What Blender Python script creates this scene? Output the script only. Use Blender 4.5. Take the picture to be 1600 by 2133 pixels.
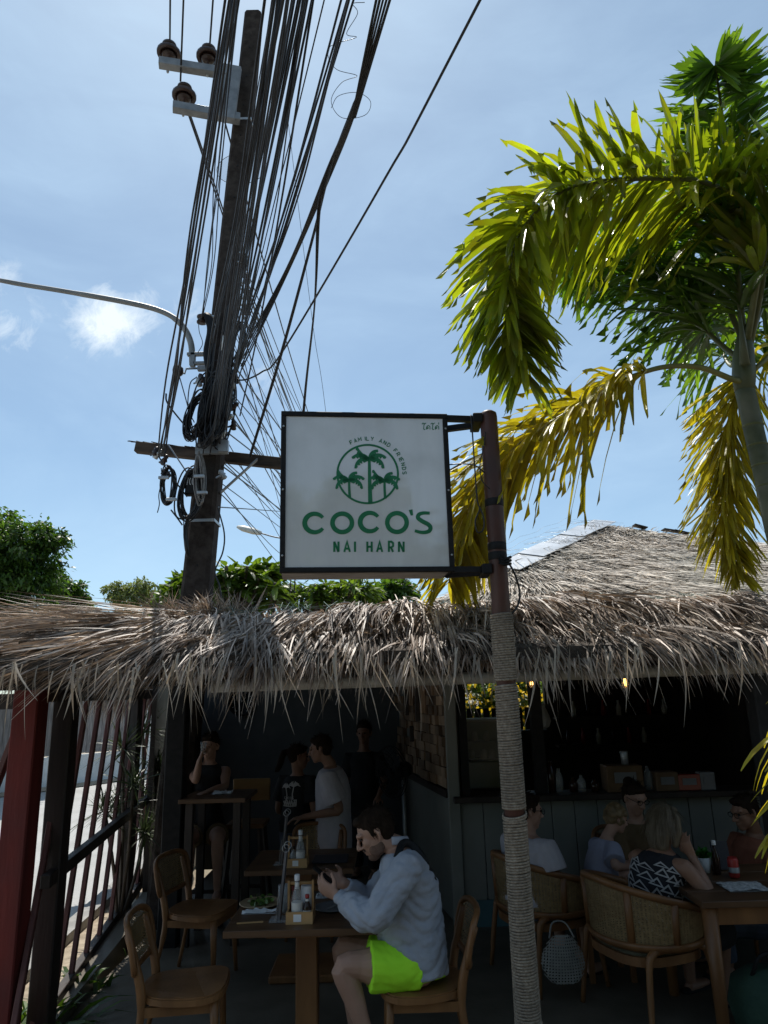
import bpy, bmesh, math, random
import numpy as np
from mathutils import Vector, Matrix, noise as mnoise
R = math.radians
S = bpy.context.scene
for _o in list(bpy.data.objects): bpy.data.objects.remove(_o)
COL = S.collection
RNG = np.random.default_rng(7)
random.seed(7)

# ------------------------------------------------------------ camera
ZC = 1.95                       # eye height above the cafe floor
FPX = 1479.0                    # focal length in pixels of the 1600 x 2133 photograph
PITCH, ROLL = R(14.2), R(1.5)
_f = np.array([0, math.cos(PITCH), math.sin(PITCH)])
_r0 = np.array([1.0, 0, 0]); _u0 = np.array([0, -math.sin(PITCH), math.cos(PITCH)])
_r = math.cos(ROLL)*_r0 - math.sin(ROLL)*_u0
_u = math.sin(ROLL)*_r0 + math.cos(ROLL)*_u0
cam = bpy.data.cameras.new('camera'); camo = bpy.data.objects.new('camera', cam); COL.objects.link(camo)
cam.sensor_fit = 'VERTICAL'; cam.sensor_height = 36.0; cam.lens = 36.0*FPX/2133
cam.clip_start = 0.05; cam.clip_end = 2000
m = Matrix.Identity(4)
for i in range(3):
    m[i][0] = _r[i]; m[i][1] = _u[i]; m[i][2] = -_f[i]
m[2][3] = ZC
camo.matrix_world = m
S.camera = camo
S.render.resolution_x, S.render.resolution_y = 768, 1024

# ------------------------------------------------------------ daylight
SUN_EL, SUN_AZ = R(61), R(-15)      # azimuth from +Y, positive towards +X
S.view_settings.view_transform = 'Standard'; S.view_settings.look = 'None'
S.view_settings.gamma = 1; S.view_settings.use_curve_mapping = False
S.view_settings.exposure = 0.08
SKY_STRENGTH = 0.112
def pdir(px, py):
    d = _f + (px-800)/FPX*_r - (py-1066.5)/FPX*_u
    return d/np.linalg.norm(d)
W = bpy.data.worlds.new('World'); S.world = W; W.use_nodes = True
nt = W.node_tree; nt.nodes.clear()
def N(tree, t, **kw):
    n = tree.nodes.new(t)
    for k, v in kw.items(): setattr(n, k, v)
    return n
def world():
    out = N(nt, 'ShaderNodeOutputWorld'); bg = N(nt, 'ShaderNodeBackground')
    sky = N(nt, 'ShaderNodeTexSky', sky_type='NISHITA')
    sky.sun_disc = False; sky.sun_elevation = SUN_EL; sky.sun_rotation = SUN_AZ
    sky.air_density = 0.85; sky.dust_density = 0.5; sky.ozone_density = 1.3
    bg.inputs['Strength'].default_value = SKY_STRENGTH
    tc = N(nt, 'ShaderNodeTexCoord')
    L = nt.links.new
    def math_(op, a, b=None, c=None, clamp=False):
        n = N(nt, 'ShaderNodeMath', operation=op, use_clamp=clamp)
        for i, v in enumerate((a, b, c)):
            if v is None: continue
            if isinstance(v, (int, float)): n.inputs[i].default_value = v
            else: L(v, n.inputs[i])
        return n.outputs[0]
    def noise_(scale, detail, rough, mapscale=(1, 1, 1), dist=0.0):
        mp = N(nt, 'ShaderNodeMapping'); mp.inputs['Scale'].default_value = mapscale
        L(tc.outputs['Generated'], mp.inputs[0])
        n = N(nt, 'ShaderNodeTexNoise'); n.inputs['Scale'].default_value = scale
        n.inputs['Detail'].default_value = detail; n.inputs['Roughness'].default_value = rough
        n.inputs['Distortion'].default_value = dist
        L(mp.outputs[0], n.inputs['Vector']); return n.outputs['Fac']
    # small cumulus puffs at their compass bearings
    puff = noise_(21, 10, 0.68, dist=0.5)
    dens = None
    for (px, py, rad, amp) in ((225, 668, .058, .95), (285, 650, .045, .72), (165, 705, .035, .6), (20, 690, .05, .6),
                               (65, 650, .04, .42), (-10, 575, .035, .6), (540, 780, .05, .5), (385, 640, .04, .55), (-260, 640, .1, .9), (1900, 760, .09, .8),
                               (2300, 560, .12, .9), (-700, 800, .12, .9)):
        d = pdir(px, py)
        dn = N(nt, 'ShaderNodeVectorMath', operation='DISTANCE'); L(tc.outputs['Generated'], dn.inputs[0])
        dn.inputs[1].default_value = tuple(float(x) for x in d)
        q = math_('DIVIDE', dn.outputs['Value'], rad)
        q = math_('MULTIPLY', math_('POWER', q, 2.0), -1.0)
        b = math_('MULTIPLY', math_('EXPONENT', q), amp)
        dens = b if dens is None else math_('MAXIMUM', dens, b)
    a = math_('MULTIPLY', math_('SUBTRACT', puff, 0.39), 3.4)
    a = math_('SUBTRACT', math_('ADD', math_('MULTIPLY', dens, 1.55), a), 1.02)
    a = math_('MULTIPLY', math_('MULTIPLY', a, 1.0, clamp=True), dens, clamp=True)
    puffs = math_('MULTIPLY', math_('POWER', math_('MULTIPLY', a, 1.25, clamp=True), 1.0), .9)
    # thin high veil
    v1 = noise_(2.2, 6, 0.55, (1.0, 1.0, 2.6), 0.6)
    veil = math_('MULTIPLY', math_('SUBTRACT', v1, 0.40), 2.0, clamp=True)
    v2 = noise_(7.0, 7, 0.6, (1.0, 1.0, 3.0), 0.8)
    veil = math_('ADD', math_('MULTIPLY', veil, math_('ADD', math_('MULTIPLY', v2, .8), .1)), .30)
    mix1 = N(nt, 'ShaderNodeMix', data_type='RGBA'); L(math_('MULTIPLY', veil, .72, clamp=True), mix1.inputs[0])
    tint = N(nt, 'ShaderNodeMix', data_type='RGBA', blend_type='MULTIPLY'); tint.inputs[0].default_value = 1
    L(sky.outputs[0], tint.inputs[6]); tint.inputs[7].default_value = (.93, 1.05, 1.03, 1)
    L(tint.outputs[2], mix1.inputs[6]); mix1.inputs[7].default_value = (5.6, 7.6, 9.5, 1)
    mix2 = N(nt, 'ShaderNodeMix', data_type='RGBA'); L(puffs, mix2.inputs[0])
    L(mix1.outputs[2], mix2.inputs[6]); mix2.inputs[7].default_value = (8.4, 9.2, 9.8, 1)
    L(mix2.outputs[2], bg.inputs['Color']); L(bg.outputs[0], out.inputs[0])
world()
sun = bpy.data.lights.new('sun', 'SUN'); suno = bpy.data.objects.new('sun', sun); COL.objects.link(suno)
sun.energy = 5.0; sun.angle = R(0.53); sun.color = (1.0, 0.95, 0.87)
sdir = Vector((math.sin(SUN_AZ)*math.cos(SUN_EL), math.cos(SUN_AZ)*math.cos(SUN_EL), math.sin(SUN_EL)))
suno.rotation_euler = sdir.to_track_quat('Z', 'Y').to_euler()
suno.location = sdir*60

# ------------------------------------------------------------ geometry helpers
def P(px, py, Y):
    d = _f + (px-800)/FPX*_r - (py-1066.5)/FPX*_u
    return Vector(d*(Y/d[1])) + Vector((0, 0, ZC))
def PZ(px, py, z):
    d = _f + (px-800)/FPX*_r - (py-1066.5)/FPX*_u
    return Vector(d*((z-ZC)/d[2])) + Vector((0, 0, ZC))
def catmull(pts, n=6):
    p = [np.array(q, float) for q in pts]
    if len(p) < 3: return [Vector(q) for q in p]
    p = [2*p[0]-p[1]] + p + [2*p[-1]-p[-2]]
    out = []
    for i in range(1, len(p)-2):
        for k in range(n):
            t = k/n
            a, b, c, d = p[i-1], p[i], p[i+1], p[i+2]
            out.append(Vector(.5*((2*b)+(-a+c)*t+(2*a-5*b+4*c-d)*t*t+(-a+3*b-3*c+d)*t**3)))
    out.append(Vector(p[-2])); return out
def lerp(a, b, t): return a+(b-a)*t

class MB:
    """collects geometry in world (or local) space and links it as ONE mesh object"""
    def __init__(s): s.v = []; s.f = []; s.sm = []; s.mi = []; s.cur = 0
    def add(s, vs, fs, smooth=False):
        o = len(s.v); s.v.extend([tuple(q) for q in vs])
        s.f.extend([tuple(i+o for i in f) for f in fs]); s.sm.extend([smooth]*len(fs)); s.mi.extend([s.cur]*len(fs)); return s
    def box(s, c, size, rot=None, bev=0.0):
        c = Vector(c); hx, hy, hz = (q/2 for q in size)
        if bev > 0:
            b = min(bev, hx*.9, hy*.9, hz*.9); vs = []
            for sx in (-1, 1):
                for sy in (-1, 1):
                    for sz in (-1, 1):
                        vs += [Vector((sx*hx, sy*(hy-b), sz*(hz-b))), Vector((sx*(hx-b), sy*hy, sz*(hz-b))), Vector((sx*(hx-b), sy*(hy-b), sz*hz))]
            def q(sx, sy, sz, k): return ((sx > 0)*4+(sy > 0)*2+(sz > 0))*3+k
            fs = []
            for sg in (-1, 1):
                fx = [q(sg, -1, -1, 0), q(sg, 1, -1, 0), q(sg, 1, 1, 0), q(sg, -1, 1, 0)]
                fy = [q(-1, sg, -1, 1), q(1, sg, -1, 1), q(1, sg, 1, 1), q(-1, sg, 1, 1)]
                fz = [q(-1, -1, sg, 2), q(1, -1, sg, 2), q(1, 1, sg, 2), q(-1, 1, sg, 2)]
                fs += [fx if sg > 0 else fx[::-1], fy[::-1] if sg > 0 else fy, fz if sg > 0 else fz[::-1]]
            for a in (-1, 1):
                for c2 in (-1, 1):
                    e = [q(a, c2, -1, 0), q(a, c2, -1, 1), q(a, c2, 1, 1), q(a, c2, 1, 0)]; fs.append(e if a*c2 > 0 else e[::-1])
                    e = [q(a, -1, c2, 0), q(a, 1, c2, 0), q(a, 1, c2, 2), q(a, -1, c2, 2)]; fs.append(e if a*c2 > 0 else e[::-1])
                    e = [q(-1, a, c2, 1), q(-1, a, c2, 2), q(1, a, c2, 2), q(1, a, c2, 1)]; fs.append(e if a*c2 > 0 else e[::-1])
            for sx in (-1, 1):
                for sy in (-1, 1):
                    for sz in (-1, 1):
                        t = [q(sx, sy, sz, 0), q(sx, sy, sz, 1), q(sx, sy, sz, 2)]; fs.append(t if sx*sy*sz > 0 else t[::-1])
        else:
            vs = [Vector((x, y, z)) for x in (-hx, hx) for y in (-hy, hy) for z in (-hz, hz)]
            fs = [(0, 1, 3, 2), (4, 6, 7, 5), (0, 4, 5, 1), (2, 3, 7, 6), (0, 2, 6, 4), (1, 5, 7, 3)]
        if rot is not None: vs = [rot @ q for q in vs]
        return s.add([q+c for q in vs], fs)
    def bar(s, a, b, w, h, up=(0, 0, 1), bev=0.0):
        a, b = Vector(a), Vector(b); d = b-a; L = d.length; x = d.normalized(); up = Vector(up)
        y = up.cross(x)
        if y.length < 1e-4: y = Vector((0, 1, 0)).cross(x)
        y.normalize(); z = x.cross(y)
        rot = Matrix((x, y, z)).transposed()
        return s.box((a+b)/2, (L, w, h), rot, bev)
    def tube(s, pts, r, n=8, caps=True, smooth=True, r2=None, ref=None, round_=False):
        """tube along pts; r scalar or list; r2 optional second radius (elliptic, along the ref axis)"""
        pts = [Vector(p) for p in pts]; k = len(pts)
        rs = list(r) if hasattr(r, '__len__') else [r]*k
        r2s = rs if r2 is None else (list(r2) if hasattr(r2, '__len__') else [r2]*k)
        if round_:
            d0 = (pts[0]-pts[1]).normalized(); d1 = (pts[-1]-pts[-2]).normalized()
            P0 = []; A0 = []; B0 = []; P1 = []; A1 = []; B1 = []
            m0 = min(rs[0], r2s[0]); m1 = min(rs[-1], r2s[-1])
            for ang in (80, 50, 25):
                P0.append(pts[0]+d0*m0*math.sin(R(ang))); A0.append(rs[0]*math.cos(R(ang))); B0.append(r2s[0]*math.cos(R(ang)))
            for ang in (25, 50, 80):
                P1.append(pts[-1]+d1*m1*math.sin(R(ang))); A1.append(rs[-1]*math.cos(R(ang))); B1.append(r2s[-1]*math.cos(R(ang)))
            pts = P0+pts+P1; rs = A0+rs+A1; r2s = B0+list(r2s)+B1; k = len(pts)
        prev = None; vs = []
        for i in range(k):
            t = (pts[min(i+1, k-1)]-pts[max(i-1, 0)])
            t = t.normalized() if t.length > 1e-9 else Vector((0, 0, 1))
            if ref is not None:
                rf = Vector(ref); x = (rf-t*rf.dot(t))
                if x.length < 1e-5: x = t.orthogonal()
            elif prev is None: x = t.orthogonal()
            else:
                x = prev-t*prev.dot(t)
                if x.length < 1e-6: x = t.orthogonal()
            x.normalize(); prev = x; y = t.cross(x)
            for j in range(n):
                a = 2*math.pi*j/n
                vs.append(pts[i]+x*(math.cos(a)*rs[i])+y*(math.sin(a)*r2s[i]))
        fs = []
        for i in range(k-1):
            for j in range(n):
                j2 = (j+1) % n; fs.append((i*n+j, i*n+j2, (i+1)*n+j2, (i+1)*n+j))
        o = len(s.v); s.add(vs, fs, smooth)
        if caps:
            s.add([], [])
            s.f.append(tuple(o+j for j in range(n))[::-1]); s.f.append(tuple(o+(k-1)*n+j for j in range(n))); s.sm += [False]*2; s.mi += [s.cur]*2
        return s
    def lathe(s, prof, c, n=16, axis=(0, 0, 1), smooth=True):
        """profile [(radius, height)...] turned about axis through c"""
        c = Vector(c); z = Vector(axis).normalized(); x = z.orthogonal().normalized(); y = z.cross(x); vs = []; k = len(prof)
        for (r, h) in prof:
            for j in range(n):
                a = 2*math.pi*j/n; vs.append(c+z*h+x*(r*math.cos(a))+y*(r*math.sin(a)))
        fs = [(i*n+j, i*n+(j+1) % n, (i+1)*n+(j+1) % n, (i+1)*n+j) for i in range(k-1) for j in range(n)]
        o = len(s.v); s.add(vs, fs, smooth)
        if prof[0][0] > 1e-4: s.f.append(tuple(o+j for j in range(n))[::-1]); s.sm.append(False); s.mi.append(s.cur)
        if prof[-1][0] > 1e-4: s.f.append(tuple(o+(k-1)*n+j for j in range(n))); s.sm.append(False); s.mi.append(s.cur)
        return s
    def ell(s, c, r, rot=None, n=14, k=9):
        c = Vector(c); vs = []
        for i in range(k):
            th = math.pi*(i+.5)/k
            for j in range(n):
                a = 2*math.pi*j/n
                q = Vector((r[0]*math.sin(th)*math.cos(a), r[1]*math.sin(th)*math.sin(a), r[2]*math.cos(th)))
                vs.append((rot @ q if rot is not None else q)+c)
        fs = [(i*n+j, (i+1)*n+j, (i+1)*n+(j+1) % n, i*n+(j+1) % n) for i in range(k-1) for j in range(n)]
        fs += [tuple(range(n)), tuple((k-1)*n+j for j in range(n))[::-1]]
        return s.add(vs, fs, True)
    def poly(s, pts, ext=None):
        """flat polygon; with ext (a vector) a prism"""
        pts = [Vector(p) for p in pts]; n = len(pts)
        if ext is None: return s.add(pts, [tuple(range(n))])
        e = Vector(ext); vs = pts+[p+e for p in pts]
        fs = [tuple(range(n))[::-1], tuple(range(n, 2*n))]+[(i, (i+1) % n, n+(i+1) % n, n+i) for i in range(n)]
        return s.add(vs, fs)
    def strip(s, pts, widths, side, smooth=False, fold=0.0, up=None):
        """a blade: quads along pts; side = width direction(s)"""
        n = len(pts); vs = []
        for i in range(n):
            sd = Vector(side[i] if hasattr(side[0], '__len__') else side)
            w = widths[i]/2
            vs += [Vector(pts[i])-sd*w, Vector(pts[i])+sd*w]
        return s.add(vs, [(2*i, 2*i+1, 2*i+3, 2*i+2) for i in range(n-1)], smooth)
    def mesh(s, name, org=Vector((0, 0, 0))):
        me = bpy.data.meshes.new(name)
        v = np.array(s.v, dtype=np.float64).reshape(-1, 3)-np.array(org)
        me.from_pydata(v.tolist(), [], s.f)
        me.polygons.foreach_set('use_smooth', s.sm)
        if any(s.mi): me.polygons.foreach_set('material_index', s.mi)
        me.update(); return me
    def build(s, name, mats, parent=None):
        org = origin(parent)
        me = s.mesh(name, org)
        for q in (mats if isinstance(mats, (list, tuple)) else [mats]): me.materials.append(q)
        return link(name, me, parent)

def origin(o):
    v = Vector((0, 0, 0))
    while o is not None: v = v+o.location; o = o.parent
    return v
def link(name, data, parent=None):
    o = bpy.data.objects.new(name, data); COL.objects.link(o)
    if parent is not None: o.parent = parent
    return o
def fastmesh(name, V, F, mats, parent=None, smooth=False):
    """V (n,3) world, F (m,k) ints; numpy-fast"""
    V = np.asarray(V, float)-np.array(origin(parent)); F = np.asarray(F, np.int32)
    me = bpy.data.meshes.new(name); k = F.shape[1]
    me.vertices.add(len(V)); me.vertices.foreach_set('co', V.ravel())
    me.loops.add(F.size); me.loops.foreach_set('vertex_index', F.ravel())
    me.polygons.add(len(F)); me.polygons.foreach_set('loop_start', np.arange(len(F), dtype=np.int32)*k)
    me.polygons.foreach_set('use_smooth', np.full(len(F), smooth))
    me.update(calc_edges=True); me.validate()
    for q in (mats if isinstance(mats, (list, tuple)) else [mats]): me.materials.append(q)
    return link(name, me, parent)
def tag(o, label=None, cat=None, group=None, kind=None):
    if label: o['label'] = label
    if cat: o['category'] = cat
    if group: o['group'] = group
    if kind: o['kind'] = kind
    return o
def thing(name, label, cat, loc=(0, 0, 0), group=None):
    o = bpy.data.objects.new(name, None); o.empty_display_size = .1; COL.objects.link(o); o.location = Vector(loc)
    return tag(o, label, cat, group)
def struct(o): o['kind'] = 'structure'; return o
def stuff(o): o['kind'] = 'stuff'; return o
def dup(root, loc, rz=0.0, label=None, scale=None):
    r = root.copy(); COL.objects.link(r); r.location = Vector(loc); r.rotation_euler = (0, 0, rz)
    if scale: r.scale = (scale,)*3
    if label: r['label'] = label
    for ch in list(root.children):
        c = ch.copy(); COL.objects.link(c); c.parent = r
        for g in ch.children:
            d = g.copy(); COL.objects.link(d); d.parent = c
    return r
def blades(name, root, d, side, length, width, mats, parent=None, droop=0.0, seg=3, curl=None, taper=(.6, 1, .8, .08), jag=None):
    """numpy: many blades. root (n,3), d unit dirs (n,3), side unit (n,3), length (n,), width (n,); droop = bend towards -z"""
    root = np.asarray(root); n = len(root); ts = np.linspace(0, 1, seg+1)
    dr = droop if hasattr(droop, '__len__') else np.full(n, droop)
    V = np.zeros((n, seg+1, 2, 3))
    for i, t in enumerate(ts):
        c = root+d*(length*t)[:, None]
        c[:, 2] -= dr*length*t*t
        if curl is not None: c += curl*((length*t*t)[:, None])
        w = width*np.interp(t, np.linspace(0, 1, len(taper)), taper)/2
        V[:, i, 0] = c-side*w[:, None]; V[:, i, 1] = c+side*w[:, None]
    V = V.reshape(-1, 3); base = (np.arange(n)*(seg+1)*2)[:, None]; F = []
    for i in range(seg): F.append(base+np.array([2*i, 2*i+1, 2*i+3, 2*i+2]))
    F = np.stack(F, 1).reshape(-1, 4)
    return fastmesh(name, V, F, mats, parent)
def unit(a): return a/np.maximum(np.linalg.norm(a, axis=-1, keepdims=True), 1e-9)

# ------------------------------------------------------------ materials
MATS = {}
def mat(name, c1, c2=None, scale=8.0, rough=.6, bump=0.0, bscale=None, stretch=(1, 1, 1), spec=.5, metal=0.0, detail=5,
        c3=None, island=0.0, transl=0.0, tcol=None, coord='Object', contrast=(.35, .65), coat=0.0, alpha=1.0, ior=1.45, trans=0.0, emit=None, estr=0.0, dirt=None):
    if name in MATS: return MATS[name]
    m_ = bpy.data.materials.new(name); m_.use_nodes = True; t = m_.node_tree; L = t.links.new
    b = t.nodes['Principled BSDF']; out = t.nodes['Material Output']
    b.inputs['Roughness'].default_value = rough; b.inputs['Metallic'].default_value = metal
    b.inputs['Specular IOR Level'].default_value = spec; b.inputs['IOR'].default_value = ior
    b.inputs['Transmission Weight'].default_value = trans; b.inputs['Coat Weight'].default_value = coat
    if emit: b.inputs['Emission Color'].default_value = (*emit, 1); b.inputs['Emission Strength'].default_value = estr
    c2 = c2 or c1
    tc = N(t, 'ShaderNodeTexCoord'); mp = N(t, 'ShaderNodeMapping'); mp.inputs['Scale'].default_value = stretch
    L(tc.outputs[coord], mp.inputs[0])
    nz = N(t, 'ShaderNodeTexNoise'); nz.inputs['Scale'].default_value = scale; nz.inputs['Detail'].default_value = detail
    nz.inputs['Roughness'].default_value = .6
    L(mp.outputs[0], nz.inputs['Vector'])
    rp = N(t, 'ShaderNodeValToRGB'); L(nz.outputs['Fac'], rp.inputs[0])
    rp.color_ramp.elements[0].position = contrast[0]; rp.color_ramp.elements[0].color = (*c1, 1)
    rp.color_ramp.elements[1].position = contrast[1]; rp.color_ramp.elements[1].color = (*c2, 1)
    if c3:
        e = rp.color_ramp.elements.new(.5*(contrast[0]+contrast[1])); e.color = (*c3, 1)
    col = rp.outputs[0]
    if dirt:    # larger stains: (colour, scale, amount)
        n2 = N(t, 'ShaderNodeTexNoise'); n2.inputs['Scale'].default_value = dirt[1]; n2.inputs['Detail'].default_value = 7
        L(tc.outputs[coord], n2.inputs['Vector'])
        r2 = N(t, 'ShaderNodeMapRange'); r2.inputs[1].default_value = .46; r2.inputs[2].default_value = .72; r2.inputs[4].default_value = dirt[2]
        L(n2.outputs['Fac'], r2.inputs[0])
        mx = N(t, 'ShaderNodeMix', data_type='RGBA'); L(r2.outputs[0], mx.inputs[0]); L(col, mx.inputs[6]); mx.inputs[7].default_value = (*dirt[0], 1)
        col = mx.outputs[2]
    if island > 0:
        g = N(t, 'ShaderNodeNewGeometry'); oi = N(t, 'ShaderNodeObjectInfo')
        ad = N(t, 'ShaderNodeMath', operation='ADD'); L(g.outputs['Random Per Island'], ad.inputs[0]); L(oi.outputs['Random'], ad.inputs[1])
        fr = N(t, 'ShaderNodeMath', operation='FRACT'); L(ad.outputs[0], fr.inputs[0])
        mr = N(t, 'ShaderNodeMapRange'); mr.inputs[3].default_value = 1-island; mr.inputs[4].default_value = 1+island
        L(fr.outputs[0], mr.inputs[0])
        vm = N(t, 'ShaderNodeVectorMath', operation='SCALE'); L(col, vm.inputs[0]); L(mr.outputs[0], vm.inputs['Scale'])
        col = vm.outputs[0]
    L(col, b.inputs['Base Color'])
    sh = b.outputs[0]
    if bump > 0:
        n3 = N(t, 'ShaderNodeTexNoise'); n3.inputs['Scale'].default_value = bscale or scale*3; n3.inputs['Detail'].default_value = 6
        L(mp.outputs[0], n3.inputs['Vector'])
        bp = N(t, 'ShaderNodeBump'); bp.inputs['Strength'].default_value = bump; bp.inputs['Distance'].default_value = .01
        L(n3.outputs['Fac'], bp.inputs['Height']); L(bp.outputs[0], b.inputs['Normal'])
    if transl > 0:
        tr = N(t, 'ShaderNodeBsdfTranslucent')
        if tcol:
            mm = N(t, 'ShaderNodeMix', data_type='RGBA', blend_type='MULTIPLY'); mm.inputs[0].default_value = 1
            L(col, mm.inputs[6]); mm.inputs[7].default_value = (*tcol, 1); L(mm.outputs[2], tr.inputs[0])
        else: L(col, tr.inputs[0])
        ms = N(t, 'ShaderNodeMixShader'); ms.inputs[0].default_value = transl
        L(sh, ms.inputs[1]); L(tr.outputs[0], ms.inputs[2]); sh = ms.outputs[0]
    if alpha < 1:
        tp = N(t, 'ShaderNodeBsdfTransparent'); ms = N(t, 'ShaderNodeMixShader'); ms.inputs[0].default_value = alpha
        L(tp.outputs[0], ms.inputs[1]); L(sh, ms.inputs[2]); sh = ms.outputs[0]
    L(sh, out.inputs['Surface'])
    MATS[name] = m_; return m_
# ============================================================ THE SETTING
M_earth = mat('earth', (.20, .16, .115), (.33, .28, .21), 3, .95, .5, 30, dirt=((.10, .11, .05), .8, .6))
M_road = mat('road_surface', (.32, .32, .31), (.44, .435, .42), 60, .85, .35, 160, dirt=((.26, .255, .245), 1.3, .5))
M_fore = mat('forecourt_asphalt', (.12, .095, .068), (.165, .132, .096), 60, .9, .35, 160, dirt=((.085, .068, .05), 1.3, .5))
M_sand = mat('sandy_verge', (.42, .35, .26), (.27, .22, .16), 14, .95, .6, 60)
M_conc = mat('concrete', (.23, .225, .215), (.33, .32, .30), 9, .8, .25, 60, dirt=((.13, .125, .12), 2.2, .6))
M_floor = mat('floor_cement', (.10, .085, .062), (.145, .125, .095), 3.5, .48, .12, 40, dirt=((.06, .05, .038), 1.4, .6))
M_white = mat('white_plaster', (.66, .67, .66), (.78, .78, .76), 3, .8, .2, 30, dirt=((.42, .42, .40), 1.2, .5))
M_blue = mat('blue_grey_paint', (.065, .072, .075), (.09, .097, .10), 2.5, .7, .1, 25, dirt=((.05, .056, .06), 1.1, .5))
M_teal = mat('teal_white_board', (.19, .19, .165), (.235, .235, .205), 2.2, .6, .08, 25, dirt=((.10, .125, .125), .9, .6))
M_teald = mat('deep_teal_paint', (.05, .12, .14), (.07, .15, .165), 2.5, .6, .08, 20)
M_greyp = mat('weathered_boards', (.16, .15, .145), (.29, .27, .26), 6, .85, .4, 30, stretch=(3, 3, .5))
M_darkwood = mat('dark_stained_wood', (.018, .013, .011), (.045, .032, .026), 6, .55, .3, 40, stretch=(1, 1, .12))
M_redpaint = mat('red_painted_wood', (.10, .011, .008), (.165, .019, .013), 7, .75, .35, 35, stretch=(1, 1, .15), dirt=((.07, .02, .02), 3, .5))
M_slat = mat('red_brown_slat', (.10, .035, .03), (.19, .075, .06), 8, .6, .3, 35, stretch=(1, 1, .12), dirt=((.05, .025, .022), 4, .6))
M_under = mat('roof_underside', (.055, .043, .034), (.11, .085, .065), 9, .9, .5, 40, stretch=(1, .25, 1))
M_thatch = mat('thatch', (.22, .17, .135), (.60, .505, .42), 5, .52, 0, island=.68, spec=.6, transl=.14, tcol=(1, .85, .65), c3=(.36, .285, .23))
M_thatchleaf = mat('thatch_leaf', (.30, .25, .20), (.48, .42, .345), 7, .65, .2, 60, island=.4, transl=.22, tcol=(1, .85, .62), stretch=(1, 1, .15))
M_thatchbase = mat('thatch_base', (.035, .027, .021), (.09, .072, .058), 14, .95, .8, 60)  # bed colour darkened so gaps between the thatch tiers look shadowed
M_thatchhut = mat('hut_thatch', (.50, .45, .395), (.70, .635, .56), 2.2, .85, 0, island=.45, spec=.25, dirt=((.40, .42, .38), .9, .5))
M_zinc = mat('zinc_sheet', (.48, .50, .52), (.62, .64, .66), 5, .38, .1, 20, metal=.75, dirt=((.3, .3, .3), 3, .5))
M_wire = mat('netting_wire', (.10, .17, .14), (.16, .24, .2), 20, .6)
M_blackm = mat('black_paint', (.010, .010, .0105), (.018, .017, .017), 20, .6, .08, 80, spec=.25)
M_steel = mat('galvanised_steel', (.36, .38, .40), (.48, .50, .51), 12, .45, .1, 60, metal=.6, dirt=((.2, .2, .2), 6, .5))

# ---- ground, street
def sheet(name, pts, z, m_, sub=0):
    b = MB(); b.add([(x, y, z) for x, y in pts], [tuple(range(len(pts)))]); return struct(b.build(name, m_))
sheet('ground', [(-900, -900), (900, -900), (900, 900), (-900, 900)], -.14, M_earth)
sheet('road', [(-3.35, -40), (-3.05, 2), (-2.95, 6), (-3.2, 9.5), (-4.2, 14.5), (-4.2, 20.5), (-2, 25), (-5.2, 22.2), (-7.35, 18.4), (-10.2, 14.5), (-12.5, 6), (-13, -40)], -.10, M_road)
sheet('forecourt', [(-3.0, -40), (8, -40), (8, 3.72), (-2.72, 3.72)], -.096, M_fore)
b = MB()
kp = [(-3.32, -20), (-3.0, 2), (-2.9, 6), (-3.15, 9.5), (-4.15, 14.5)]
for (x0, y0), (x1, y1) in zip(kp[:-1], kp[1:]): b.bar((x0+.06, y0, -.07), (x1+.06, y1, -.07), .16, .12)
struct(b.build('kerb', M_conc))
sheet('verge', [(-2.84, 3.9), (-2.1, 3.9), (-2.2, 5.4), (-2.9, 14), (-4.0, 14.3), (-3.0, 9.5), (-2.78, 6)], -.092, M_sand)
sheet('far_verge', [(-10.3, 14.6), (-7.4, 18.45), (-5.2, 22.3), (-5.6, 22.9), (-7.9, 19.0), (-10.8, 15.2)], -.09, M_sand)
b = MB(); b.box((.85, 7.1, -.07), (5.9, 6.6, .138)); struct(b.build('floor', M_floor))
b = MB(); b.bar((-2.04, 3.95, -.02), (-2.6, 9.9, -.02), .16, .23); struct(b.build('floor_edge', M_floor))

# ---- wall across the street: white pillars, rendered base, board panels
def street_wall():
    pts = [(-11.6, 14.6), (-10.0, 16.6), (-8.35, 18.75), (-6.9, 20.7), (-5.5, 22.7)]
    t = thing('street_wall', 'white plastered street wall with grey board panels across the road', 'wall', (-8, 19, -.12))
    for i, (p, q) in enumerate(zip(pts[:-1], pts[1:])):
        p, q = Vector((*p, 0)), Vector((*q, 0)); d = (q-p).normalized(); L = (q-p).length
        b = MB(); b.bar(p+Vector((0, 0, .22)), q+Vector((0, 0, .22)), .2, .72); b.build('wall_base', M_white, t)
        n = int(L/.155)
        for k in range(n):
            c = p+d*(.2+(L-.4)*(k+.5)/n)+Vector((0, 0, 1.36+random.uniform(-.02, .02)))
            bb = MB(); bb.box(c, ((L-.4)/n-.012, .03, 1.5), Matrix.Rotation(math.atan2(d.y, d.x), 3, 'Z')); bb.build('plank', M_greyp, t)
    for p in pts:
        b = MB(); b.box((p[0], p[1], 1.0), (.36, .36, 2.3), Matrix.Rotation(R(53), 3, 'Z'), .015); b.box((p[0], p[1], 2.2), (.46, .46, .1), Matrix.Rotation(R(53), 3, 'Z'), .01); b.build('pillar', M_white, t)
street_wall()

# ---- the cafe building
cafe = thing('cafe_building', 'open fronted cafe building with blue grey back wall and kitchen counter', 'building', (.8, 7.5, 0))
b = MB(); b.box((-.985, 9.06, 1.21), (2.63, .12, 2.42)); b.build('back_wall', M_blue, cafe)
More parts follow.
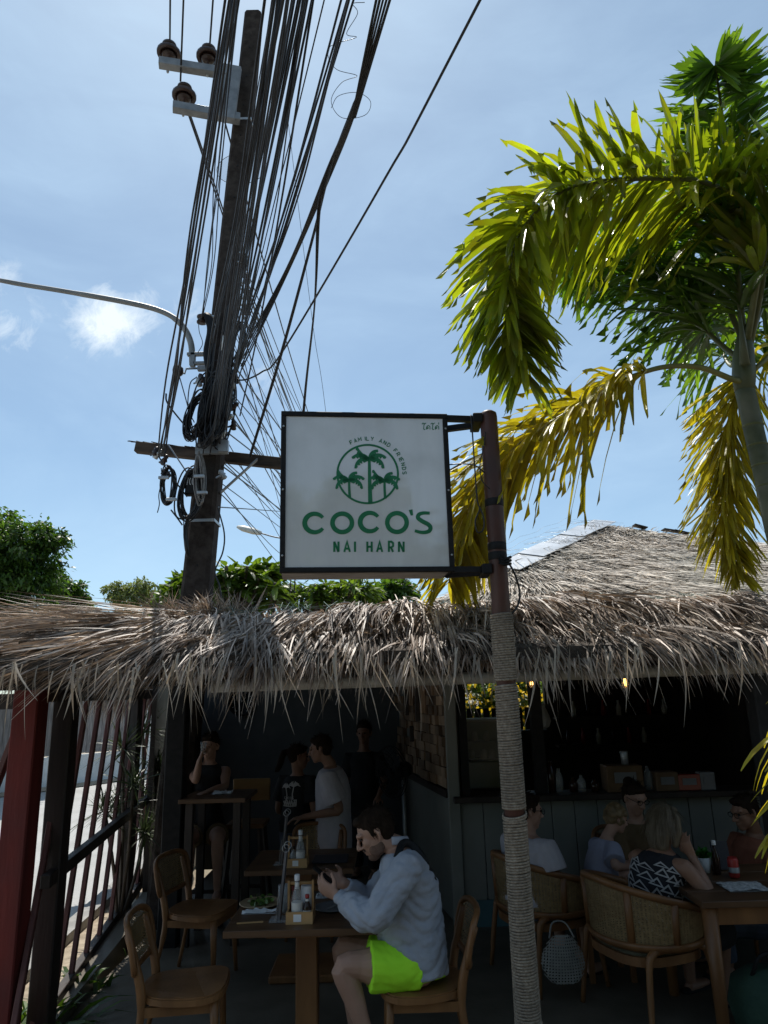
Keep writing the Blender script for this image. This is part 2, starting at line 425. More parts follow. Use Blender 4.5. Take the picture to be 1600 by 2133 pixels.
# side wall of the kitchen, faced with wooden blocks (upper) over teal boards
w0, w1 = Vector((.52, 6.75, 0)), Vector((.10, 9.0, 0)); wd = (w1-w0).normalized(); wl = (w1-w0).length
wn = Vector((-wd.y, wd.x, 0)); wn = wn if wn.x < 0 else -wn
b = MB(); b.bar(w0-wn*.07+Vector((0, 0, 1.3)), w1-wn*.07+Vector((0, 0, 1.3)), .1, 2.6); b.build('side_wall', M_teal, cafe)
b = MB(); b.bar(w0+wn*.012+Vector((0, 0, 1.05)), w1+wn*.012+Vector((0, 0, 1.05)), .05, .06); b.build('wall_rail', M_darkwood, cafe)
M_blk = mat('wood_block', (.16, .10, .06), (.30, .20, .125), 7, .6, .25, 40, stretch=(1, 1, .3), island=.5)
rr = random.Random(3)
z = 1.09; cnt = 0
while z < 2.55 and cnt < 290:
    hgt = .09 if z < 1.9 else .12; x = .04
    while x < wl-.05:
        w_ = rr.choice((.1, .14, .18, .22)); pr = rr.choice((.012, .02, .03, .045))
        if rr.random() > .05:
            bb = MB(); c = w0+wd*(x+w_/2)+wn*(pr/2-.014)+Vector((0, 0, z+hgt/2))
            bb.box(c, (w_-.006, pr+.02, hgt-.006), Matrix.Rotation(math.atan2(wd.y, wd.x), 3, 'Z')); bb.build('wood_block', M_blk, cafe); cnt += 1
        x += w_
    z += hgt
# hanging long wooden tubes in front of the block wall
for k, (px, y0, y1, Y) in enumerate(((846, 1436, 1490, 7.6), (856, 1425, 1470, 7.4), (868, 1432, 1502, 7.2), (880, 1415, 1486, 7.1), (857, 1512, 1545, 7.5))):
    a, c = P(px, y0, Y), P(px, y1, Y)
    bb = MB(); bb.box(((a.x), Y, (a.z+c.z)/2), (.045, .05, a.z-c.z), None, .006); bb.build('hanging_slat', M_darkwood if k % 2 == 0 else M_blk, cafe)
# kitchen front: low wall in vertical boards, sill, frame posts
bx = .60
k = 0
while bx < 3.75:
    w_ = .2
    bb = MB(); bb.box((bx+w_/2, 6.70, .60), (w_-.006, .05, .78), None, .004); bb.build('wall_board', M_teal, cafe); bx += w_; k += 1
b = MB(); b.box((2.16, 6.72, .105), (3.22, .07, .21)); b.build('plinth', M_teald, cafe)
b = MB(); b.box((2.16, 6.76, .60), (3.2, .05, .8)); b.build('wall_core', M_teal, cafe)
b = MB(); b.box((2.16, 6.74, 1.02), (3.24, .34, .05), None, .006); b.build('counter_sill', M_darkwood, cafe)
b = MB(); b.box((.55, 6.69, 1.3), (.1, .1, 2.6), None, .006); b.build('corner_post', M_teal, cafe)
b = MB(); b.box((.66, 6.72, 1.82), (.07, .1, 1.54)); b.build('frame_post', M_blackm, cafe)
b = MB(); b.box((1.33, 6.72, 1.82), (.1, .1, 1.54)); b.build('frame_post', M_blackm, cafe)
b = MB(); b.box((2.16, 6.73, 2.32), (3.2, .1, .2)); b.build('lintel', M_darkwood, cafe)
# kitchen back wall with the garden window opening
wz0, wz1, wx0, wx1 = 1.40, 2.06, .88, 2.12
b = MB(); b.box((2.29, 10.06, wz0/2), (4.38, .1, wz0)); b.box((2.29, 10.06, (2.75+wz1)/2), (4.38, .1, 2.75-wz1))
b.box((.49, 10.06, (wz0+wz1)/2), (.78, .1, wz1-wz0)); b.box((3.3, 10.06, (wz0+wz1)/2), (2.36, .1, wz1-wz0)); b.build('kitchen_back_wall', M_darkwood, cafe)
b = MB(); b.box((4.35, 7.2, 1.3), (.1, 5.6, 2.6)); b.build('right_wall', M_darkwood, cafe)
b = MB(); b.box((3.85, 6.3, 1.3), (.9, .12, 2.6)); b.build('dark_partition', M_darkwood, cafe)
# ceiling under the roofs
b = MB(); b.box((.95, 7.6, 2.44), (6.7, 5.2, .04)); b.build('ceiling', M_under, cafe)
b = MB()
for yy in np.arange(5.2, 10, .7): b.box((.95, yy, 2.37), (6.6, .07, .1))
b.build('rafters', M_darkwood, cafe)
# front posts and dark corner posts
# dark boards added to block light at the rear of the open side
b = MB(); b.bar((-2.46, 7.7, 1.05), (-2.68, 9.1, 1.05), .05, 2.1); b.build('light_block_panel', M_darkwood, cafe)
for px, Y, w_ in ((372, 6.45, .16), (1592, 3.98, .12)):
    q = P(px, 1500, Y); b = MB(); b.box((q.x, Y, 1.0), (w_, w_, 2.1), None, .008); b.build('post', M_blackm, cafe)
# eave pipe (gutter)
M_pipe = mat('pvc_gutter', (.30, .28, .24), (.40, .38, .33), 6, .5, .1, 40, dirt=((.12, .11, .10), 2, .6))
b = MB(); b.tube([(-.95, 3.92, 2.0), (0, 3.92, 2.005), (2.3, 3.92, 2.03)], .032, 10); b.build('gutter_pipe', M_pipe, cafe)
b = MB(); b.box((-.1, 4.06, 2.06), (4.7, .07, .1)); b.build('eave_beam', M_blackm, cafe)

# ---- front lean-to thatch
roof = thing('thatched_awning', 'shaggy grey brown thatched awning over the cafe front', 'roof', (0, 4.2, 2.3))
b = MB()
b.add([(-2.75, 3.82, 2.1), (2.14, 3.82, 2.1), (2.14, 5.05, 2.30), (-2.75, 5.05, 2.34), (-2.75, 3.82, 2.16), (2.14, 3.82, 2.16), (2.14, 4.45, 2.375), (-2.75, 4.45, 2.37), (2.14, 5.05, 2.34), (-2.75, 5.05, 2.36)],
      [(0, 3, 2, 1), (4, 5, 6, 7), (7, 6, 8, 9), (0, 1, 5, 4), (1, 2, 8, 6, 5), (3, 0, 4, 7, 9), (2, 3, 9, 8)])
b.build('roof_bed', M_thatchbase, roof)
def front_thatch():
    g = np.random.default_rng(11)
    Rt, D, Sd, Ln, Wd, Dr = [], [], [], [], [], []
    def clump(x, y, z, d, n, ln, spread, w=(.005, .014), dr=.25, rad=.06):
        d = np.array(d, float); d /= np.linalg.norm(d)
        dd = unit(d+g.normal(0, spread, (n, 3))); rt = np.array([x, y, z])+g.normal(0, 1, (n, 3))*[rad, rad*.7, rad*.35]
        sd = unit(np.cross(dd, unit(g.normal(0, 1, (n, 3))+[0, 0, 1.2])))
        Rt.append(rt); D.append(dd); Sd.append(sd); Ln.append(ln*g.uniform(.55, 1.15, n)); Wd.append(g.uniform(*w, n)); Dr.append(g.uniform(.3, 1.2, n)*dr)
    for tier, (y0, z0, cnt, ln, dz) in enumerate(((4.50, 2.445, 150, .28, -.34), (4.36, 2.425, 190, .34, -.24), (4.24, 2.40, 150, .32, -.34), (4.08, 2.27, 200, .28, -.36), (3.97, 2.21, 200, .21, -.52), (3.86, 2.17, 26, .16, -1.0))):
        for i in range(cnt):
            x = -2.75+4.88*(i+g.uniform(0, 1))/cnt
            left = np.clip((-1.15-x)/.7, 0, 1)
            wv = math.sin(x*5.1+tier*1.7)*.5+math.sin(x*11.3+tier)*.3
            lean = wv*.34+g.normal(0, .3)-.25*(x < .2)+.3*(x > .8)-left*1.25
            if left > .5 and g.uniform() < (.5 if tier < 3 else .3): continue
            if tier == 3 and x > -.2 and g.uniform() < .45+.3*math.sin(x*2.3): continue
            lift_ = .05 if (tier in (1, 2) and x > -.3) else .0
            if -1.32 < x < -.98 and tier < 2 and g.uniform() < .3: continue
            d = (lean, -.85+left*.35, (dz+.09*wv)*(1-.55*left)+g.normal(0, .08))
            l_ = ln*(1+.35*wv*.5+g.normal(0, .24))*(1+.7*left)
            clump(x+left*.3, y0+g.normal(0, .04), z0+g.normal(0, .02)+.03*wv+lift_-(.045+.05*left if tier < 3 else .015), d, int(g.integers(18, 42)), max(.1, l_*.9), .15*(1-.5*left), w=(.0045, .0145), dr=.3+.25*g.uniform()-.12*left, rad=.05)
    for i in range(330):     # short stubby tufts standing proud of the mat
        t_ = g.uniform(0, 1)**.8; x = g.uniform(-1.5, 2.1); clump(x, lerp(4.5, 3.98, t_), lerp(2.43, 2.22, t_)+.01, (g.normal(0, .45), -.8, -.25+g.normal(0, .2)), int(g.integers(8, 18)), g.uniform(.1, .2), .2, w=(.007, .016), dr=.35, rad=.035)
    for i in range(42):      # tufts pushed up round the pole
        x = g.uniform(-1.5, -.95); d = (g.normal(-.1, .45), g.normal(-.2, .3), .5+g.normal(0, .15))
        clump(x, 4.62, 2.43, d, 14, .26, .2, (.004, .008), dr=.35)
    for i in range(120):     # ragged ridge
        x = g.uniform(-2.7, 2.1); clump(x, 4.58, 2.385, (g.normal(0, .7), g.normal(.1, .5), .12), 10, .13, .35, (.004, .008), dr=.5)
    for i in range(30):     # long stiff straws at the left end
        x = g.uniform(-2.0, -1.35); clump(x, 4.3, 2.38+g.normal(0, .03), (-1, -.3, .02+g.normal(0, .07)), 16, .75, .1, (.004, .007), dr=.12)
    cat = lambda L: np.concatenate(L)
    o = blades('thatch', cat(Rt), cat(D), cat(Sd), cat(Ln), cat(Wd), M_thatch, roof, droop=cat(Dr), seg=4, taper=(.7, 1, .95, .6, .1)); stuff(o)
front_thatch()
def fringe():
    g = random.Random(5)
    xs = []
    for i in range(300):
        if g.random() < .5: xs.append(g.uniform(-2.15, 2.05))
        else: xs.append(g.choice((-1.6, -1.35, -1.05, -.85, -.62, -.3, -.12, .12, .35, .55, .8, 1.05, 1.3, 1.55))+g.gauss(0, .06))
    for x in xs:
        x = min(max(x, -2.3), 2.08)
        Y = g.uniform(3.62, 3.86); z = 2.11+g.uniform(-.03, .06); L = abs(g.gauss(.06, .1))+.1
        if -1.4 < x < .6: L *= 1.1
        lean = g.gauss(.02, .22); fwd = g.uniform(-.45, .05); tw = g.uniform(0, math.pi); dt = g.gauss(0, .9); kx = g.gauss(0, .12); w = g.uniform(.005, .013)
        pts, ws, sd = [], [], []
        n = 6
        for k in range(n+1):
            t = k/n
            pts.append((x+lean*L*t+kx*L*t*t, Y+fwd*L*.6*math.sin(min(1, t*1.6)*1.4), z-L*(t*.82+.18*t*t)))
            ws.append(w*(1.0 if t < .55 else max(.06, 1-(t-.55)/.47))); a = tw+dt*t; sd.append((math.cos(a), math.sin(a), .1*math.sin(a*2)))
        b = MB(); b.strip(pts, ws, sd); b.build('thatch_leaf', M_thatchleaf, roof)
fringe()
# netting along the ridge
def ridge_net():
    b = MB(); g = random.Random(8)
    for i in range(46):
        x0 = -1.2+3.3*i/46
        if g.random() < .3: continue
        z = 2.47+.015*g.random(); pts = [(x0+g.gauss(0, .02), 4.72, z+.02), (x0+.05+g.gauss(0, .03), 4.6, z+.035+g.gauss(0, .01)), (x0+.09+g.gauss(0, .04), 4.45, z-.01), (x0+.1+g.gauss(0, .05), 4.3, z-.09)]
        b.tube(pts, .0016, 4); pts2 = [(2*x0+.1-p[0], p[1]+.01, p[2]+.004) for p in pts]; b.tube(pts2, .0016, 4)
    for k in range(5):
        b.tube([(-1.2+3.3*t/20, 4.66-.09*k+.02*math.sin(t*2.1+k), 2.495-.012*k*k+.012*math.sin(t*1.7+k*2)) for t in range(21)], .0016, 4)
    stuff(b.build('netting', M_wire, roof))
ridge_net()

# ---- the hut roof behind, on the right
hut = thing('hut_roof', 'pale grey thatched hut roof with a zinc strip on its left hip', 'roof', (2.6, 8, 2.5))
HA, HB, HC, HL, HD = Vector((2.59, 8.5, 3.86)), Vector((3.63, 8.5, 3.68)), Vector((4.9, 8.5, 3.46)), Vector((.3, 5.35, 2.56)), Vector((6.6, 5.35, 2.42))
HL2, HD2 = Vector((.3, 11.6, 2.56)), Vector((6.6, 11.6, 2.42))
b = MB(); nb = 16; hv = []
def hut_line(s):
    rx = HA.x+(HC.x-HA.x)*s
    return HL.lerp(HD, s), Vector((rx, 8.5, float(np.interp(rx, [HA.x, HB.x, HC.x], [HA.z, HB.z, HC.z])))), HL2.lerp(HD2, s)
for k in range(nb+1): hv += list(hut_line(k/nb))
hv = [v-Vector((0, 0, .03)) for v in hv]
b.add(hv, [(3*k, 3*k+3, 3*k+4, 3*k+1) for k in range(nb)]+[(3*k+1, 3*k+4, 3*k+5, 3*k+2) for k in range(nb)]+[(0, 1, 2), (3*nb, 3*nb+2, 3*nb+1)]+[(0, 2, 3*nb+2, 3*nb)])
b.build('roof_bed', mat('hut_bed', (.26, .235, .20), (.40, .365, .32), 30, .95, .8, 90), hut)
def hut_thatch():
    g = np.random.default_rng(4); n = 120000
    s = g.uniform(0, 1, n); t = g.uniform(0, 1, n)**.85
    bot = np.array(HL)[None]*(1-s)[:, None]+np.array(HD)[None]*s[:, None]
    # the ridge is a broken line A-B-C
    xs = np.array([HA.x, HB.x, HC.x]); zs = np.array([HA.z, HB.z, HC.z]); rx = HA.x+(HC.x-HA.x)*s
    top = np.stack([rx, np.full(n, 8.5), np.interp(rx, xs, zs)], 1)
    rt = bot+(top-bot)*t[:, None]
    keep = rt[:, 0] < 5.2; rt = rt[keep]; bot = bot[keep]; top = top[keep]; n = len(rt)
    dn = unit(bot-top); nr = unit(np.cross(np.array(HD-HL), np.array(HA-HL)))
    nr = nr if nr[2] > 0 else -nr
    course = .006*np.sin(rt[:, 1]*16+np.sin(rt[:, 0]*2.3)*1.2+np.sin(rt[:, 0]*.9)*3)
    d = unit(dn+np.array([.55, 0, 0])*(.8+.5*np.sin(rt[:, 0]*1.3+rt[:, 1]*.8))[:, None]+g.normal(0, .10, (n, 3))+nr*(.05+course*4)[:, None])
    sd = unit(np.cross(d, nr+g.normal(0, .35, (n, 3))))
    rt = rt+nr*(g.uniform(-.01, .035, n)+course)[:, None]
    stuff(blades('thatch', rt, d, sd, g.uniform(.18, .42, n), g.uniform(.005, .012, n), M_thatchhut, hut, droop=.06, seg=2, taper=(.8, 1, .2)))
    # loose straw along the ridge
    n = 500; s = g.uniform(0, 1, n); rx = HA.x+(HC.x-HA.x)*s; rt = np.stack([rx, np.full(n, 8.48), np.interp(rx, xs, zs)+.0], 1)
    d = unit(np.stack([g.normal(.4, .8, n), g.normal(-.3, .4, n), g.normal(.12, .15, n)], 1)); sd = unit(np.cross(d, g.normal(0, 1, (n, 3))))
    stuff(blades('ridge_straw', rt, d, sd, g.uniform(.06, .16, n), g.uniform(.008, .016, n), M_thatchhut, hut, droop=.4, seg=2, taper=(.8, 1, .2)))
hut_thatch()
hd = (HA-HL).normalized(); q0 = HL+hd*1.25; q1 = HA+hd*.02
nrm = Vector((-.15, -.5, .85)).normalized(); sdv = hd.cross(nrm).normalized(); sdv = sdv if sdv.x > 0 else -sdv
nseg = 5
for i in range(nseg):
    a = lerp(q0, q1, i/nseg)-hd*.03+nrm*(.07+.012*(i % 2)); c = lerp(q0, q1, (i+1)/nseg)+nrm*(.07+.012*(i % 2)); w_ = .25
    b = MB(); b.poly([a-sdv*.02, a+sdv*w_*.95-nrm*.02, c+sdv*w_-nrm*.02, c-sdv*.02], nrm*.006); b.poly([a-sdv*.02, c-sdv*.02, c-sdv*.2-nrm*.1, a-sdv*.2-nrm*.1], nrm*.006)
    b.build('zinc_sheet', M_zinc, hut)
b = MB(); g_ = random.Random(2)
for i in range(40):          # chicken wire thrown over the hip
    u0, v0 = g_.random(), g_.uniform(-.35, .05); base = lerp(q0-hd*.25, q1, u0)
    pts = [base+sdv*(v0+.11*k)+hd*(.05*((k+i) % 2))+nrm*(.085-.10*abs(v0+.11*k)) for k in range(4)]
    b.tube(pts, .0013, 3)
for k in range(5): b.tube([lerp(q0-hd*.3, q1+hd*.05, t/14)+sdv*(-.32+.09*k)+nrm*(.10-.02*k+.014*math.sin(t*2+k)) for t in range(15)], .0013, 3)
stuff(b.build('chicken_wire', M_steel, hut))
# dark tile bits lying along the ridge
for px, dx in ((1395, .16), (1413, .12), (1330, .1)):
    q = P(px, 1108, 8.42); zq = float(np.interp(q.x, [HA.x, HB.x, HC.x], [HA.z, HB.z, HC.z]))
    b = MB(); b.bar((q.x-dx/2, 8.42, zq+.06), (q.x+dx, 8.42, zq+.015), .12, .012); b.build('ridge_tile', M_darkwood, hut)

# ============================================================ PALMS AND TREES
M_leafF = mat('palm_leaf_green', (.05, .105, .022), (.10, .165, .03), 3, .30, .12, 60, island=.4, transl=.5, tcol=(2.0, 2.05, .4), spec=.6)
M_leafY = mat('palm_leaf_olive', (.125, .165, .017), (.22, .255, .028), 2.5, .32, .12, 60, island=.45, transl=.52, tcol=(2.15, 2.15, .42), spec=.6, dirt=((.2, .1, .02), 9, .35))
M_leafYY = mat('palm_leaf_yellow', (.30, .29, .024), (.40, .37, .04), 2.5, .36, .12, 60, island=.35, transl=.5, tcol=(1.6, 1.4, .4), spec=.5, dirt=((.10, .045, .012), 16, .5))
M_rachis = mat('palm_rachis', (.16, .16, .05), (.25, .24, .09), 8, .5, .1, 40)
M_rachisG = mat('palm_rachis_dark', (.09, .10, .04), (.14, .15, .06), 8, .5, .1, 40)
M_crownshaft = mat('crownshaft', (.06, .08, .04), (.12, .14, .085), 4, .5, .2, 30, stretch=(1, 1, .3), dirt=((.06, .05, .04), 3, .6))
M_ptrunk = mat('palm_trunk', (.065, .08, .045), (.125, .14, .09), 6, .7, .3, 30, dirt=((.19, .19, .16), 5, .5))

def leaflet_geo(root, d, ln, w, droop, roll, g, jag=True, seg=5):
    """a strap leaf widening to a torn, fish-tail end"""
    d = d.normalized(); up = Vector((0, 0, 1)); sd = d.cross(up)
    if sd.length < .05: sd = Vector((1, 0, 0))
    sd.normalize(); nr = sd.cross(d); sd = sd*math.cos(roll)+nr*math.sin(roll)
    prof = ((0, .2), (.16, .7), (.4, 1.0), (.68, .92), (.88, .62), (1.0, .22))
    tw = g.gauss(0, .5); bow = g.gauss(0, .07)
    vs, fs = [], []
    for k, (t, wv) in enumerate(prof):
        c = root+d*(ln*t*(1-.25*droop*t))-up*(droop*ln*t*t*.8)+sd*(bow*ln*t*t)
        s2 = (sd*math.cos(tw*t)+nr*math.sin(tw*t)); fold = nr*(.16*w*wv)
        e = w*wv/2
        if k == len(prof)-1 and jag:
            vs += [c-s2*e-d*(.10*ln*g.random()), c+d*(.04*ln*g.random())-fold, c+s2*e-d*(.12*ln*g.random())]
        else: vs += [c-s2*e, c-fold, c+s2*e]
    n = len(prof)
    for k in range(n-1):
        a = 3*k; fs += [(a, a+1, a+4, a+3), (a+1, a+2, a+5, a+4)]
    return vs, fs
def frond(root, pts, mleaf, mrach, n, ln, w, start=.12, r0=.02, plumes=(-1, 1), sag=.5, ahead=.75, seed=0, single=False, pool=None, tipfan=.85, lift=.0, extra=0, plume=True, jag=True):
    g = random.Random(seed); path = catmull(pts, 8); k = len(path)
    acc = [0]
    for a, c in zip(path[:-1], path[1:]): acc.append(acc[-1]+(c-a).length)
    tot = acc[-1]
    b = MB(); b.tube(path, [r0*(1-.82*i/(k-1)) for i in range(k)], 7); fr = b.build('frond', mrach, root)
    for i in range(n+extra):
        u = start+(1-start)*(i+g.random()*.8)/n if i < n else start+(1-start)*g.random()
        u = min(u, 1); s = u*tot
        j = max(1, next((q for q in range(k) if acc[q] >= s), k-1)); t = (s-acc[j-1])/max(1e-6, acc[j]-acc[j-1])
        p = path[j-1].lerp(path[j], t); tg = (path[j]-path[j-1]).normalized()
        up = Vector((0, 0, 1)); sd = tg.cross(up)
        if sd.length < .2: sd = tg.cross(Vector((.3, -1, 0)))
        sd.normalize(); nr = sd.cross(tg)
        side = g.choice(plumes); ang = g.uniform(-1.05, 1.25) if plume else g.gauss(.15+lift, .42)
        v = (sd*side*math.cos(ang)+nr*math.sin(ang))
        ah = ahead*(.75+.5*u)+g.gauss(0, .12)
        d = (v+tg*ah).normalized()
        l_ = ln*(.55+.65*math.sin(min(1, u*.9+.18)*math.pi)**.7)*g.uniform(.8, 1.12)
        if u > .93: l_ *= tipfan
        vs, fs = leaflet_geo(p, d, l_, w*g.uniform(.65, 1.2), sag*g.uniform(.5, 1.5), g.gauss(0, .5), g, jag=jag)
        if single and i < n:
            bb = MB(); bb.add(vs, fs, False); bb.build('leaflet', mleaf, fr)
        else: pool.setdefault(mleaf.name, MB()).add(vs, fs, False)
    return fr
def big_palm():
    t = thing('foxtail_palm', 'tall feathery palm with a smooth grey green trunk at the right edge', 'palm tree', (2.24, 4.0, -.1))
    b = MB(); tr = [P(1549, 800, 4.0), P(1594, 1000, 4.0), P(1655, 1250, 4.0)]
    x0 = tr[2].x
    b.tube(catmull([(x0+.28, 4, -.12), (x0+.16, 4, 1.0), tr[2], tr[1], tr[0]], 6), [.09]*6+[.075]*6+[.062]*6+[.056]*7, 14)
    b.build('trunk', M_ptrunk, t)
    for k_ in range(26):      # leaf scar rings
        z_ = .3+.125*k_; cc = tr[2].lerp(tr[1], (z_-tr[2].z)/(tr[1].z-tr[2].z)) if z_ > tr[2].z else Vector((x0+.28+(tr[2].x-x0-.28)*max(0, z_)/tr[2].z, 4, z_))
        if z_ > tr[1].z: cc = tr[1].lerp(tr[0], (z_-tr[1].z)/(tr[0].z-tr[1].z))
        if z_ > tr[0].z-.05: break
        rg_ = float(np.interp(z_, (0, 1, tr[2].z, tr[1].z, tr[0].z), (.09, .075, .062, .0575, .056)))
        b = MB(); b.lathe([(rg_-.004, 0), (rg_+.0035, .004), (rg_+.003, .012), (rg_-.004, .018)], cc, 14); b.build('leaf_scar', M_rachisG, t)
    c0, c1, c2 = P(1550, 805, 4.0), P(1549, 740, 4.0), P(1552, 680, 4.0)
    b = MB(); b.tube([c0-Vector((0, 0, .03)), c0.lerp(c1, .4), c1, c2], [.057, .068, .062, .034], 14); b.build('crownshaft', M_crownshaft, t)
    pool = {}
    Q = lambda L: [P(*a) for a in L]
    frond(t, Q([(1562, 720, 4.0), (1590, 560, 3.8), (1572, 440, 3.65), (1480, 384, 3.55), (1397, 372, 3.5), (1250, 378, 3.45), (1155, 408, 3.42), (1085, 485, 3.4), (1060, 580, 3.4), (1068, 675, 3.4), (1092, 780, 3.42)]),
          M_leafY, M_rachisG, 175, .54, .044, .26, .022, sag=.42, ahead=.7, seed=1, single=True, extra=330, pool=pool)
    frond(t, Q([(1560, 800, 4.0), (1525, 790, 3.95), (1460, 766, 3.9), (1389, 764, 3.88), (1328, 780, 3.87), (1258, 811, 3.86), (1178, 862, 3.87), (1084, 919, 3.9), (1030, 975, 3.94), (985, 1050, 4.0), (955, 1135, 4.1), (935, 1215, 4.2)]),
          M_leafYY, M_rachis, 115, .54, .036, .27, .02, sag=.5, ahead=.8, plume=False, seed=2, single=True, extra=240, pool=pool)
    frond(t, Q([(1550, 720, 4.0), (1536, 560, 3.95), (1524, 445, 3.9), (1515, 330, 3.85), (1503, 230, 3.7), (1494, 165, 3.5), (1490, 135, 3.3)]),
          M_leafF, M_rachisG, 520, .46, .040, .1, .022, sag=.16, ahead=.42, seed=3, pool=pool)
    frond(t, Q([(1548, 740, 4.0), (1523, 735, 4.05), (1465, 683, 4.2), (1375, 593, 4.3), (1300, 540, 4.35), (1240, 530, 4.4), (1190, 560, 4.4)]),
          M_leafF, M_rachisG, 480, .52, .036, .2, .02, sag=.42, ahead=.6, seed=4, pool=pool)
    frond(t, Q([(1552, 720, 4.05), (1500, 600, 4.25), (1455, 500, 4.5), (1400, 440, 4.7), (1330, 430, 4.8)]),
          M_leafF, M_rachisG, 220, .5, .036, .25, .02, sag=.4, ahead=.6, seed=5, pool=pool)
    frond(t, Q([(1558, 720, 4.05), (1600, 600, 4.3), (1650, 480, 4.5), (1720, 430, 4.7), (1800, 470, 4.8)]),
          M_leafF, M_rachisG, 220, .5, .04, .2, .02, sag=.55, ahead=.6, seed=6, pool=pool)
    frond(t, Q([(1556, 715, 3.98), (1588, 540, 3.7), (1640, 400, 3.5), (1720, 360, 3.3), (1810, 420, 3.1), (1850, 540, 3.0)]),
          M_leafY, M_rachisG, 300, .52, .042, .2, .022, sag=.32, ahead=.7, seed=7, pool=pool)
    frond(t, Q([(1565, 790, 4.05), (1560, 745, 4.25), (1545, 790, 4.4), (1523, 860, 4.45), (1514, 961, 4.5), (1510, 1078, 4.5), (1535, 1190, 4.5)]),
          M_leafYY, M_rachis, 380, .40, .027, .25, .017, sag=.3, ahead=1.1, seed=8, pool=pool)
    frond(t, Q([(1570, 770, 4.05), (1640, 720, 4.2), (1700, 760, 4.3), (1740, 860, 4.4), (1750, 1000, 4.4)]),
          M_leafYY, M_rachis, 200, .42, .038, .2, .017, sag=.6, ahead=.8, seed=9, pool=pool)
    frond(t, Q([(1556, 740, 4.05), (1520, 760, 4.5), (1495, 700, 5.0), (1480, 650, 5.3), (1470, 660, 5.6)]),
          M_leafF, M_rachisG, 200, .48, .0362, .3, .018, sag=.6, ahead=.7, seed=10, pool=pool)
    for nm, b in pool.items(): stuff(b.build('leaflets', MATS[nm], t))
    # a spear leaf and withered strips
    b = MB(); b.tube([P(1552, 760, 3.9), P(1540, 640, 3.86)], [.03, .004], 6); b.build('sheath', M_crownshaft, t)
big_palm()
def low_palm():
    t = thing('young_palm', 'young yellowish palm leaning into the right edge below the thatch', 'palm', (2.3, 3.2, -.1))
    b = MB(); b.tube([(2.3, 3.2, -.1), (2.28, 3.2, .9), (2.22, 3.2, 1.5)], [.05, .045, .03], 9); b.build('trunk', M_ptrunk, t)
    Q = lambda L: [P(*a) for a in L]; pool = {}
    frond(t, Q([(1790, 1560, 3.2), (1730, 1430, 3.2), (1680, 1430, 3.2), (1640, 1520, 3.2), (1630, 1620, 3.2)]), M_leafYY, M_rachis, 30, .28, .022, .3, .010, sag=.7, ahead=.7, seed=21, single=True, jag=False)
    frond(t, Q([(1760, 1600, 3.2), (1750, 1500, 3.1), (1710, 1560, 3.0), (1670, 1680, 3.0), (1655, 1790, 3.0)]), M_leafYY, M_rachis, 30, .28, .026, .3, .012, sag=.6, ahead=.8, seed=22, pool=pool, jag=False)
    for nm, b in pool.items(): stuff(b.build('leaflets', MATS[nm], t))
low_palm()

# ---- broadleaf trees
M_lfd = mat('leaf_dark', (.035, .075, .014), (.08, .135, .028), .8, .42, island=.55, transl=.4, tcol=(1.6, 1.8, .5), spec=.5)
M_lfm = mat('leaf_mid', (.065, .115, .02), (.12, .18, .035), .8, .45, island=.5, transl=.42, tcol=(1.7, 1.7, .5), spec=.5)
M_lfp = mat('leaf_pale', (.13, .165, .06), (.20, .235, .095), .6, .5, island=.4, transl=.4, tcol=(1.5, 1.5, .6), spec=.4)
M_bark = mat('bark', (.08, .062, .048), (.16, .13, .10), 5, .9, .6, 20, stretch=(1, 1, .3))
def tree(name, label, base, blobs, n, lsize, mleaf, trunk_r, seed, cat='tree', shell=.55, group=None, elong=2.0):
    """blobs: (centre, radii) world; leaves sit in small clumps through each blob, denser near the skin"""
    g = np.random.default_rng(seed); t = thing(name, label, cat, base, group)
    b = MB(); base = Vector(base); top = Vector(blobs[0][0])
    b.tube(catmull([base, base.lerp(top, .4)+Vector((.1, 0, 0)), top], 5), list(np.linspace(trunk_r, trunk_r*.35, 11)), 9)
    b.build('trunk', M_bark, t)
    bl = MB()
    for c, r in blobs[1:]: bl.tube(catmull([base.lerp(top, .45), (base.lerp(top, .6)+Vector(c))/2, Vector(c)], 4), list(np.linspace(trunk_r*.45, trunk_r*.1, 9)), 6)
    if len(blobs) > 1: bl.build('limbs', M_bark, t)
    vol = np.array([r[0]*r[1]*r[2] for c, r in blobs])**.67; vol /= vol.sum()
    RT, DD = [], []
    for (c, r), f in zip(blobs, vol):
        nc = max(8, int(n*f/26)); per = 26
        dr = unit(g.normal(0, 1, (nc, 3))); rad = g.uniform(shell**3, 1, nc)**(1/3)*g.uniform(.72, 1.1, nc)
        cc = np.array(c)+dr*rad[:, None]*np.array(r)
        pts = (cc[:, None]+g.normal(0, 1, (nc, per, 3))*np.array(r)*.11).reshape(-1, 3)
        RT.append(pts); DD.append(np.repeat(dr, per, 0))
    RT = np.concatenate(RT); DD = np.concatenate(DD); k = len(RT)
    d = unit(DD*.7+g.normal(0, .6, (k, 3))+[0, 0, -.35]); sd = unit(np.cross(d, unit(g.normal(0, .7, (k, 3))+[0, 0, 1])))
    L = lsize*g.uniform(.6, 1.3, k)
    o = blades('crown', RT, d, sd, L, L/elong, mleaf, t, droop=.25, seg=2, taper=(.15, 1, .05)); stuff(o)
    return t
def at(px, py, Y): q = P(px, py, Y); return (q.x, q.y, q.z)
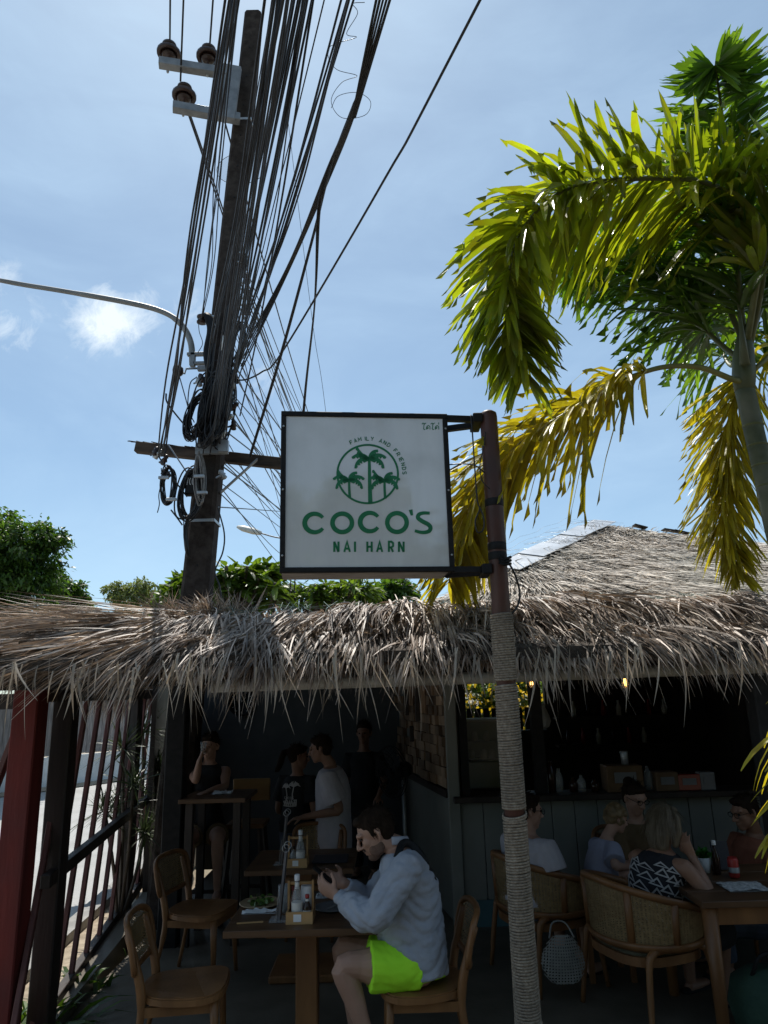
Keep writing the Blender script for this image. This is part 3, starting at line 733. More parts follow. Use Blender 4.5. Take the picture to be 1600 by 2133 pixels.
# large dark tree, far left
Yt = 17; base = at(20, 1630, Yt); s = Yt/1479*1.0
tree('broadleaf_tree', 'dense dark green tree rising behind the thatch at far left', (base[0]-.6, Yt, -.1),
     [(at(-20, 1150, Yt), (1.15, 1.1, 1.0)), (at(60, 1140, Yt), (.85, .9, .7)), (at(30, 1215, Yt), (1.2, 1.0, .7)), (at(-60, 1230, Yt), (1.2, 1.1, .9)), (at(-30, 1085, Yt), (.6, .7, .45)), (at(100, 1120, Yt), (.42, .5, .35)), (at(-150, 1150, Yt), (1.2, 1.1, 1.1)),
      (at(-100, 1350, Yt), (1.6, 1.2, 1.0)), (at(20, 1340, Yt), (1.3, 1.1, .9))], 46000, .125, M_lfd, .3, 1)
tree('broadleaf_tree', 'small dark green tree right of the big dark tree at left', (at(140, 1600, 19)[0], 19, -.1),
     [(at(140, 1238, 19), (.5, .5, .42)), (at(108, 1225, 19), (.4, .5, .4)), (at(160, 1270, 19), (.45, .5, .35)), (at(110, 1300, 19), (.9, .6, .5))], 11000, .12, M_lfd, .12, 2)
tree('feathery_tree', 'pale feathery tree standing alone left of the utility pole', (at(275, 1640, 30)[0], 30, -.1),
     [(at(268, 1245, 30), (.85, .8, .55)), (at(245, 1228, 30), (.6, .6, .4)), (at(295, 1222, 30), (.5, .6, .4)), (at(320, 1255, 30), (.7, .7, .5)), (at(280, 1290, 30), (1.3, .8, .5))], 9000, .13, M_lfp, .14, 3, shell=.2)
tree('feathery_tree', 'pale green tree close against the left side of the pole', (at(370, 1640, 24)[0], 24, -.1),
     [(at(370, 1238, 24), (.65, .6, .4)), (at(345, 1250, 24), (.45, .5, .3)), (at(395, 1225, 24), (.35, .5, .35)), (at(390, 1280, 24), (1.0, .6, .5))], 6000, .15, M_lfm, .12, 4, shell=.3)
# frangipani behind the ridge, big paddle leaves
def frangipani(label, base, tips, seed, group, ls=1.0):
    g = random.Random(seed); t = thing('frangipani_tree', label, 'tree', base, group); base = Vector(base); b = MB(); lv = MB(); mid = base+Vector((0, 0, 1.9))
    b.tube([base, mid], [.09, .06], 8)
    for tp in tips:
        tp = Vector(tp); b.tube(catmull([mid-Vector((0, 0, .4)), mid.lerp(tp, .55)+Vector((g.gauss(0, .1), 0, -.08)), tp], 4), [.04]*3+[.03]*3+[.022]*3, 6)
        for i in range(20):
            a = 2*math.pi*(i*.382+g.random()*.2); el = g.uniform(-.5, .75)
            d = Vector((math.cos(a)*math.cos(el), math.sin(a)*math.cos(el), math.sin(el)))
            vs, fs = leaflet_geo(tp+d*.02-Vector((0, 0, g.random()*.12)), d, g.uniform(.2, .36)*ls, g.uniform(.07, .1)*ls, g.uniform(.15, .6), g.gauss(0, .3), g, jag=False); lv.add(vs, fs)
    b.build('trunk', M_bark, t); stuff(lv.build('crown', M_lfm, t))
gg = random.Random(9)
tp = [at(gg.uniform(445, 575), gg.uniform(1178, 1240), gg.uniform(8.9, 10.2)) for _ in range(38)]
frangipani('paddle leaved green tree just right of the utility pole', (at(505, 1250, 9.6)[0], 9.6, -.1), tp, 1, 'garden trees behind the thatch')
tp = [at(gg.uniform(570, 745), gg.uniform(1214, 1252), gg.uniform(11.5, 13)) for _ in range(60)]
frangipani('low paddle leaved green tree under the left half of the hanging sign', (at(650, 1250, 12.2)[0], 12.2, -.1), tp, 2, 'garden trees behind the thatch', .68)
tree('garden_shrub', 'dark round shrub under the right half of the hanging sign', (at(815, 1400, 14)[0], 14, -.1), [(at(815, 1238, 14), (.45, .5, .3)), (at(790, 1260, 14), (.6, .5, .3))], 4500, .16, M_lfd, .08, 6, 'shrub', group='garden trees behind the thatch')
tree('garden_shrub', 'yellow green spiky shrub behind the ridge beneath the sign centre', (at(745, 1400, 13)[0], 13, -.1), [(at(748, 1235, 13), (.35, .4, .24)), (at(720, 1250, 13), (.4, .4, .2))], 2500, .26, M_lfm, .07, 7, 'shrub', group='garden trees behind the thatch', elong=7)
tree('garden_shrub', 'green shrub at the left foot of the utility pole above the thatch', (at(395, 1400, 10)[0], 10, -.1), [(at(408, 1222, 10), (.22, .3, .18)), (at(380, 1240, 10), (.3, .3, .16))], 1500, .2, M_lfm, .06, 8, 'shrub', group='garden trees behind the thatch')
# big trees added out of view behind the viewer to block low sky light
for k, (x, y) in enumerate(((-7.5, -11), (-2.5, -13), (2.5, -12), (7.5, -10.5), (11, -5))):
    tree('sky_block_tree', 'large leafy tree added out of view behind the viewer to block sky light', (x, y, -.1), [((x, y, 4.6), (2.9, 2.0, 2.6)), ((x+1.6, y, 2.6), (2.2, 1.8, 2.2)), ((x-1.6, y+.4, 2.6), (2.2, 1.8, 2.2)), ((x, y, 6.4), (1.9, 1.6, 1.5))], 6000, .55, M_lfd, .3, 40+k, group='added trees behind the viewer that block sky light')
# ============================================================ UTILITY POLE, CABLES
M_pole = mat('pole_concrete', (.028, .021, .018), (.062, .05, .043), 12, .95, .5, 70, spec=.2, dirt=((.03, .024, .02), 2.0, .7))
M_oldwood = mat('old_crossarm_wood', (.025, .018, .014), (.10, .07, .05), 9, .85, .7, 30, stretch=(.25, 1, 1), dirt=((.015, .012, .01), 4, .8))
M_porc = mat('brown_porcelain', (.03, .017, .014), (.05, .028, .023), 6, .35, 0)
M_cable = mat('cable_sheath', (.012, .012, .014), (.026, .025, .026), 30, .5)
M_cableg = mat('grey_cable', (.16, .15, .14), (.24, .23, .22), 30, .6)
M_greyst = mat('grey_bracket', (.17, .18, .19), (.26, .27, .28), 8, .5, .15, 50, metal=.35)
M_lamphead = mat('lamp_housing', (.45, .44, .40), (.56, .55, .5), 8, .5)
M_plasticfilm = mat('plastic_film', (.7, .72, .75), None, 5, .3, alpha=.22)
def poleX(py): return 529+(412-529)*(py-40)/(1225-40)
PB, PT = P(poleX(1600), 1600, 7.0), P(529, 36, 7.0)
pole = thing('utility_pole', 'tall leaning concrete utility pole crowded with black cables and brackets', 'utility pole', (P(poleX(1700), 1700, 7).x, 7, -.1))
def pole_at(z): t = (z-PB.z)/(PT.z-PB.z); return PB.lerp(PT, t)
b = MB(); pv = []
for z, w_ in ((-.1, .31), (3, .27), (6, .238), (PT.z, .2)):
    c = pole_at(z); h = w_/2; k = h*.72
    pv += [c+Vector(q) for q in ((-h, -k, 0), (-k, -h, 0), (k, -h, 0), (h, -k, 0), (h, k, 0), (k, h, 0), (-k, h, 0), (-h, k, 0))]
b.add(pv, [(i*8+j, i*8+(j+1) % 8, i*8+8+(j+1) % 8, i*8+8+j) for i in range(3) for j in range(8)]+[tuple(range(24, 32))])
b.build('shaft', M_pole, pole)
for z in np.arange(3.2, 9.9, .42):       # form holes
    c = pole_at(z); h = .5*np.interp(z, (3, 6, PT.z), (.27, .238, .2)); bb = MB(); bb.lathe([(.011, 0), (.009, .004)], c+Vector((.01, -h-.003, 0)), 8, (0, -1, 0)); bb.build('bolt_hole', M_blackm, pole)
for py in (1090, 262):
    q = P(poleX(py), py, 7); h = .5*np.interp(q.z, (3, 6, 10), (.27, .238, .2))+.006; b = MB(); b.box(q, (2*h, 2*h, .028)); b.build('steel_band', M_steel, pole)
def parm(px0, py0, px1, py1, w_, h_, mt, nm, Yb=6.82):
    c = P(px1, py1, Yb); a = PZ(px0, py0, c.z); a.y = max(min(a.y, 7.5), 6.2); a = P(px0, py0, a.y)
    b = MB(); b.bar(a, c, w_, h_, bev=.006); return b.build(nm, mt, pole), a, c
parm(331, 130, 500, 158, .1, .1, M_greyst, 'steel_crossarm'); parm(360, 222, 500, 248, .1, .1, M_greyst, 'steel_crossarm')
b = MB(); b.poly([P(p[0], p[1], 6.74) for p in ((448, 128), (502, 138), (488, 246), (430, 238), (438, 215), (450, 205), (455, 165), (446, 152))], (0, .05, 0)); b.build('arm_plate', M_greyst, pole)
def insulator(px, py, Y, r=.138):
    c = P(px, py, Y); b = MB()
    b.lathe([(.016, -.19), (.016, -.09), (.04, -.09), (r*.55, -.075), (r*.62, -.02), (r*.6, -.035), (r*.95, -.05), (r, -.03), (r, -.005), (r*.75, .02), (r*.45, .035), (r*.45, .06), (r*.62, .07), (r*.6, .1), (.045, .115), (.03, .135), (0, .14)], c, 18)
    b.build('insulator', M_porc, pole)
    b = MB(); b.lathe([(.012, -.30), (.018, -.28), (.018, -.19)], c, 8); b.build('insulator_pin', M_steel, pole)
insulator(352, 108, 6.75); insulator(434, 116, 6.75); insulator(384, 197, 6.75)
wa, wc = P(284, 932, 7.24), P(640, 972, 7.24)
b = MB(); b.bar(wa, wc, .1, .115, bev=.006); b.build('timber_crossarm', M_oldwood, pole)
b = MB(); g_ = random.Random(3)
for i in range(26):
    t = g_.uniform(.02, .45); q = wa.lerp(wc, t)+Vector((0, -.02, .055)); b.bar(q, q+Vector((-.09-g_.random()*.1, g_.gauss(0, .02), .015+g_.random()*.02)), .012, .006)
stuff(b.build('splinters', M_oldwood, pole))
for a, c in (((352, 928), (392, 988)), ((536, 957), (460, 1026))):
    b = MB(); b.bar(P(*a, 7.08), P(*c, 6.9), .012, .045, up=(0, 1, 0)); b.build('brace', M_greyst, pole)
b = MB(); b.box(P(442, 936, 6.83), (.33, .05, .1)); b.box(P(466, 930, 6.8), (.10, .06, .12)); b.build('clamp', M_steel, pole)
# street light arm
b = MB(); b.tube(catmull([P(*q) for q in ((-260, 530, 6.9), (0, 584, 6.9), (130, 606, 6.9), (260, 629, 6.9), (335, 648, 6.9), (376, 674, 6.88), (397, 712, 6.86), (401, 760, 6.85))], 6), [.024]*7+[.026]*7+[.029]*14+[.033]*15, 10)
b.build('lamp_arm', mat('lamp_arm_grey', (.16, .165, .16), (.24, .245, .24), 6, .5, .1, 40, dirt=((.15, .15, .15), 3, .6)), pole)
q = P(-300, 522, 6.9); b = MB(); b.tube([q+Vector((.2, 0, -.03)), q, q-Vector((.35, 0, 0)), q-Vector((.5, 0, .03))], [.05, .09, .11, .06], 10, r2=[.03, .05, .06, .03]); b.build('lamp_head', M_lamphead, pole)
for (px, py, w_, h_) in ((410, 738, .2, .035), (402, 750, .05, .16), (416, 757, .13, .03), (424, 768, .12, .05)):
    b = MB(); b.box(P(px, py, 6.84), (w_, .05, h_), None, .004); b.build('lamp_bracket', M_greyst, pole)
def spool(px, py, Y, r=.045, n=3):
    c = P(px, py, Y); b = MB(); pr = []
    for k in range(n): pr += [(r*.55, -.03*n+.06*k), (r, -.03*n+.06*k+.01), (r, -.03*n+.06*k+.03), (r*.5, -.03*n+.06*k+.045)]
    b.lathe(pr, c, 12); return b.build('spool_insulator', M_porc, pole)
for px, py in ((508, 537), (514, 580), (515, 612), (514, 645)):
    spool(px, py, 6.9, .045, 2); b = MB(); b.bar(P(px-14, py-10, 6.9), P(px+3, py-10, 6.9), .03, .012); b.bar(P(px-14, py+9, 6.9), P(px+3, py+9, 6.9), .03, .012); b.build('spool_bracket', M_steel, pole)
spool(421, 664, 6.85, .055, 2)
for a_, c_ in (((420, 655), (448, 660)), ((422, 672), (448, 676))): b = MB(); b.bar(P(*a_, 6.85), P(*c_, 6.85), .03, .014); b.build('spool_bracket', M_steel, pole)
b = MB(); c = P(372, 773, 6.8); b.lathe([(.02, -.06), (.06, -.045), (.05, -.02), (.065, 0), (.05, .03), (.03, .05)], c, 12, (1, .2, .1)); b.build('cup_insulator', M_porc, pole)
b = MB(); b.tube([c, P(385, 778, 6.8), P(388, 768, 6.8), P(415, 767, 6.84)], .012, 6); b.build('hook_rod', M_steel, pole)
# small hardware on the right edge of the pole
g_ = random.Random(12)
for px, py in ((478, 790), (485, 800), (492, 788), (481, 828), (488, 846), (470, 812), (476, 870), (487, 885), (463, 905), (415, 795), (420, 787), (452, 905), (330, 946), (343, 958), (347, 985), (463, 988), (325, 940)):
    b = MB(); c = P(px, py, 6.78)
    b.lathe([(.01, -.06), (.03, -.05), (.022, -.02), (.035, -.01), (.02, .02), (.03, .03), (.008, .06)], c, 8, (g_.gauss(0, .6), g_.gauss(0, .4), 1)); b.bar(c, c+Vector((-.07, .05, g_.gauss(0, .02))), .014, .014); b.build('wire_clamp', M_porc if g_.random() < .5 else M_steel, pole)
# black closure box with three pale strokes, splice sleeves
c = P(399, 1008, 6.7); b = MB(); b.box(c, (.105, .1, .24), None, .015); bx_ = b.build('splice_box', M_blackm, pole)
M_mark = mat('pale_marking', (.45, .46, .47), None, 5, .6)
def stroke3(b, pts, w_, nrm_, th=.002):
    """flat ribbon of width w_ through world points lying in a plane with normal nrm_"""
    pts = [Vector(p) for p in pts]; n = len(pts); nrm_ = Vector(nrm_).normalized(); L_, R_ = [], []
    closed = (pts[0]-pts[-1]).length < 1e-6
    for i in range(n):
        if closed: a, c2 = pts[(i-1) % (n-1)], pts[(i+1) % (n-1)]
        else: a, c2 = pts[max(i-1, 0)], pts[min(i+1, n-1)]
        t1 = (pts[i]-a); t2 = (c2-pts[i])
        t1 = t1.normalized() if t1.length > 1e-9 else t2.normalized(); t2 = t2.normalized() if t2.length > 1e-9 else t1
        t = (t1+t2); t = t.normalized() if t.length > 1e-6 else t1
        s_ = nrm_.cross(t).normalized(); k = 1/max(.45, abs(s_.dot(nrm_.cross(t1).normalized())))
        ww = (w_[i] if hasattr(w_, '__len__') else w_)/2*k
        L_.append(pts[i]-s_*ww); R_.append(pts[i]+s_*ww)
    for i in range(n-1):
        q = [L_[i], R_[i], R_[i+1], L_[i+1]]; vs = [v+nrm_*th for v in q]+q
        b.add(vs, [(0, 1, 2, 3), (0, 4, 5, 1), (3, 2, 6, 7), (1, 5, 6, 2), (0, 3, 7, 4)])
b = MB(); sx = c.x-.03
for k, (w_, op) in enumerate(((0, 1), (.035, 0), (.06, 0))):
    zc = c.z+.01; x = sx+w_
    if k == 0: stroke3(b, [(x-.012, c.y-.052, zc+.035), (x+.012, c.y-.052, zc+.035), (x, c.y-.052, zc-.035)], .009, (0, -1, 0))
    else: stroke3(b, [(x+.01*math.cos(a), c.y-.052, zc+.032*math.sin(a)) for a in np.linspace(R(70), R(290), 9)], .008, (0, -1, 0))
b.build('marking', M_mark, bx_)
def coil(name, px, py, rx_px, ry_px, Y, n, r, spread, mt, seed, lean=0, cx=0):
    g = random.Random(seed); b = MB(); c = P(px, py, Y); s = (Y*.97+(c.z-ZC)*.245)/FPX; rx, ry = rx_px*s, ry_px*s
    for k in range(n):
        ox, oy, oz = g.gauss(0, spread), g.gauss(0, spread*1.2), g.gauss(0, spread); e = g.uniform(.9, 1.08)
        pts = [(c.x+ox+rx*e*math.cos(a)+lean*ry*math.sin(a), c.y+oy+.03*math.sin(a*2+k), c.z+oz+ry*e*math.sin(a)) for a in np.linspace(0, 2*math.pi, 29)]
        b.tube(pts, r, 5, caps=False)
    o = b.build(name, mt, None); return o
def ctag(o, label, grp='coils of spare cable hung on the pole'): tag(o, label, 'cable coil', grp)
ctag(coil('cable_coil', 350, 1012, 12, 40, 6.62, 9, .007, .012, M_cable, 1), 'narrow black cable ring hanging left of the pole below the timber arm')
ctag(coil('cable_coil', 398, 1028, 22, 52, 6.66, 12, .008, .014, M_cable, 2, .1), 'wide black cable loop around the small black box on the pole')
ctag(coil('cable_coil', 417, 996, 8, 52, 6.6, 9, .006, .011, M_cableg, 3, -.08), 'grey cable hank tied upright on the front of the pole')
ctag(coil('cable_coil', 408, 868, 17, 46, 6.68, 26, .007, .022, M_cable, 4, .22), 'thick black coil bundle on the pole above the timber crossarm')
ctag(coil('cable_coil', 492, 720, 12, 50, 6.72, 7, .007, .015, M_cable, 5, .2), 'dark cable loops on the right of the pole beside the spools')
ctag(coil('cable_coil', 448, 850, 18, 75, 6.7, 22, .008, .05, M_cable, 6, .15), 'dense tangle of black cable slack in front of the pole')
b = MB()
for px, py in ((415, 992), (421, 1026), (341, 995), (357, 1040)): b.box(P(px, py, 6.55), (.1, .03, .03), None, .005)
b.build('cable_tie', M_steel, pole)
b = MB(); b.tube(catmull([P(*q) for q in ((432, 655, 6.8), (440, 690, 6.76), (432, 740, 6.75), (440, 790, 6.73), (428, 850, 6.72), (436, 905, 6.73))], 5), .05, 8, r2=.03); b.build('cable_sleeve', M_blackm, pole)
b = MB(); b.tube([P(466, 690, 6.74), P(463, 730, 6.73)], .012, 6); b.build('pale_sleeve', M_white, pole)
b = MB(); b.box(P(478, 668, 6.72), (.09, .06, .34), Matrix.Rotation(R(8), 3, 'Y'), .01); b.build('junction_cover', M_blackm, pole)

# ---- cables: every one a thing
CG = random.Random(17)
def cable(pts, r, label, group, mt=None, n=8, fuzz=0.0, ext=True, name='overhead_cable'):
    w_ = [P(*q) if len(q) == 3 else Vector(q[:3]) for q in pts]
    if fuzz: w_ = [w_[0]]+[v+Vector((CG.gauss(0, fuzz), 0, CG.gauss(0, fuzz))) for v in w_[1:-1]]+[w_[-1]]
    if ext: d = (w_[-1]-w_[-2]); w_.append(w_[-1]+d.normalized()*7+Vector((0, 0, .25)))
    b = MB(); b.tube(catmull(w_, n), r, 5, caps=False)
    o = b.build(name, mt or M_cable); o.data.name = name; return tag(o, label, 'cable', group)
def bundle(n, A, Bx, label, mids=(), r=(.004, .008), group='cables strung over the street from the pole', YB=2.9, yb=-45, jit=3, mt=None):
    for i in range(n):
        u = (i+CG.random())/n; v = CG.random()
        a = (lerp(A[0], A[2], u), lerp(A[1], A[3], v), lerp(6.72, 6.88, CG.random()))
        bt = (lerp(Bx[0], Bx[1], CG.random()*.35+u*.65), yb, YB+CG.gauss(0, .1))
        m_ = []
        # mid point: straight in space, plus a small sideways wander
        pa, pb = P(*a), P(*bt)
        for t in (.3, .62):
            q = pa.lerp(pb, t); q = q+Vector((CG.gauss(0, .022), 0, -.10*4*t*(1-t)*CG.uniform(.5, 1.3))); m_.append((*q,))
        pts = [pa]+[Vector(q) for q in m_]+[pb]
        d = (pts[-1]-pts[-2]).normalized(); pts.append(pb+d*7+Vector((0, 0, .2)))
        b = MB(); b.tube(catmull(pts, 7), CG.uniform(*r), 5, caps=False); o = b.build('overhead_cable', mt or M_cable); tag(o, label, 'cable', group)
bundle(7, (327, 946, 343, 952), (470, 506), 'black cable in the leftmost bundle rising from the end of the timber arm', r=(.006, .0085), jit=2)
bundle(5, (418, 655, 424, 668), (482, 508), 'thin cable rising from the left spool insulator of the pole', r=(.003, .005))
bundle(11, (425, 800, 466, 950), (556, 606), 'black cable in the dense bundle running up the face of the pole', r=(.0035, .009))
bundle(14, (458, 690, 505, 870), (606, 668), 'black cable in the dense bundle just right of the pole top', r=(.0035, .0095))
bundle(4, (428, 720, 476, 900), (560, 640), 'heavy black cable lying close against the middle of the pole', r=(.006, .0105))
for i in range(16):
    x_ = CG.uniform(-20, 22); y0, y1 = CG.uniform(690, 790), CG.uniform(860, 945)
    loose_pts = [(poleX(lerp(y0, y1, t))+x_+CG.gauss(0, 5), lerp(y0, y1, t), 6.74-.04*math.sin(t*3.1)) for t in (0, .3, .6, 1)]
    b = MB(); b.tube(catmull([P(*q) for q in loose_pts], 5), CG.uniform(.006, .012), 5); tag(b.build('riser_cable', M_cable), 'black riser cable strapped down the face of the pole', 'cable', 'riser cables on the pole')
bundle(1, (490, 755, 491, 762), (685, 688), 'lone thin cable between the two thick bundles right of the pole', r=(.004, .005))
bundle(7, (478, 775, 496, 800), (715, 755), 'black cable in the third bundle right of the pole', r=(.005, .008))
for i in range(5):
    o = 6*i
    cable([(496+2*i, 745+6*i, 6.8), (597+1.5*i, 560, 5.2), (682+3*i, 352, 4.05), (738+2*i, 215, 3.5), (792+8*i, -40, 2.9)], CG.uniform(.006, .009), 'black cable in the rightmost bundle that bends above the sign', 'cables strung over the street from the pole')
for i in range(2):
    cable([(604+i*9, 1236, 8.6), (630+i*3, 870, 6.9), (655, 640, 5.0), (667-i*4, 430, 4.35), (690, 340, 4.0), (740, 212, 3.5)], .0075, 'black cable dropping from the rightmost bundle to behind the sign top', 'drop cables near the sign', ext=False)
    cable([(519+i*3, 952, 6.75), (585+i*3, 735, 5.5), (648+i*2, 505, 4.7), (690, 345, 4.0), (738, 214, 3.5)], .0075, 'black cable from the right half of the timber arm up to the rightmost bundle', 'drop cables near the sign', ext=False)
cable([(478, 776, 6.75), (503, 792, 6.6), (545, 775, 6.2), (590, 730, 5.7), (800, 375, 4.2), (1000, 0, 3.0)], .0085, 'single long cable slanting across the open sky to the top edge', 'cables strung over the street from the pole')
for (a, c) in (((354, 84), (355, -45)), ((437, 96), (447, -45)), ((376, 170), (384, -45))):
    pa = P(a[0], a[1], 6.75); d = P(c[0], c[1], 6.0)
    b = MB(); b.tube([pa, pa.lerp(d, .5), d, d+(d-pa).normalized()*9], .011, 6); tag(b.build('power_line', M_cable), {354: 'power line from the leftmost brown insulator to the top edge', 437: 'power line from the insulator nearest the pole to the top edge', 376: 'power line from the lower brown insulator to the top edge'}[a[0]], 'power line', 'power lines on the insulators')
# far run: cables leading away to a pole hidden behind the sign
FARP = P(712, 1150, 34)
far = thing('utility_pole', 'distant utility pole down the street hidden mostly by the sign', 'utility pole', (FARP.x, 34, -.1))
b = MB(); b.box((FARP.x, 34.1, 5.3), (.24, .24, 11)); b.build('shaft', M_pole, far)
b = MB(); b.tube(catmull([P(690, 1135, 33.9), P(585, 1121, 33.9), P(548, 1112, 33.9), P(520, 1105, 33.9)], 5), .035, 6); b.build('lamp_arm', M_greyst, far)
b = MB(); a, c = P(544, 1111, 33.9), P(494, 1097, 33.9); b.tube([a, a.lerp(c, .3), a.lerp(c, .75), c], [.12, .2, .2, .08], 10, r2=[.08, .13, .12, .05]); b.build('lamp_head', M_lamphead, far)
for i in range(30):
    py = 520+540*((i+CG.random())/30); a = P(poleX(py)+24+CG.gauss(0, 4), py, 6.95); e = P(CG.uniform(640, 760), CG.uniform(1060, 1230) if i > 5 else 1050, 34)
    m_ = a.lerp(e, .4)-Vector((0, 0, CG.uniform(.05, .5)))
    b = MB(); b.tube(catmull([a, m_, e], 12), CG.uniform(.004, .009), 4, caps=False)
    tag(b.build('overhead_cable', M_cable), 'black cable fanning down from the right of the pole to behind the sign' if i % 30 < 22 else 'low black cable leaving the pole under the timber arm towards the sign foot', 'cable', 'cables running on to the next pole')
for i, a in enumerate(((392, 236), (396, 238), (468, 252))):
    pa = P(*a, 6.8); e = P(700+8*i, 1085, 34); m_ = pa.lerp(e, .3)-Vector((0, 0, .3)); b = MB(); b.tube(catmull([pa, m_, e], 12), .011, 5, caps=False)
    tag(b.build('power_line', M_cable), 'power line slanting down behind the pole from the lower steel arm', 'power line', 'power lines on to the next pole')
# thin strands and slack
def loose(pts, r, label, mt=None, n=7):
    b = MB(); b.tube(catmull([P(*q) for q in pts], n), r, 5, caps=False); tag(b.build('loose_wire', mt or M_cable), label, 'wire', 'loose wires around the pole')
loose([(600, 250, 6), (630, 500, 6.5), (655, 700, 6.8), (678, 852, 7.2), (720, 1230, 9.5)], .0025, 'hair thin wire slanting down to the top edge of the sign')
loose([(454, 1058, 6.8), (467, 1110, 6.78), (464, 1150, 6.78), (448, 1190, 6.8), (457, 1220, 6.8), (464, 1262, 6.8)], .008, 'slack black cable hanging down the right side of the pole')
loose([(392, 1078, 6.75), (386, 1110, 6.74), (389, 1140, 6.74), (392, 1158, 6.8)], .022, 'thick black cable end bent against the left of the pole')
loose([(383, 1075, 6.72), (383, 1110, 6.72), (386, 1145, 6.74), (392, 1160, 6.8)], .006, 'thin black cable down the lower left side of the pole')
loose([(356, 1062, 6.6), (370, 1080, 6.62), (380, 1094, 6.64)], .008, 'short black cable tail below the narrow hanging ring')
loose([(336, 975, 6.6), (337, 1000, 6.6), (331, 1030, 6.6), (332, 1050, 6.6), (328, 1068, 6.6)], .005, 'crinkled black wire dangling left of the narrow ring')
loose([(346, 820, 6.6), (348, 838, 6.6), (370, 868, 6.65), (402, 905, 6.72)], .009, 'black cable crossing from the left bundle to the pole above the timber arm')
loose([(374, 785, 6.8), (392, 850, 6.75), (404, 905, 6.72)], .006, 'thin black wire from the cup insulator down to the pole')
loose([(374, 785, 6.8), (362, 840, 6.7), (352, 890, 6.65), (345, 945, 6.62)], .005, 'thin black wire from the cup insulator down to the arm end')
loose([(330, 950, 6.65), (352, 985, 6.6), (372, 1012, 6.62), (390, 1035, 6.65)], .008, 'black cable slanting below the left end of the timber arm')
loose([(413, 660, 6.8), (415, 690, 6.78), (422, 715, 6.78), (412, 735, 6.78)], .004, 'little kinked wire hanging under the left spool insulator')
loose([(405, 880, 6.7), (392, 850, 6.68), (396, 800, 6.68), (410, 785, 6.72)], .006, 'short black loop left of the pole below the lamp bracket')
loose([(760, 5, 3.0), (735, 8, 3.0), (745, 28, 3.0), (722, 70, 3.1), (742, 78, 3.2), (690, 95, 3.3), (684, 118, 3.35), (702, 145, 3.4), (744, 158, 3.45), (712, 172, 3.5), (690, 210, 3.55), (712, 245, 3.6), (760, 240, 3.6), (772, 212, 3.6), (745, 193, 3.6), (705, 200, 3.6), (690, 225, 3.6)], .0018, 'fine loose wire curling in loops over the right bundle')
b = MB(); c = P(504, 350, 7.25); b.tube([(c.x+.30*math.cos(a), c.y+.1*math.sin(a), c.z+.31*math.sin(a)) for a in np.linspace(0, 2*math.pi, 40)], .0035, 4, caps=False); hp = tag(b.build('wire_hoop', M_cable), 'thin wire hoop with pale plastic film behind the upper pole', 'hoop')
b = MB(); b.poly([(c.x+.295*math.cos(a), c.y+.1*math.sin(a), c.z+.305*math.sin(a)) for a in np.linspace(R(20), R(330), 24)]); b.build('plastic_film', M_plasticfilm, hp)
# ============================================================ SIGN AND ITS POST
M_pipe2 = mat('brown_pipe_paint', (.058, .024, .018), (.095, .04, .03), 6, .5, .2, 50, stretch=(1, 1, .4), dirt=((.05, .03, .025), 5, .7))
M_rope = mat('sisal_rope', (.23, .18, .13), (.44, .365, .28), 70, .9, .9, 300, dirt=((.11, .095, .08), 5, .6))
M_acryl = mat('white_acrylic', (.66, .665, .66), (.70, .705, .70), 1.2, .05, .02, 2.5, coat=.3, ior=1.75, stretch=(9, 9, 1), dirt=((.50, .50, .48), 4.5, .55))
M_green = mat('sign_green', (.012, .15, .058), (.016, .185, .075), 9, .4)
M_trayund = mat('sign_underside', (.33, .29, .26), (.48, .43, .39), 6, .6, .3, 40, stretch=(1, 6, 1), dirt=((.2, .16, .13), 5, .6))  # brownish bounce light from below is put into this colour
PX, PY = .57, 3.55
post = thing('sign_post', 'brown steel sign post with its lower length wound in sisal rope', 'post', (PX, PY, -.1))
b = MB(); b.lathe([(.046, -.1), (.046, 3.355), (.043, 3.375), (.025, 3.388), (0, 3.39)], (PX, PY, 0), 22); b.build('pipe', M_pipe2, post)
for z in (2.86, 2.96-.33, 2.58): b = MB(); b.lathe([(.0465, 0), (.048, .004), (.048, .035), (.0465, .04)], (PX, PY, z), 22); b.build('pipe_band', M_blackm, post)
def rope(z0, z1, pitch, rr_, seed, swell=0.0):
    g = random.Random(seed); n = int((z1-z0)/pitch); pts = []; k_ = 12; ph = 0; pn = 0
    for i in range(n*k_):
        a = 2*math.pi*i/k_
        if i % k_ == 0: ph, pn = pn, g.gauss(0, .0007)
        q = lerp(ph, pn, (i % k_)/k_); rad = .046+rr_*.9+swell*.5*(1+math.sin(z0*30+i*.004))+q*.6
        pts.append((PX+rad*math.cos(a), PY+rad*math.sin(a), z0+pitch*i/k_+q+.0022*math.sin(a+i*.003)))
    b = MB(); b.tube(pts, [rr_*(1+.13*math.sin(i*2.1)) for i in range(len(pts))], 6, ref=(0, 0, 1)); b.build('rope_winding', M_rope, post)
rope(1.985, 2.315, .0120, .0061, 1); rope(1.405, 1.975, .0122, .0062, 2); rope(.50, 1.355, .0122, .0062, 3, .003); rope(-.08, .44, .0125, .0064, 4, .004)
for zz in (1.372, 1.382): b = MB(); b.tube([(PX+.053*math.cos(a), PY+.053*math.sin(a), zz+.012*math.sin(a+.6)) for a in np.linspace(0, 6.283, 26)], .0055, 7, caps=False); b.build('rope_winding', M_rope, post)
g_ = random.Random(4)
for k in range(7): b = MB(); b.tube(catmull([(PX+.058*math.cos(a), PY+.058*math.sin(a), .455+.011*k+.02*math.sin(a*1+k*1.4)) for a in np.linspace(.3*k, 5.9+.3*k, 12)], 3), .006, 6); b.build('rope_winding', M_rope, post)
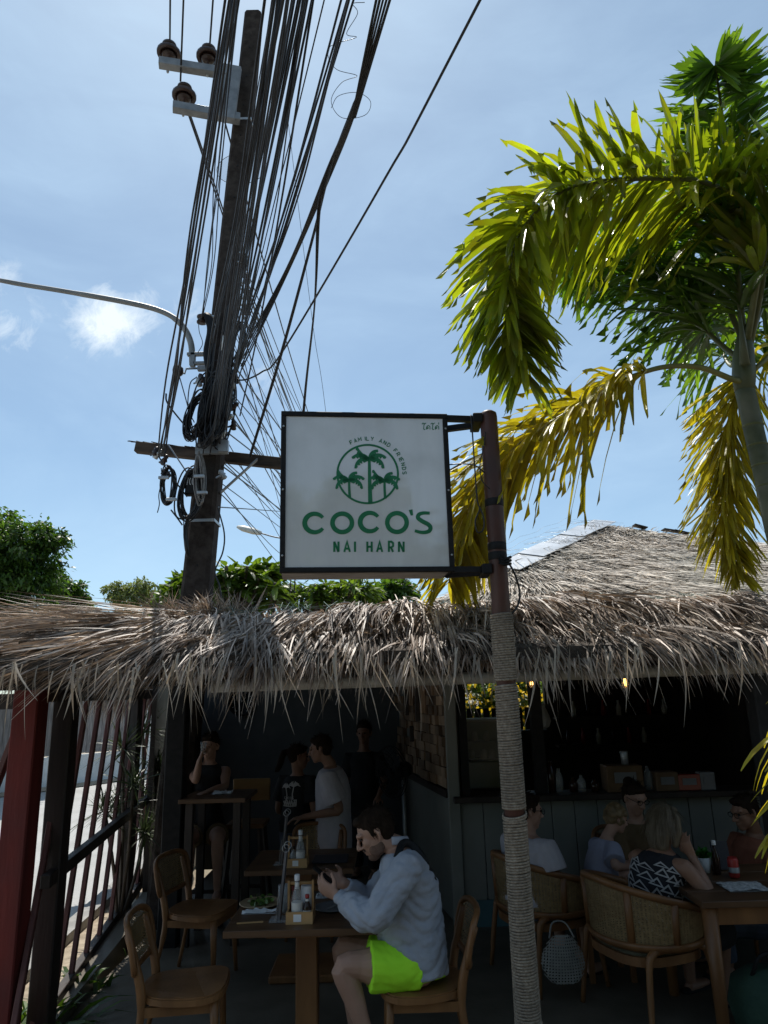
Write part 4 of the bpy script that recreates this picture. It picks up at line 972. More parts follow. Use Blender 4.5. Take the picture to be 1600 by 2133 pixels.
# lightbox
sTL, sTR, sBR, sBL = P(585, 855, 3.4), P(935, 862, 3.5), P(945, 1190, 3.5), P(583, 1193, 3.4)
ux = Vector((sTR.x-sTL.x, sTR.y-sTL.y, 0)).normalized(); uz = Vector((0, 0, 1)); un = ux.cross(uz)   # un towards the camera
W_, H_ = .5*((sTR-sTL).length+(sBR-sBL).length), .5*((sTL-sBL).length+(sTR-sBR).length)
SO = (sBL+sBR+sTL+sTR)/4
rotS = Matrix((ux, -un, uz)).transposed()
sign = thing('shop_sign', 'square white lightbox sign with green palm emblem and cafe lettering', 'sign', SO-uz*(H_/2))
DEP = .21; FR = .026
def SL(x, y, z): return SO+ux*x-un*y+uz*z     # sign-local: x right, y away from viewer, z up
b = MB()
b.box(SL(0, .012, H_/2-FR/2), (W_, .024, FR), rotS, .003); b.box(SL(0, .012, -H_/2+FR/2), (W_, .024, FR), rotS, .003)
for s in (-1, 1): b.box(SL(s*(W_/2-FR/2), .0122, 0), (FR, .0236, H_-2*FR+.001), rotS, .003)
b.build('frame', M_blackm, sign)
b = MB(); b.box(SL(0, DEP/2+.02, 0), (W_-.012, DEP-.01, H_-.012), rotS); bx_ = b.build('box', M_blackm, sign)
b = MB(); b.box(SL(-.01, DEP/2+.025, -H_/2+.003), (W_-.04, DEP-.03, .008), rotS); b.build('underside_panel', M_trayund, sign)
b = MB(); b.box(SL(0, .0155, 0), (W_-2*FR+.006, .012, H_-2*FR+.006), rotS); b.build('face_panel', M_acryl, sign)
fp0 = SL(0, .0095, 0)
def F8(cx, cy):         # a point of the face under a place in the photograph
    px, py = 560+cx/2.963, 830+cy/2.963
    d = Vector(_f + (px-800)/FPX*_r - (py-1066.5)/FPX*_u); c0 = Vector((0, 0, ZC)); return c0+d*((fp0-c0).dot(un)/d.dot(un))
MPX = (F8(1100, 700)-F8(100, 700)).length/1000
def sw(b, pts, w_): stroke3(b, [F8(*p) for p in pts], [q*MPX for q in w_] if hasattr(w_, '__len__') else w_*MPX, un, .0018)
def ell(cx, cy, rx, ry, a0, a1, n=40): return [(cx+rx*math.cos(R(a)), cy+ry*math.sin(R(a))) for a in np.linspace(a0, a1, n)]
def letter(nm, strokes, w_):
    b = MB()
    for s_ in strokes: sw(b, s_, w_)
    b.build(nm, M_green, sign)
wC = [20+10*math.sin(math.pi*i/39)**.7 for i in range(40)]
letter('letter_c', [ell(283, 769, 61, 57, 35, 325)], wC)
letter('letter_o', [ell(453, 768, 60, 57, 0, 360)], 28)
letter('letter_c', [ell(624, 763, 60, 57, 35, 325)], wC)
letter('letter_o', [ell(791, 766, 60, 58, 0, 360)], 28)
letter('apostrophe', [[(875, 687), (884, 722)]], [24, 15])
b = MB(); sp = [(q[0], q[1]) for q in catmull([(993, 708, 0), (955, 707, 0), (927, 716, 0), (921, 737, 0), (945, 757, 0), (984, 778, 0), (998, 800, 0), (985, 821, 0), (945, 827, 0), (901, 817, 0)], 5)]
sw(b, sp, [18+9*math.sin(math.pi*i/(len(sp)-1)) for i in range(len(sp))]); b.build('letter_s', M_green, sign)
def GL(ch, x0, x1, y0, y1):
    xm, ym = (x0+x1)/2, (y0+y1)/2
    q = {'N': [[(x0, y1), (x0, y0)], [(x0, y0), (x1, y1)], [(x1, y1), (x1, y0)]], 'A': [[(x0, y1), (xm, y0), (x1, y1)], [(lerp(x0, xm, .38), lerp(y1, y0, .32)), (lerp(x1, xm, .38), lerp(y1, y0, .32))]],
         'I': [[(xm, y0), (xm, y1)]], 'H': [[(x0, y0), (x0, y1)], [(x1, y0), (x1, y1)], [(x0, ym), (x1, ym)]],
         'R': [[(x0, y1), (x0, y0), (lerp(x0, x1, .6), y0), (x1, lerp(y0, y1, .14)), (x1, lerp(y0, y1, .42)), (lerp(x0, x1, .6), lerp(y0, y1, .56)), (x0, lerp(y0, y1, .56))], [(lerp(x0, x1, .5), lerp(y0, y1, .56)), (x1, y1)]],
         'F': [[(x0, y1), (x0, y0), (x1, y0)], [(x0, ym), (lerp(x0, x1, .8), ym)]], 'M': [[(x0, y1), (x0, y0), (xm, lerp(y0, y1, .6)), (x1, y0), (x1, y1)]], 'L': [[(x0, y0), (x0, y1), (x1, y1)]],
         'Y': [[(x0, y0), (xm, ym), (x1, y0)], [(xm, ym), (xm, y1)]], 'D': [[(x0, y0), (x0, y1), (lerp(x0, x1, .55), y1), (x1, lerp(y1, y0, .25)), (x1, lerp(y0, y1, .25)), (lerp(x0, x1, .55), y0), (x0, y0)]],
         'E': [[(x1, y0), (x0, y0), (x0, y1), (x1, y1)], [(x0, ym), (lerp(x0, x1, .85), ym)]],
         'S': [[(x1, lerp(y0, y1, .12)), (lerp(x0, x1, .7), y0), (lerp(x0, x1, .3), y0), (x0, lerp(y0, y1, .2)), (lerp(x0, x1, .15), lerp(y0, y1, .42)), (lerp(x0, x1, .85), lerp(y0, y1, .58)), (x1, lerp(y0, y1, .8)), (lerp(x0, x1, .7), y1), (lerp(x0, x1, .3), y1), (x0, lerp(y0, y1, .88))]]}
    return q[ch]
for ch, x0, x1 in (('N', 404, 430), ('A', 466, 500), ('I', 525, 539), ('H', 608, 635), ('A', 668, 700), ('R', 741, 767), ('N', 803, 832)):
    letter('letter_'+ch.lower(), GL(ch, x0, x1, 884, 947), 12.5)
ww = 'FAMILY AND FRIENDS'; cx, cy = 610, 467
adv = {'I': .55, ' ': .95, 'M': 1.2}; tot = sum(adv.get(c, 1) for c in ww[:-1]); acc = 0
for ch in ww:
    ang = R(-26.5+(88+26.5)*acc/tot); acc += adv.get(ch, 1)
    if ch == ' ': continue
    st = GL(ch, -7.5 if ch != 'M' else -9, 7.5 if ch != 'M' else 9, -11, 12); rad = 228; out = []
    for s_ in st: out.append([(cx+(rad-y)*math.sin(ang)+x*math.cos(ang), cy-(rad-y)*math.cos(ang)*.965+x*math.sin(ang)) for x, y in s_])
    letter('letter_'+ch.lower(), out, 4.2)
# the Thai word in the corner
def th(x0): return [[(x0, 160), (x0+3, 153), (x0+10, 153), (x0+16, 158), (x0+24, 151)], [(x0+12, 156), (x0+9, 188), (x0+14, 193), (x0+19, 189)]]
def kh(x0): return [[(x0, 192), (x0, 178), (x0+5, 170), (x0+14, 168), (x0+21, 173), (x0+22, 192)], ell(x0+6, 182, 5, 5, 0, 360, 9)]
for nm, st in (('thai_letter', th(946)), ('thai_letter', kh(973)), ('thai_letter', th(1000)), ('thai_letter', kh(1027)+[[(1048, 149), (1048, 161)]])): letter(nm, st, 4.2)
# emblem
b = MB(); sw(b, ell(610, 467, 187, 180, 0, 360, 72), 12.5); b.build('emblem_ring', M_green, sign)
def emblem_palm(c, foot, s, tw, bw):
    b = MB(); sw(b, [c, ((c[0]+foot[0])/2-1, (c[1]+foot[1])/2), foot], [tw, (tw+bw)/2, bw])
    for ex, ey, bu in ((-75, -72, .30), (54, -54, .28), (104, -8, .34), (90, 58, .42), (-88, 58, -.42), (-108, -8, -.34)):
        p0 = np.array(c, float); p1 = p0+np.array((ex, ey))*s; d = p1-p0; nrm_ = np.array((d[1], -d[0]))*(1 if bu > 0 else 1)
        ctl = (p0+p1)/2+np.array((d[1], -d[0]))*bu*(1 if True else 1)
        up = []; lo = []; n = 10
        for i in range(n+1):
            t = i/n; q = (1-t)**2*p0+2*t*(1-t)*ctl+t*t*p1; tg = 2*(1-t)*(ctl-p0)+2*t*(p1-ctl); nn = np.array((tg[1], -tg[0])); nn = nn/np.linalg.norm(nn); nn = nn if nn[1] < 0 else -nn
            wv = s*24*(math.sin(math.pi*min(1, .12+.8*t))**.8); notch = .35 if i in (4, 6, 8) else 1
            up.append(q+nn*wv*.55); lo.append(q-nn*wv*notch)
        vs = [F8(*q) for q in up]+[F8(*q) for q in lo]; k = n+1
        b.add([v+un*.0019 for v in vs], [(i, i+1, k+i+1, k+i) for i in range(n)])
    b.build('emblem_palm', M_green, sign)
emblem_palm((620, 374), (627, 645), 1.0, 17, 27); emblem_palm((495, 505), (500, 612), .92, 14, 17); emblem_palm((714, 508), (718, 618), .92, 14, 17)
for sx_ in (-1, 1):
    for z_ in (-.4, 0, .4): b = MB(); b.lathe([(.006, 0), (.005, .003), (0, .0035)], SL(sx_*(W_/2-FR/2), -.0005, z_*H_), 8, tuple(un)); b.build('screw', M_steel, sign)
# arms to the post
for z in (H_/2-.02, -H_/2+.012):
    for y in (.02, .19):
        a = SL(W_/2-.01, y, z); e = Vector((PX-.035, PY+(.0 if y < .1 else .07), a.z)); b = MB(); b.bar(a, e, .03, .03); b.build('bracket_arm', M_blackm, sign)
    b = MB(); q = SL(W_/2, .1, z); b.box((PX-.062, PY+.04, q.z), (.05, .17, .05), None, .004); b.build('bracket_plate', M_blackm, sign)
# dangling cords
def cord(pts, label, r=.004):
    b = MB(); b.tube(catmull(pts, 6), r, 5); tag(b.build('cord', M_cable), label, 'cord', 'cords dangling by the sign post')
cord([P(981, 864, 3.5), P(984, 900, 3.48), P(988, 960, 3.46), P(994, 1040, 3.46), P(999, 1060, 3.46), P(990, 1085, 3.46), P(994, 1108, 3.46), P(1006, 1104, 3.46), P(1008, 1080, 3.46), P(1000, 1058, 3.46)], 'thin black cord ending in a loop between sign and post')
cord([P(1012, 900, 3.5), P(1008, 930, 3.47), P(1000, 965, 3.46), P(1004, 1000, 3.46), P(1020, 1018, 3.47)], 'short black wire curling down the upper post', .003)
cord([P(936, 968, 3.52), P(962, 966, 3.48), P(990, 970, 3.46), P(1010, 985, 3.47)], 'black lead running from the right edge of the sign to the post', .0035)
cord([P(1052, 1160, 3.55), P(1072, 1195, 3.6), P(1083, 1235, 3.62), P(1078, 1262, 3.6), P(1066, 1278, 3.58)], 'black cable bowing right of the post down to the rope', .0055)
b = MB(); g_ = random.Random(5)
for k in range(3): b.tube([P(1036+6*g_.random(), 1160+6*k, 3.5-.005*k), P(1050, 1166+5*k, 3.47), P(1064, 1160+7*k, 3.5)], .008, 5)
b.build('cable_knot', M_blackm, post)
# ============================================================ FENCE, PLANTS AT THE LEFT
def fx(Y): return -2.1-.155*(Y-4.7)
fence = thing('slat_fence', 'dark side fence of slanted red brown slats with black rails', 'fence', (-2.2, 5, -.1))
def fbar(Y0, z0, Y1, z1, w_, h_, mt, nm, off=0.0, root=None):
    b = MB(); b.bar((fx(Y0)+off, Y0, z0), (fx(Y1)+off, Y1, z1), w_, h_, bev=.004); return b.build(nm, mt, root or fence)
def fpost(X, Y, w_, mt, nm='post', z1=2.08):
    b = MB(); b.box((X, Y, (z1-.12)/2), (w_, w_, z1+.12), None, .008); return b.build(nm, mt, fence)
o_ = fpost(P(62, 1500, 4.42).x, 4.42, .15, M_redpaint); o_['label'] = 'thick red painted corner post'
fpost(fx(4.72)+.03, 4.72, .125, M_darkwood); fpost(fx(7.15), 7.15, .13, M_darkwood); fpost(fx(9.4), 9.4, .12, M_darkwood); fpost(fx(6.1)+.02, 8.2, .1, M_darkwood)
fbar(4.5, 1.99, 9.6, 1.99, .07, .10, M_darkwood, 'rail'); fbar(4.5, .93, 9.6, .93, .055, .075, M_darkwood, 'rail', .05); fbar(4.5, .10, 9.6, .10, .06, .09, M_darkwood, 'rail')
for i in range(13):
    Yt = 4.95+.395*i; fbar(Yt, 1.95, Yt-.70, .06, .032, .05, M_slat, 'slat')
side = thing('front_fence_wing', 'short wing of slanted red slats left of the red corner post', 'fence', (-2.8, 4.42, -.1))
for i in range(6):
    x = -2.2-.27*i; b = MB(); b.bar((x, 4.44, 1.9), (x-.55, 4.44, .1), .035, .06, up=(0, 1, 0), bev=.004); b.build('slat', M_slat, side)
b = MB(); b.bar((-2.25, 4.45, 1.95), (-4, 4.45, 1.95), .06, .09); b.build('rail', M_darkwood, side)
M_strap = mat('strap_leaf', (.04, .085, .02), (.09, .15, .03), 3, .4, island=.5, transl=.4, tcol=(1.7, 1.8, .5))
M_spiky = mat('spiky_leaf', (.03, .05, .02), (.06, .085, .03), 3, .45, island=.4, transl=.25)
M_stem = mat('plant_stem', (.07, .055, .04), (.13, .10, .075), 8, .8, .3)
def strap_plant(label, x, y, z, n, L, w_, mt, seed, el=(.4, 1.4), group='plants along the side fence', stem=0.0, droop=.5, heads=None):
    g = np.random.default_rng(seed); t = thing('strap_plant' if stem == 0 else 'spiky_plant', label, 'plant', (x, y, z-.02), group)
    hs = heads or [(x, y, z+stem)]
    if stem > 0:
        b = MB()
        for h in hs: b.tube(catmull([(x, y, z-.02), ((x+h[0])/2+.02, (y+h[1])/2, (z+h[2])/2), h], 4), .016, 6)
        b.build('stem', M_stem, t)
    RT, DD = [], []
    for h in hs:
        a = g.uniform(0, 6.28, n); e = g.uniform(el[0], el[1], n)
        DD.append(np.stack([np.cos(a)*np.cos(e), np.sin(a)*np.cos(e), np.sin(e)], 1)); RT.append(np.array(h)+g.normal(0, .02 if stem else .06, (n, 3))*[1, 1, .5])
    RT = np.concatenate(RT); DD = np.concatenate(DD); k = len(RT); sd = unit(np.cross(DD, unit(g.normal(0, .3, (k, 3))+[0, 0, 1])))
    stuff(blades('foliage', RT, DD, sd, L*g.uniform(.6, 1.2, k), w_*g.uniform(.7, 1.2, k), mt, t, droop=droop, seg=4, taper=(.5, 1, .9, .5, .05)))
strap_plant('leafy strap plant at the foot of the fence near the front corner', -2.18, 4.95, -.09, 90, .62, .045, M_strap, 1)
strap_plant('low strap leaved plant outside the fence beyond the black post', -2.2, 5.5, -.09, 80, .5, .04, M_strap, 2)
strap_plant('strap leaved plant between the red post and the black post', -2.36, 4.62, -.09, 90, .7, .05, M_strap, 3)
strap_plant('sunlit low grass clump beside the floor edge', -2.28, 6.2, -.09, 60, .2, .012, M_strap, 4)
strap_plant('tall dark spiky plant with several heads inside the fence', fx(6.9)+.02, 6.9, 0, 70, .34, .014, M_spiky, 5, (-.5, 1.4), stem=1.5, droop=.25,
            heads=[(fx(6.9), 6.8, 1.5), (fx(6.9)+.15, 6.7, 1.2), (fx(6.9)-.1, 7.1, .95), (fx(6.9)+.18, 7.0, .75), (fx(6.9)-.05, 6.6, 1.0)])
strap_plant('dark spiky plant behind the mid rail of the fence', fx(7.9), 7.9, 0, 70, .34, .014, M_spiky, 6, (-.5, 1.4), stem=1.3, droop=.25,
            heads=[(fx(7.9), 7.8, 1.6), (fx(7.9)+.15, 7.9, 1.2), (fx(7.9)-.1, 8.1, .9)])
# brown thatch hanging from a lower eave beyond the fence
def side_awning():
    g = np.random.default_rng(9); t = thing('side_awning', 'brown thatch eave hanging outside beyond the slat fence', 'roof', (-3.2, 9.2, 2.2))
    b = MB(); b.bar((-3.6, 8.9, 2.16), (-2.75, 9.6, 2.16), .5, .05); b.build('roof_bed', M_thatchbase, t)
    n = 900; s = g.uniform(0, 1, n); rt = np.stack([-3.55+.8*s+g.normal(0, .05, n), 8.85+.7*s+g.normal(0, .08, n), 2.13+g.normal(0, .02, n)], 1)
    d = unit(np.stack([g.normal(0, .2, n), g.normal(-.1, .2, n), -np.ones(n)], 1)); sd = unit(np.cross(d, g.normal(0, 1, (n, 3))))
    stuff(blades('thatch', rt, d, sd, g.uniform(.2, .5, n), g.uniform(.008, .018, n), M_thatch, t, droop=.05, seg=2))
side_awning()

# ============================================================ GARDEN BEHIND THE KITCHEN WINDOW
M_yel = mat('yellow_petals', (.75, .50, .015), (.85, .62, .03), 4, .5, island=.2, transl=.4)
q = P(1040, 1450, 12)
tree('flowering_bush', 'bush of yellow flowers seen through the kitchen window', (q.x, 12.2, -.1), [((q.x-.4, 12.2, 1.75), (.7, .5, .5)), ((q.x+.5, 12.3, 1.75), (.8, .5, .5))], 5000, .11, M_lfm, .05, 12, 'bush')
fb = [o for o in bpy.data.objects if o.name.startswith('flowering_bush')][0]
g = np.random.default_rng(6); n = 500; rt = np.stack([q.x+g.uniform(-1.1, 1.3, n), 11.72+g.normal(0, .12, n), 1.75+g.normal(0, .2, n)], 1); d = unit(g.normal(0, 1, (n, 3))); sd = unit(np.cross(d, g.normal(0, 1, (n, 3))))
stuff(blades('flowers', rt, d, sd, np.full(n, .06), np.full(n, .05), M_yel, fb, seg=2, taper=(.4, 1, .4)))
pf = thing('picket_fence', 'black picket fence against yellow flowers behind the kitchen', 'fence', (q.x, 10.7, 0))
for i in range(17):
    b = MB(); b.box((q.x-1.0+.12*i, 10.7, .84), (.085, .02, 1.68)); b.build('picket', M_blackm, pf)

# ============================================================ CAFE FURNITURE
M_teak = mat('teak', (.15, .066, .024), (.25, .115, .042), 5, .42, .12, 50, stretch=(1, 1, .25), dirt=((.10, .045, .02), 3, .4))
M_teakd = mat('dark_teak_top', (.07, .035, .017), (.135, .07, .034), 4, .38, .12, 50, stretch=(.2, 1.5, 1), dirt=((.05, .025, .012), 2, .5))
M_pine = mat('light_wood', (.36, .20, .08), (.50, .30, .13), 5, .5, .12, 50, stretch=(.25, 1, 1))
M_cane = mat('woven_cane', (.20, .13, .058), (.30, .205, .095), 30, .6)
M_cush = mat('olive_cushion', (.07, .065, .04), (.10, .095, .06), 20, .9, .3, 200)
def superell(rx, ry, n=28, p=.62):
    return [(rx*abs(math.cos(a))**p*math.copysign(1, math.cos(a)), ry*abs(math.sin(a))**p*math.copysign(1, math.sin(a))) for a in np.linspace(0, 2*math.pi, n, endpoint=False)]
def ribbons(b, surf, nu, nv, w_, inside, diag=True):
    """woven cane on surface surf(u,v), u,v in -1..1"""
    def run(u0, v0, u1, v1, k=12):
        pts = []
        for i in range(k+1):
            t = i/k; u, v = u0+(u1-u0)*t, v0+(v1-v0)*t
            if inside(u, v): pts.append((u, v))
            elif len(pts) > 1: emit(pts); pts = []
            else: pts = []
        if len(pts) > 1: emit(pts)
    def emit(pts):
        W3 = [surf(*p) for p in pts]; sd = []
        for i, p in enumerate(pts):
            t = (W3[min(i+1, len(W3)-1)]-W3[max(i-1, 0)]).normalized(); e = 1e-2
            nn = (surf(p[0]+e, p[1])-surf(p[0], p[1])).cross(surf(p[0], p[1]+e)-surf(p[0], p[1])).normalized(); sd.append(tuple(nn.cross(t)))
        b.strip(W3, [w_]*len(W3), sd)
    for i in range(nu): u = -1+2*(i+.5)/nu; run(u, -1, u, 1)
    for i in range(nv): v = -1+2*(i+.5)/nv; run(-1, v, 1, v, 16)
    if diag:
        for i in range(nu+nv):
            s_ = -2+4*(i+.5)/(nu+nv); run(max(-1, s_-1), min(1, s_+1), min(1, s_+1), max(-1, s_-1), 14)
            run(max(-1, s_-1), -min(1, s_+1), min(1, s_+1), -max(-1, s_-1), 14)
def make_chair():
    t = thing('dining_chair', '', 'chair'); t['group'] = 'cane backed wooden dining chairs'
    se = superell(.225, .225); b = MB(); pts = [(x+.0, y*(1.0+.12*x/.225), .425+.012*(x/.225)**2) for x, y in se]
    b.poly(pts, (0, 0, .028)); b.poly([(x*.96, y*.96, z+.0285) for x, y, z in pts], (0, 0, .006)); b.build('seat', M_teak, t)
    for s in (-1, 1):
        b = MB(); b.tube([(.17, s*.165, .43), (.175, s*.172, .3), (.19, s*.19, -.0)], [.026, .022, .014], 9, r2=[.02, .018, .013]); b.build('leg', M_teak, t)
        b = MB(); b.tube(catmull([(-.27, s*.195, 0), (-.205, s*.18, .3), (-.195, s*.178, .45), (-.225, s*.185, .6), (-.275, s*.195, .76)], 4), [.014]*4+[.02]*4+[.024]*4+[.02]*5, 9); b.build('leg', M_teak, t)
    b = MB()
    for s in (-1, 1): b.bar((.17, s*.165, .395), (-.2, s*.175, .395), .022, .045)
    b.bar((.17, -.16, .395), (.17, .16, .395), .022, .045); b.bar((-.2, -.175, .395), (-.2, .175, .395), .022, .045); stuff(b.build('seat_frame', M_teak, t))
    def surf(u, v):
        y = .235*u; z = .685+.125*v; return Vector((-.215-.045*(1-u*u)-(z-.56)*.22, y, z))
    b = MB(); loop = [surf(x, y) for x, y in superell(1, 1, 40, .5)]; loop.append(loop[0]); b.tube(loop, .017, 8, caps=False); b.build('back_frame', M_teak, t)
    b = MB(); ribbons(b, surf, 22, 13, .0042, lambda u, v: abs(u)**4+abs(v)**4 < .97); b.build('cane_panel', M_cane, t)
    return t
def make_armchair():
    t = thing('armchair', '', 'armchair'); t['group'] = 'low cane armchairs at the right hand table'
    se = superell(.29, .29, 30, .7); b = MB(); b.poly([(x, y, .36) for x, y in se], (0, 0, .05)); b.build('seat', M_teak, t)
    b = MB(); b.poly([(x*.93, y*.93, .411) for x, y in se], (0, 0, .05)); b.poly([(x*.86, y*.86, .4615) for x, y in se], (0, 0, .012)); b.build('cushion', M_cush, t)
    A = R(128)
    def plan(a): return Vector((-.34*math.cos(a)*.96+.02, .35*math.sin(a), 0))
    def rz(u): return .80-.17*abs(u)**1.5
    def surf(u, v):
        c = plan(A*u); z0, z1 = .47, rz(u)-.012; return c*(1+.05*(v*.5+.5))+Vector((0, 0, z0+(z1-z0)*(v*.5+.5)))
    us = np.linspace(-1, 1, 33)
    b = MB(); b.tube([surf(u, 1.06) for u in us], .019, 9, r2=.024); b.build('top_rail', M_teak, t)
    b = MB(); b.tube([surf(u, -1.06) for u in us], .018, 9, r2=.03); b.build('lower_rail', M_teak, t)
    for u in (-1, -.62, -.28, .28, .62, 1):
        b = MB(); b.tube([surf(u, v) for v in (-1, 0, 1)], .014, 7, r2=.024); b.build('back_upright', M_teak, t)
    b = MB(); ribbons(b, surf, 58, 11, .0045, lambda u, v: True); b.build('cane_panel', M_cane, t)
    for sx in (-1, 1):
        for s in (-1, 1):
            p = (.2 if sx > 0 else -.2, s*.27, .40); b = MB(); b.tube(catmull([(p[0]*.4, s*.29, .45), (p[0]*.9, s*.30, .44), (p[0]*1.1, s*.305, .36), (p[0]*1.32, s*.33, 0)], 4), [.02]*4+[.023]*4+[.019]*3+[.016]*2, 9); b.build('leg', M_teak, t)
    return t
ch = make_chair(); ch.location = (-1.13, 4.32, 0); ch.rotation_euler = (0, 0, R(6)); ch['label'] = 'empty wooden chair nearest the viewer at the left of the front table'
dup(ch, (.13, 4.28, 0), R(182), 'wooden chair under the man in green shorts')
dup(ch, (-1.40, 5.72, 0), R(-12), 'empty chair beside the black fence posts, behind the front chair')
dup(ch, (-.68, 6.62, 0), R(-96), 'chair tucked behind the second table with only its curved back showing')
ac = make_armchair(); ac.location = (1.55, 4.95, 0); ac.rotation_euler = (0, 0, R(20)); ac['label'] = 'cane armchair under the woman in the patterned top'
dup(ac, (1.06, 5.62, 0), R(20), 'cane armchair half hidden by the roped post, under the man in pale shirt')
def table(label, x0, x1, y0, y1, z, mt, ped=None, legs=False, group=None):
    t = thing('table', label, 'table', ((x0+x1)/2, (y0+y1)/2, 0), group)
    n = 4
    for i in range(n):
        b = MB(); w_ = (y1-y0)/n; b.box(((x0+x1)/2, y0+w_*(i+.5), z-.0175), (x1-x0, w_-.0015, .035), None, .003); b.build('plank', mt, t)
    if ped:
        b = MB(); b.box((ped[0], ped[1], z/2-.02), (.12, .12, z-.05), None, .006); b.build('leg', M_teak, t)
        b = MB(); b.box((ped[0], ped[1], .025), (.46, .46, .05), None, .01); b.build('foot', M_teak, t); b = MB(); b.box((ped[0], ped[1], z-.05), (.4, .4, .028)); b.build('bracing', M_teak, t)
    if legs:
        for lx in (x0+.06, x1-.06):
            for ly in (y0+.06, y1-.06): b = MB(); b.tube([(lx, ly, z-.035), (lx, ly, 0)], [.045, .032], 10); b.build('leg', M_teak, t)
        b = MB(); b.box(((x0+x1)/2, y0+.05, z-.085), (x1-x0-.14, .022, .09)); b.build('apron', M_teak, t)
    return t
table('front dark wood table where the man in green shorts eats', -.905, -.09, 4.15, 4.77, .75, M_teakd, ped=(-.49, 4.44))
table('second dark wood table behind the front table with its own condiment box', -1.05, -.28, 5.46, 6.14, .75, M_teakd, ped=(-.66, 5.8))
table('dining table at right beside the patterned woman', 1.74, 2.9, 4.45, 5.3, .75, M_teakd, legs=True)
bt = table('high bar table at the far left with the drinking woman', -1.78, -1.22, 6.32, 6.9, 1.12, M_teakd)
for lx, ly in ((-1.7, 6.4), (-1.3, 6.4), (-1.7, 6.82), (-1.3, 6.82)): b = MB(); b.box((lx, ly, .54), (.06, .06, 1.08)); b.build('leg', M_darkwood, bt)
def stool(label, x, y, zt=.78, back=False):
    t = thing('bar_stool', label, 'stool', (x, y, 0), 'tall wooden bar stools')
    b = MB(); b.box((x, y, zt-.02), (.36, .34, .04), None, .008); b.build('seat', M_teak, t)
    for sx in (-1, 1):
        for sy in (-1, 1): b = MB(); b.bar((x+sx*.13, y+sy*.12, zt-.04), (x+sx*.2, y+sy*.18, 0), .035, .035); b.build('leg', M_darkwood, t)
    b = MB(); b.bar((x-.17, y-.16, .28), (x+.17, y-.16, .28), .025, .03); b.build('footrest', M_darkwood, t)
    if back: b = MB(); b.box((x+.0, y+.17, zt+.26), (.36, .03, .2), None, .006); b.build('backrest', M_pine, t)
stool('tall wooden stool with a pale backrest right of the drinking woman', -1.36, 7.2, .8, True); stool('tall bar stool under the drinking woman', -1.72, 7.05, .76)

# ---- things on the tables
M_glass = mat('clear_glass', (.55, .57, .57), None, 5, .06, alpha=.32, spec=.8)
M_acr = mat('clear_acrylic', (.5, .5, .5), None, 5, .1, alpha=.28, spec=.8)
M_whitep = mat('white_paper', (.70, .70, .70), (.78, .78, .78), 10, .8)
M_label = mat('bottle_label', (.60, .58, .54), (.70, .68, .64), 10, .6)
M_ketch = mat('ketchup_red', (.18, .02, .015), (.24, .03, .02), 5, .2)
M_soy = mat('soy_brown', (.03, .012, .008), None, 5, .12)
M_redcap = mat('red_cap', (.35, .03, .025), None, 5, .4)
M_grey = mat('grey_plate', (.14, .145, .15), (.18, .185, .19), 6, .4)
M_wplate = mat('wooden_plate', (.30, .21, .12), (.40, .29, .17), 6, .5, stretch=(.3, 1, 1))
M_salad = mat('salad_green', (.06, .12, .02), (.12, .19, .04), 6, .4, island=.4)
def bottle(label, x, y, z, h, r, mt, cap, lab=True, root=None):
    t = thing('sauce_bottle', label, 'bottle', (x, y, z), 'condiments in the wooden boxes')
    b = MB(); b.lathe([(r*.9, 0), (r, .008), (r, h*.45), (r*.8, h*.58), (r*.42, h*.74), (r*.38, h*.86)], (x, y, z), 14); b.build('glass', mt, t)
    b = MB(); b.lathe([(r*.48, h*.86), (r*.5, h*.87), (r*.5, h*.99), (r*.4, h)], (x, y, z), 14); b.build('cap', cap, t)
    if lab:
        b = MB(); b.lathe([(r*1.02, h*.1), (r*1.03, h*.11), (r*1.03, h*.38), (r*1.02, h*.39)], (x, y, z), 14); b.build('label', M_label, t)
        b = MB(); b.lathe([(r*.43, h*.68), (r*.45, h*.69), (r*.41, h*.82), (r*.39, h*.83)], (x, y, z), 12); b.build('neck_label', M_label, t)
def caddy(label, x, y, z, w_=.145, dp=.15, hb=.06, hh=.2):
    t = thing('condiment_box', label, 'wooden box', (x, y, z), 'wooden condiment boxes')
    for (cx, cy, sx, sy, sz) in ((x, y-dp/2, w_-.022, .011, hb), (x, y+dp/2, w_-.022, .011, hb)): b = MB(); b.box((cx, cy, z+sz/2), (sx, sy, sz)); b.build('side_board', M_pine, t)
    for s in (-1, 1): b = MB(); b.box((x+s*(w_/2-.006), y, z+hb/2), (.011, dp+.011, hb)); b.box((x+s*(w_/2-.006), y, z+hb+(hh-hb)/2), (.0108, .03, hh-hb)); b.build('end_board', M_pine, t)
    b = MB(); b.tube([(x-w_/2+.003, y, z+hh-.015), (x+w_/2-.003, y, z+hh-.015)], .009, 8); b.build('handle', M_pine, t)
    b = MB(); b.box((x, y, z+.006), (w_-.024, dp-.012, .009)); b.build('floor_board', M_pine, t)
    b = MB(); b.box((x-.01, y-dp/2-.0065, z+hb*.52), (.042, .002, .036)); b.build('paper_label', M_whitep, t)
c1 = PZ(623, 1927, .75); caddy('wooden condiment box with bottles on the front table', c1.x, c1.y+.085, .751)
bottle('tall sauce bottle with white cap in the front condiment box', c1.x-.018, c1.y+.055, .762, .225, .03, M_glass, M_whitep); bottle('short dark bottle with red cap in the front condiment box', c1.x+.038, c1.y+.05, .762, .125, .024, M_soy, M_redcap)
bottle('red sauce bottle at the back of the front condiment box', c1.x-.045, c1.y+.115, .762, .15, .02, M_ketch, M_redcap, False)
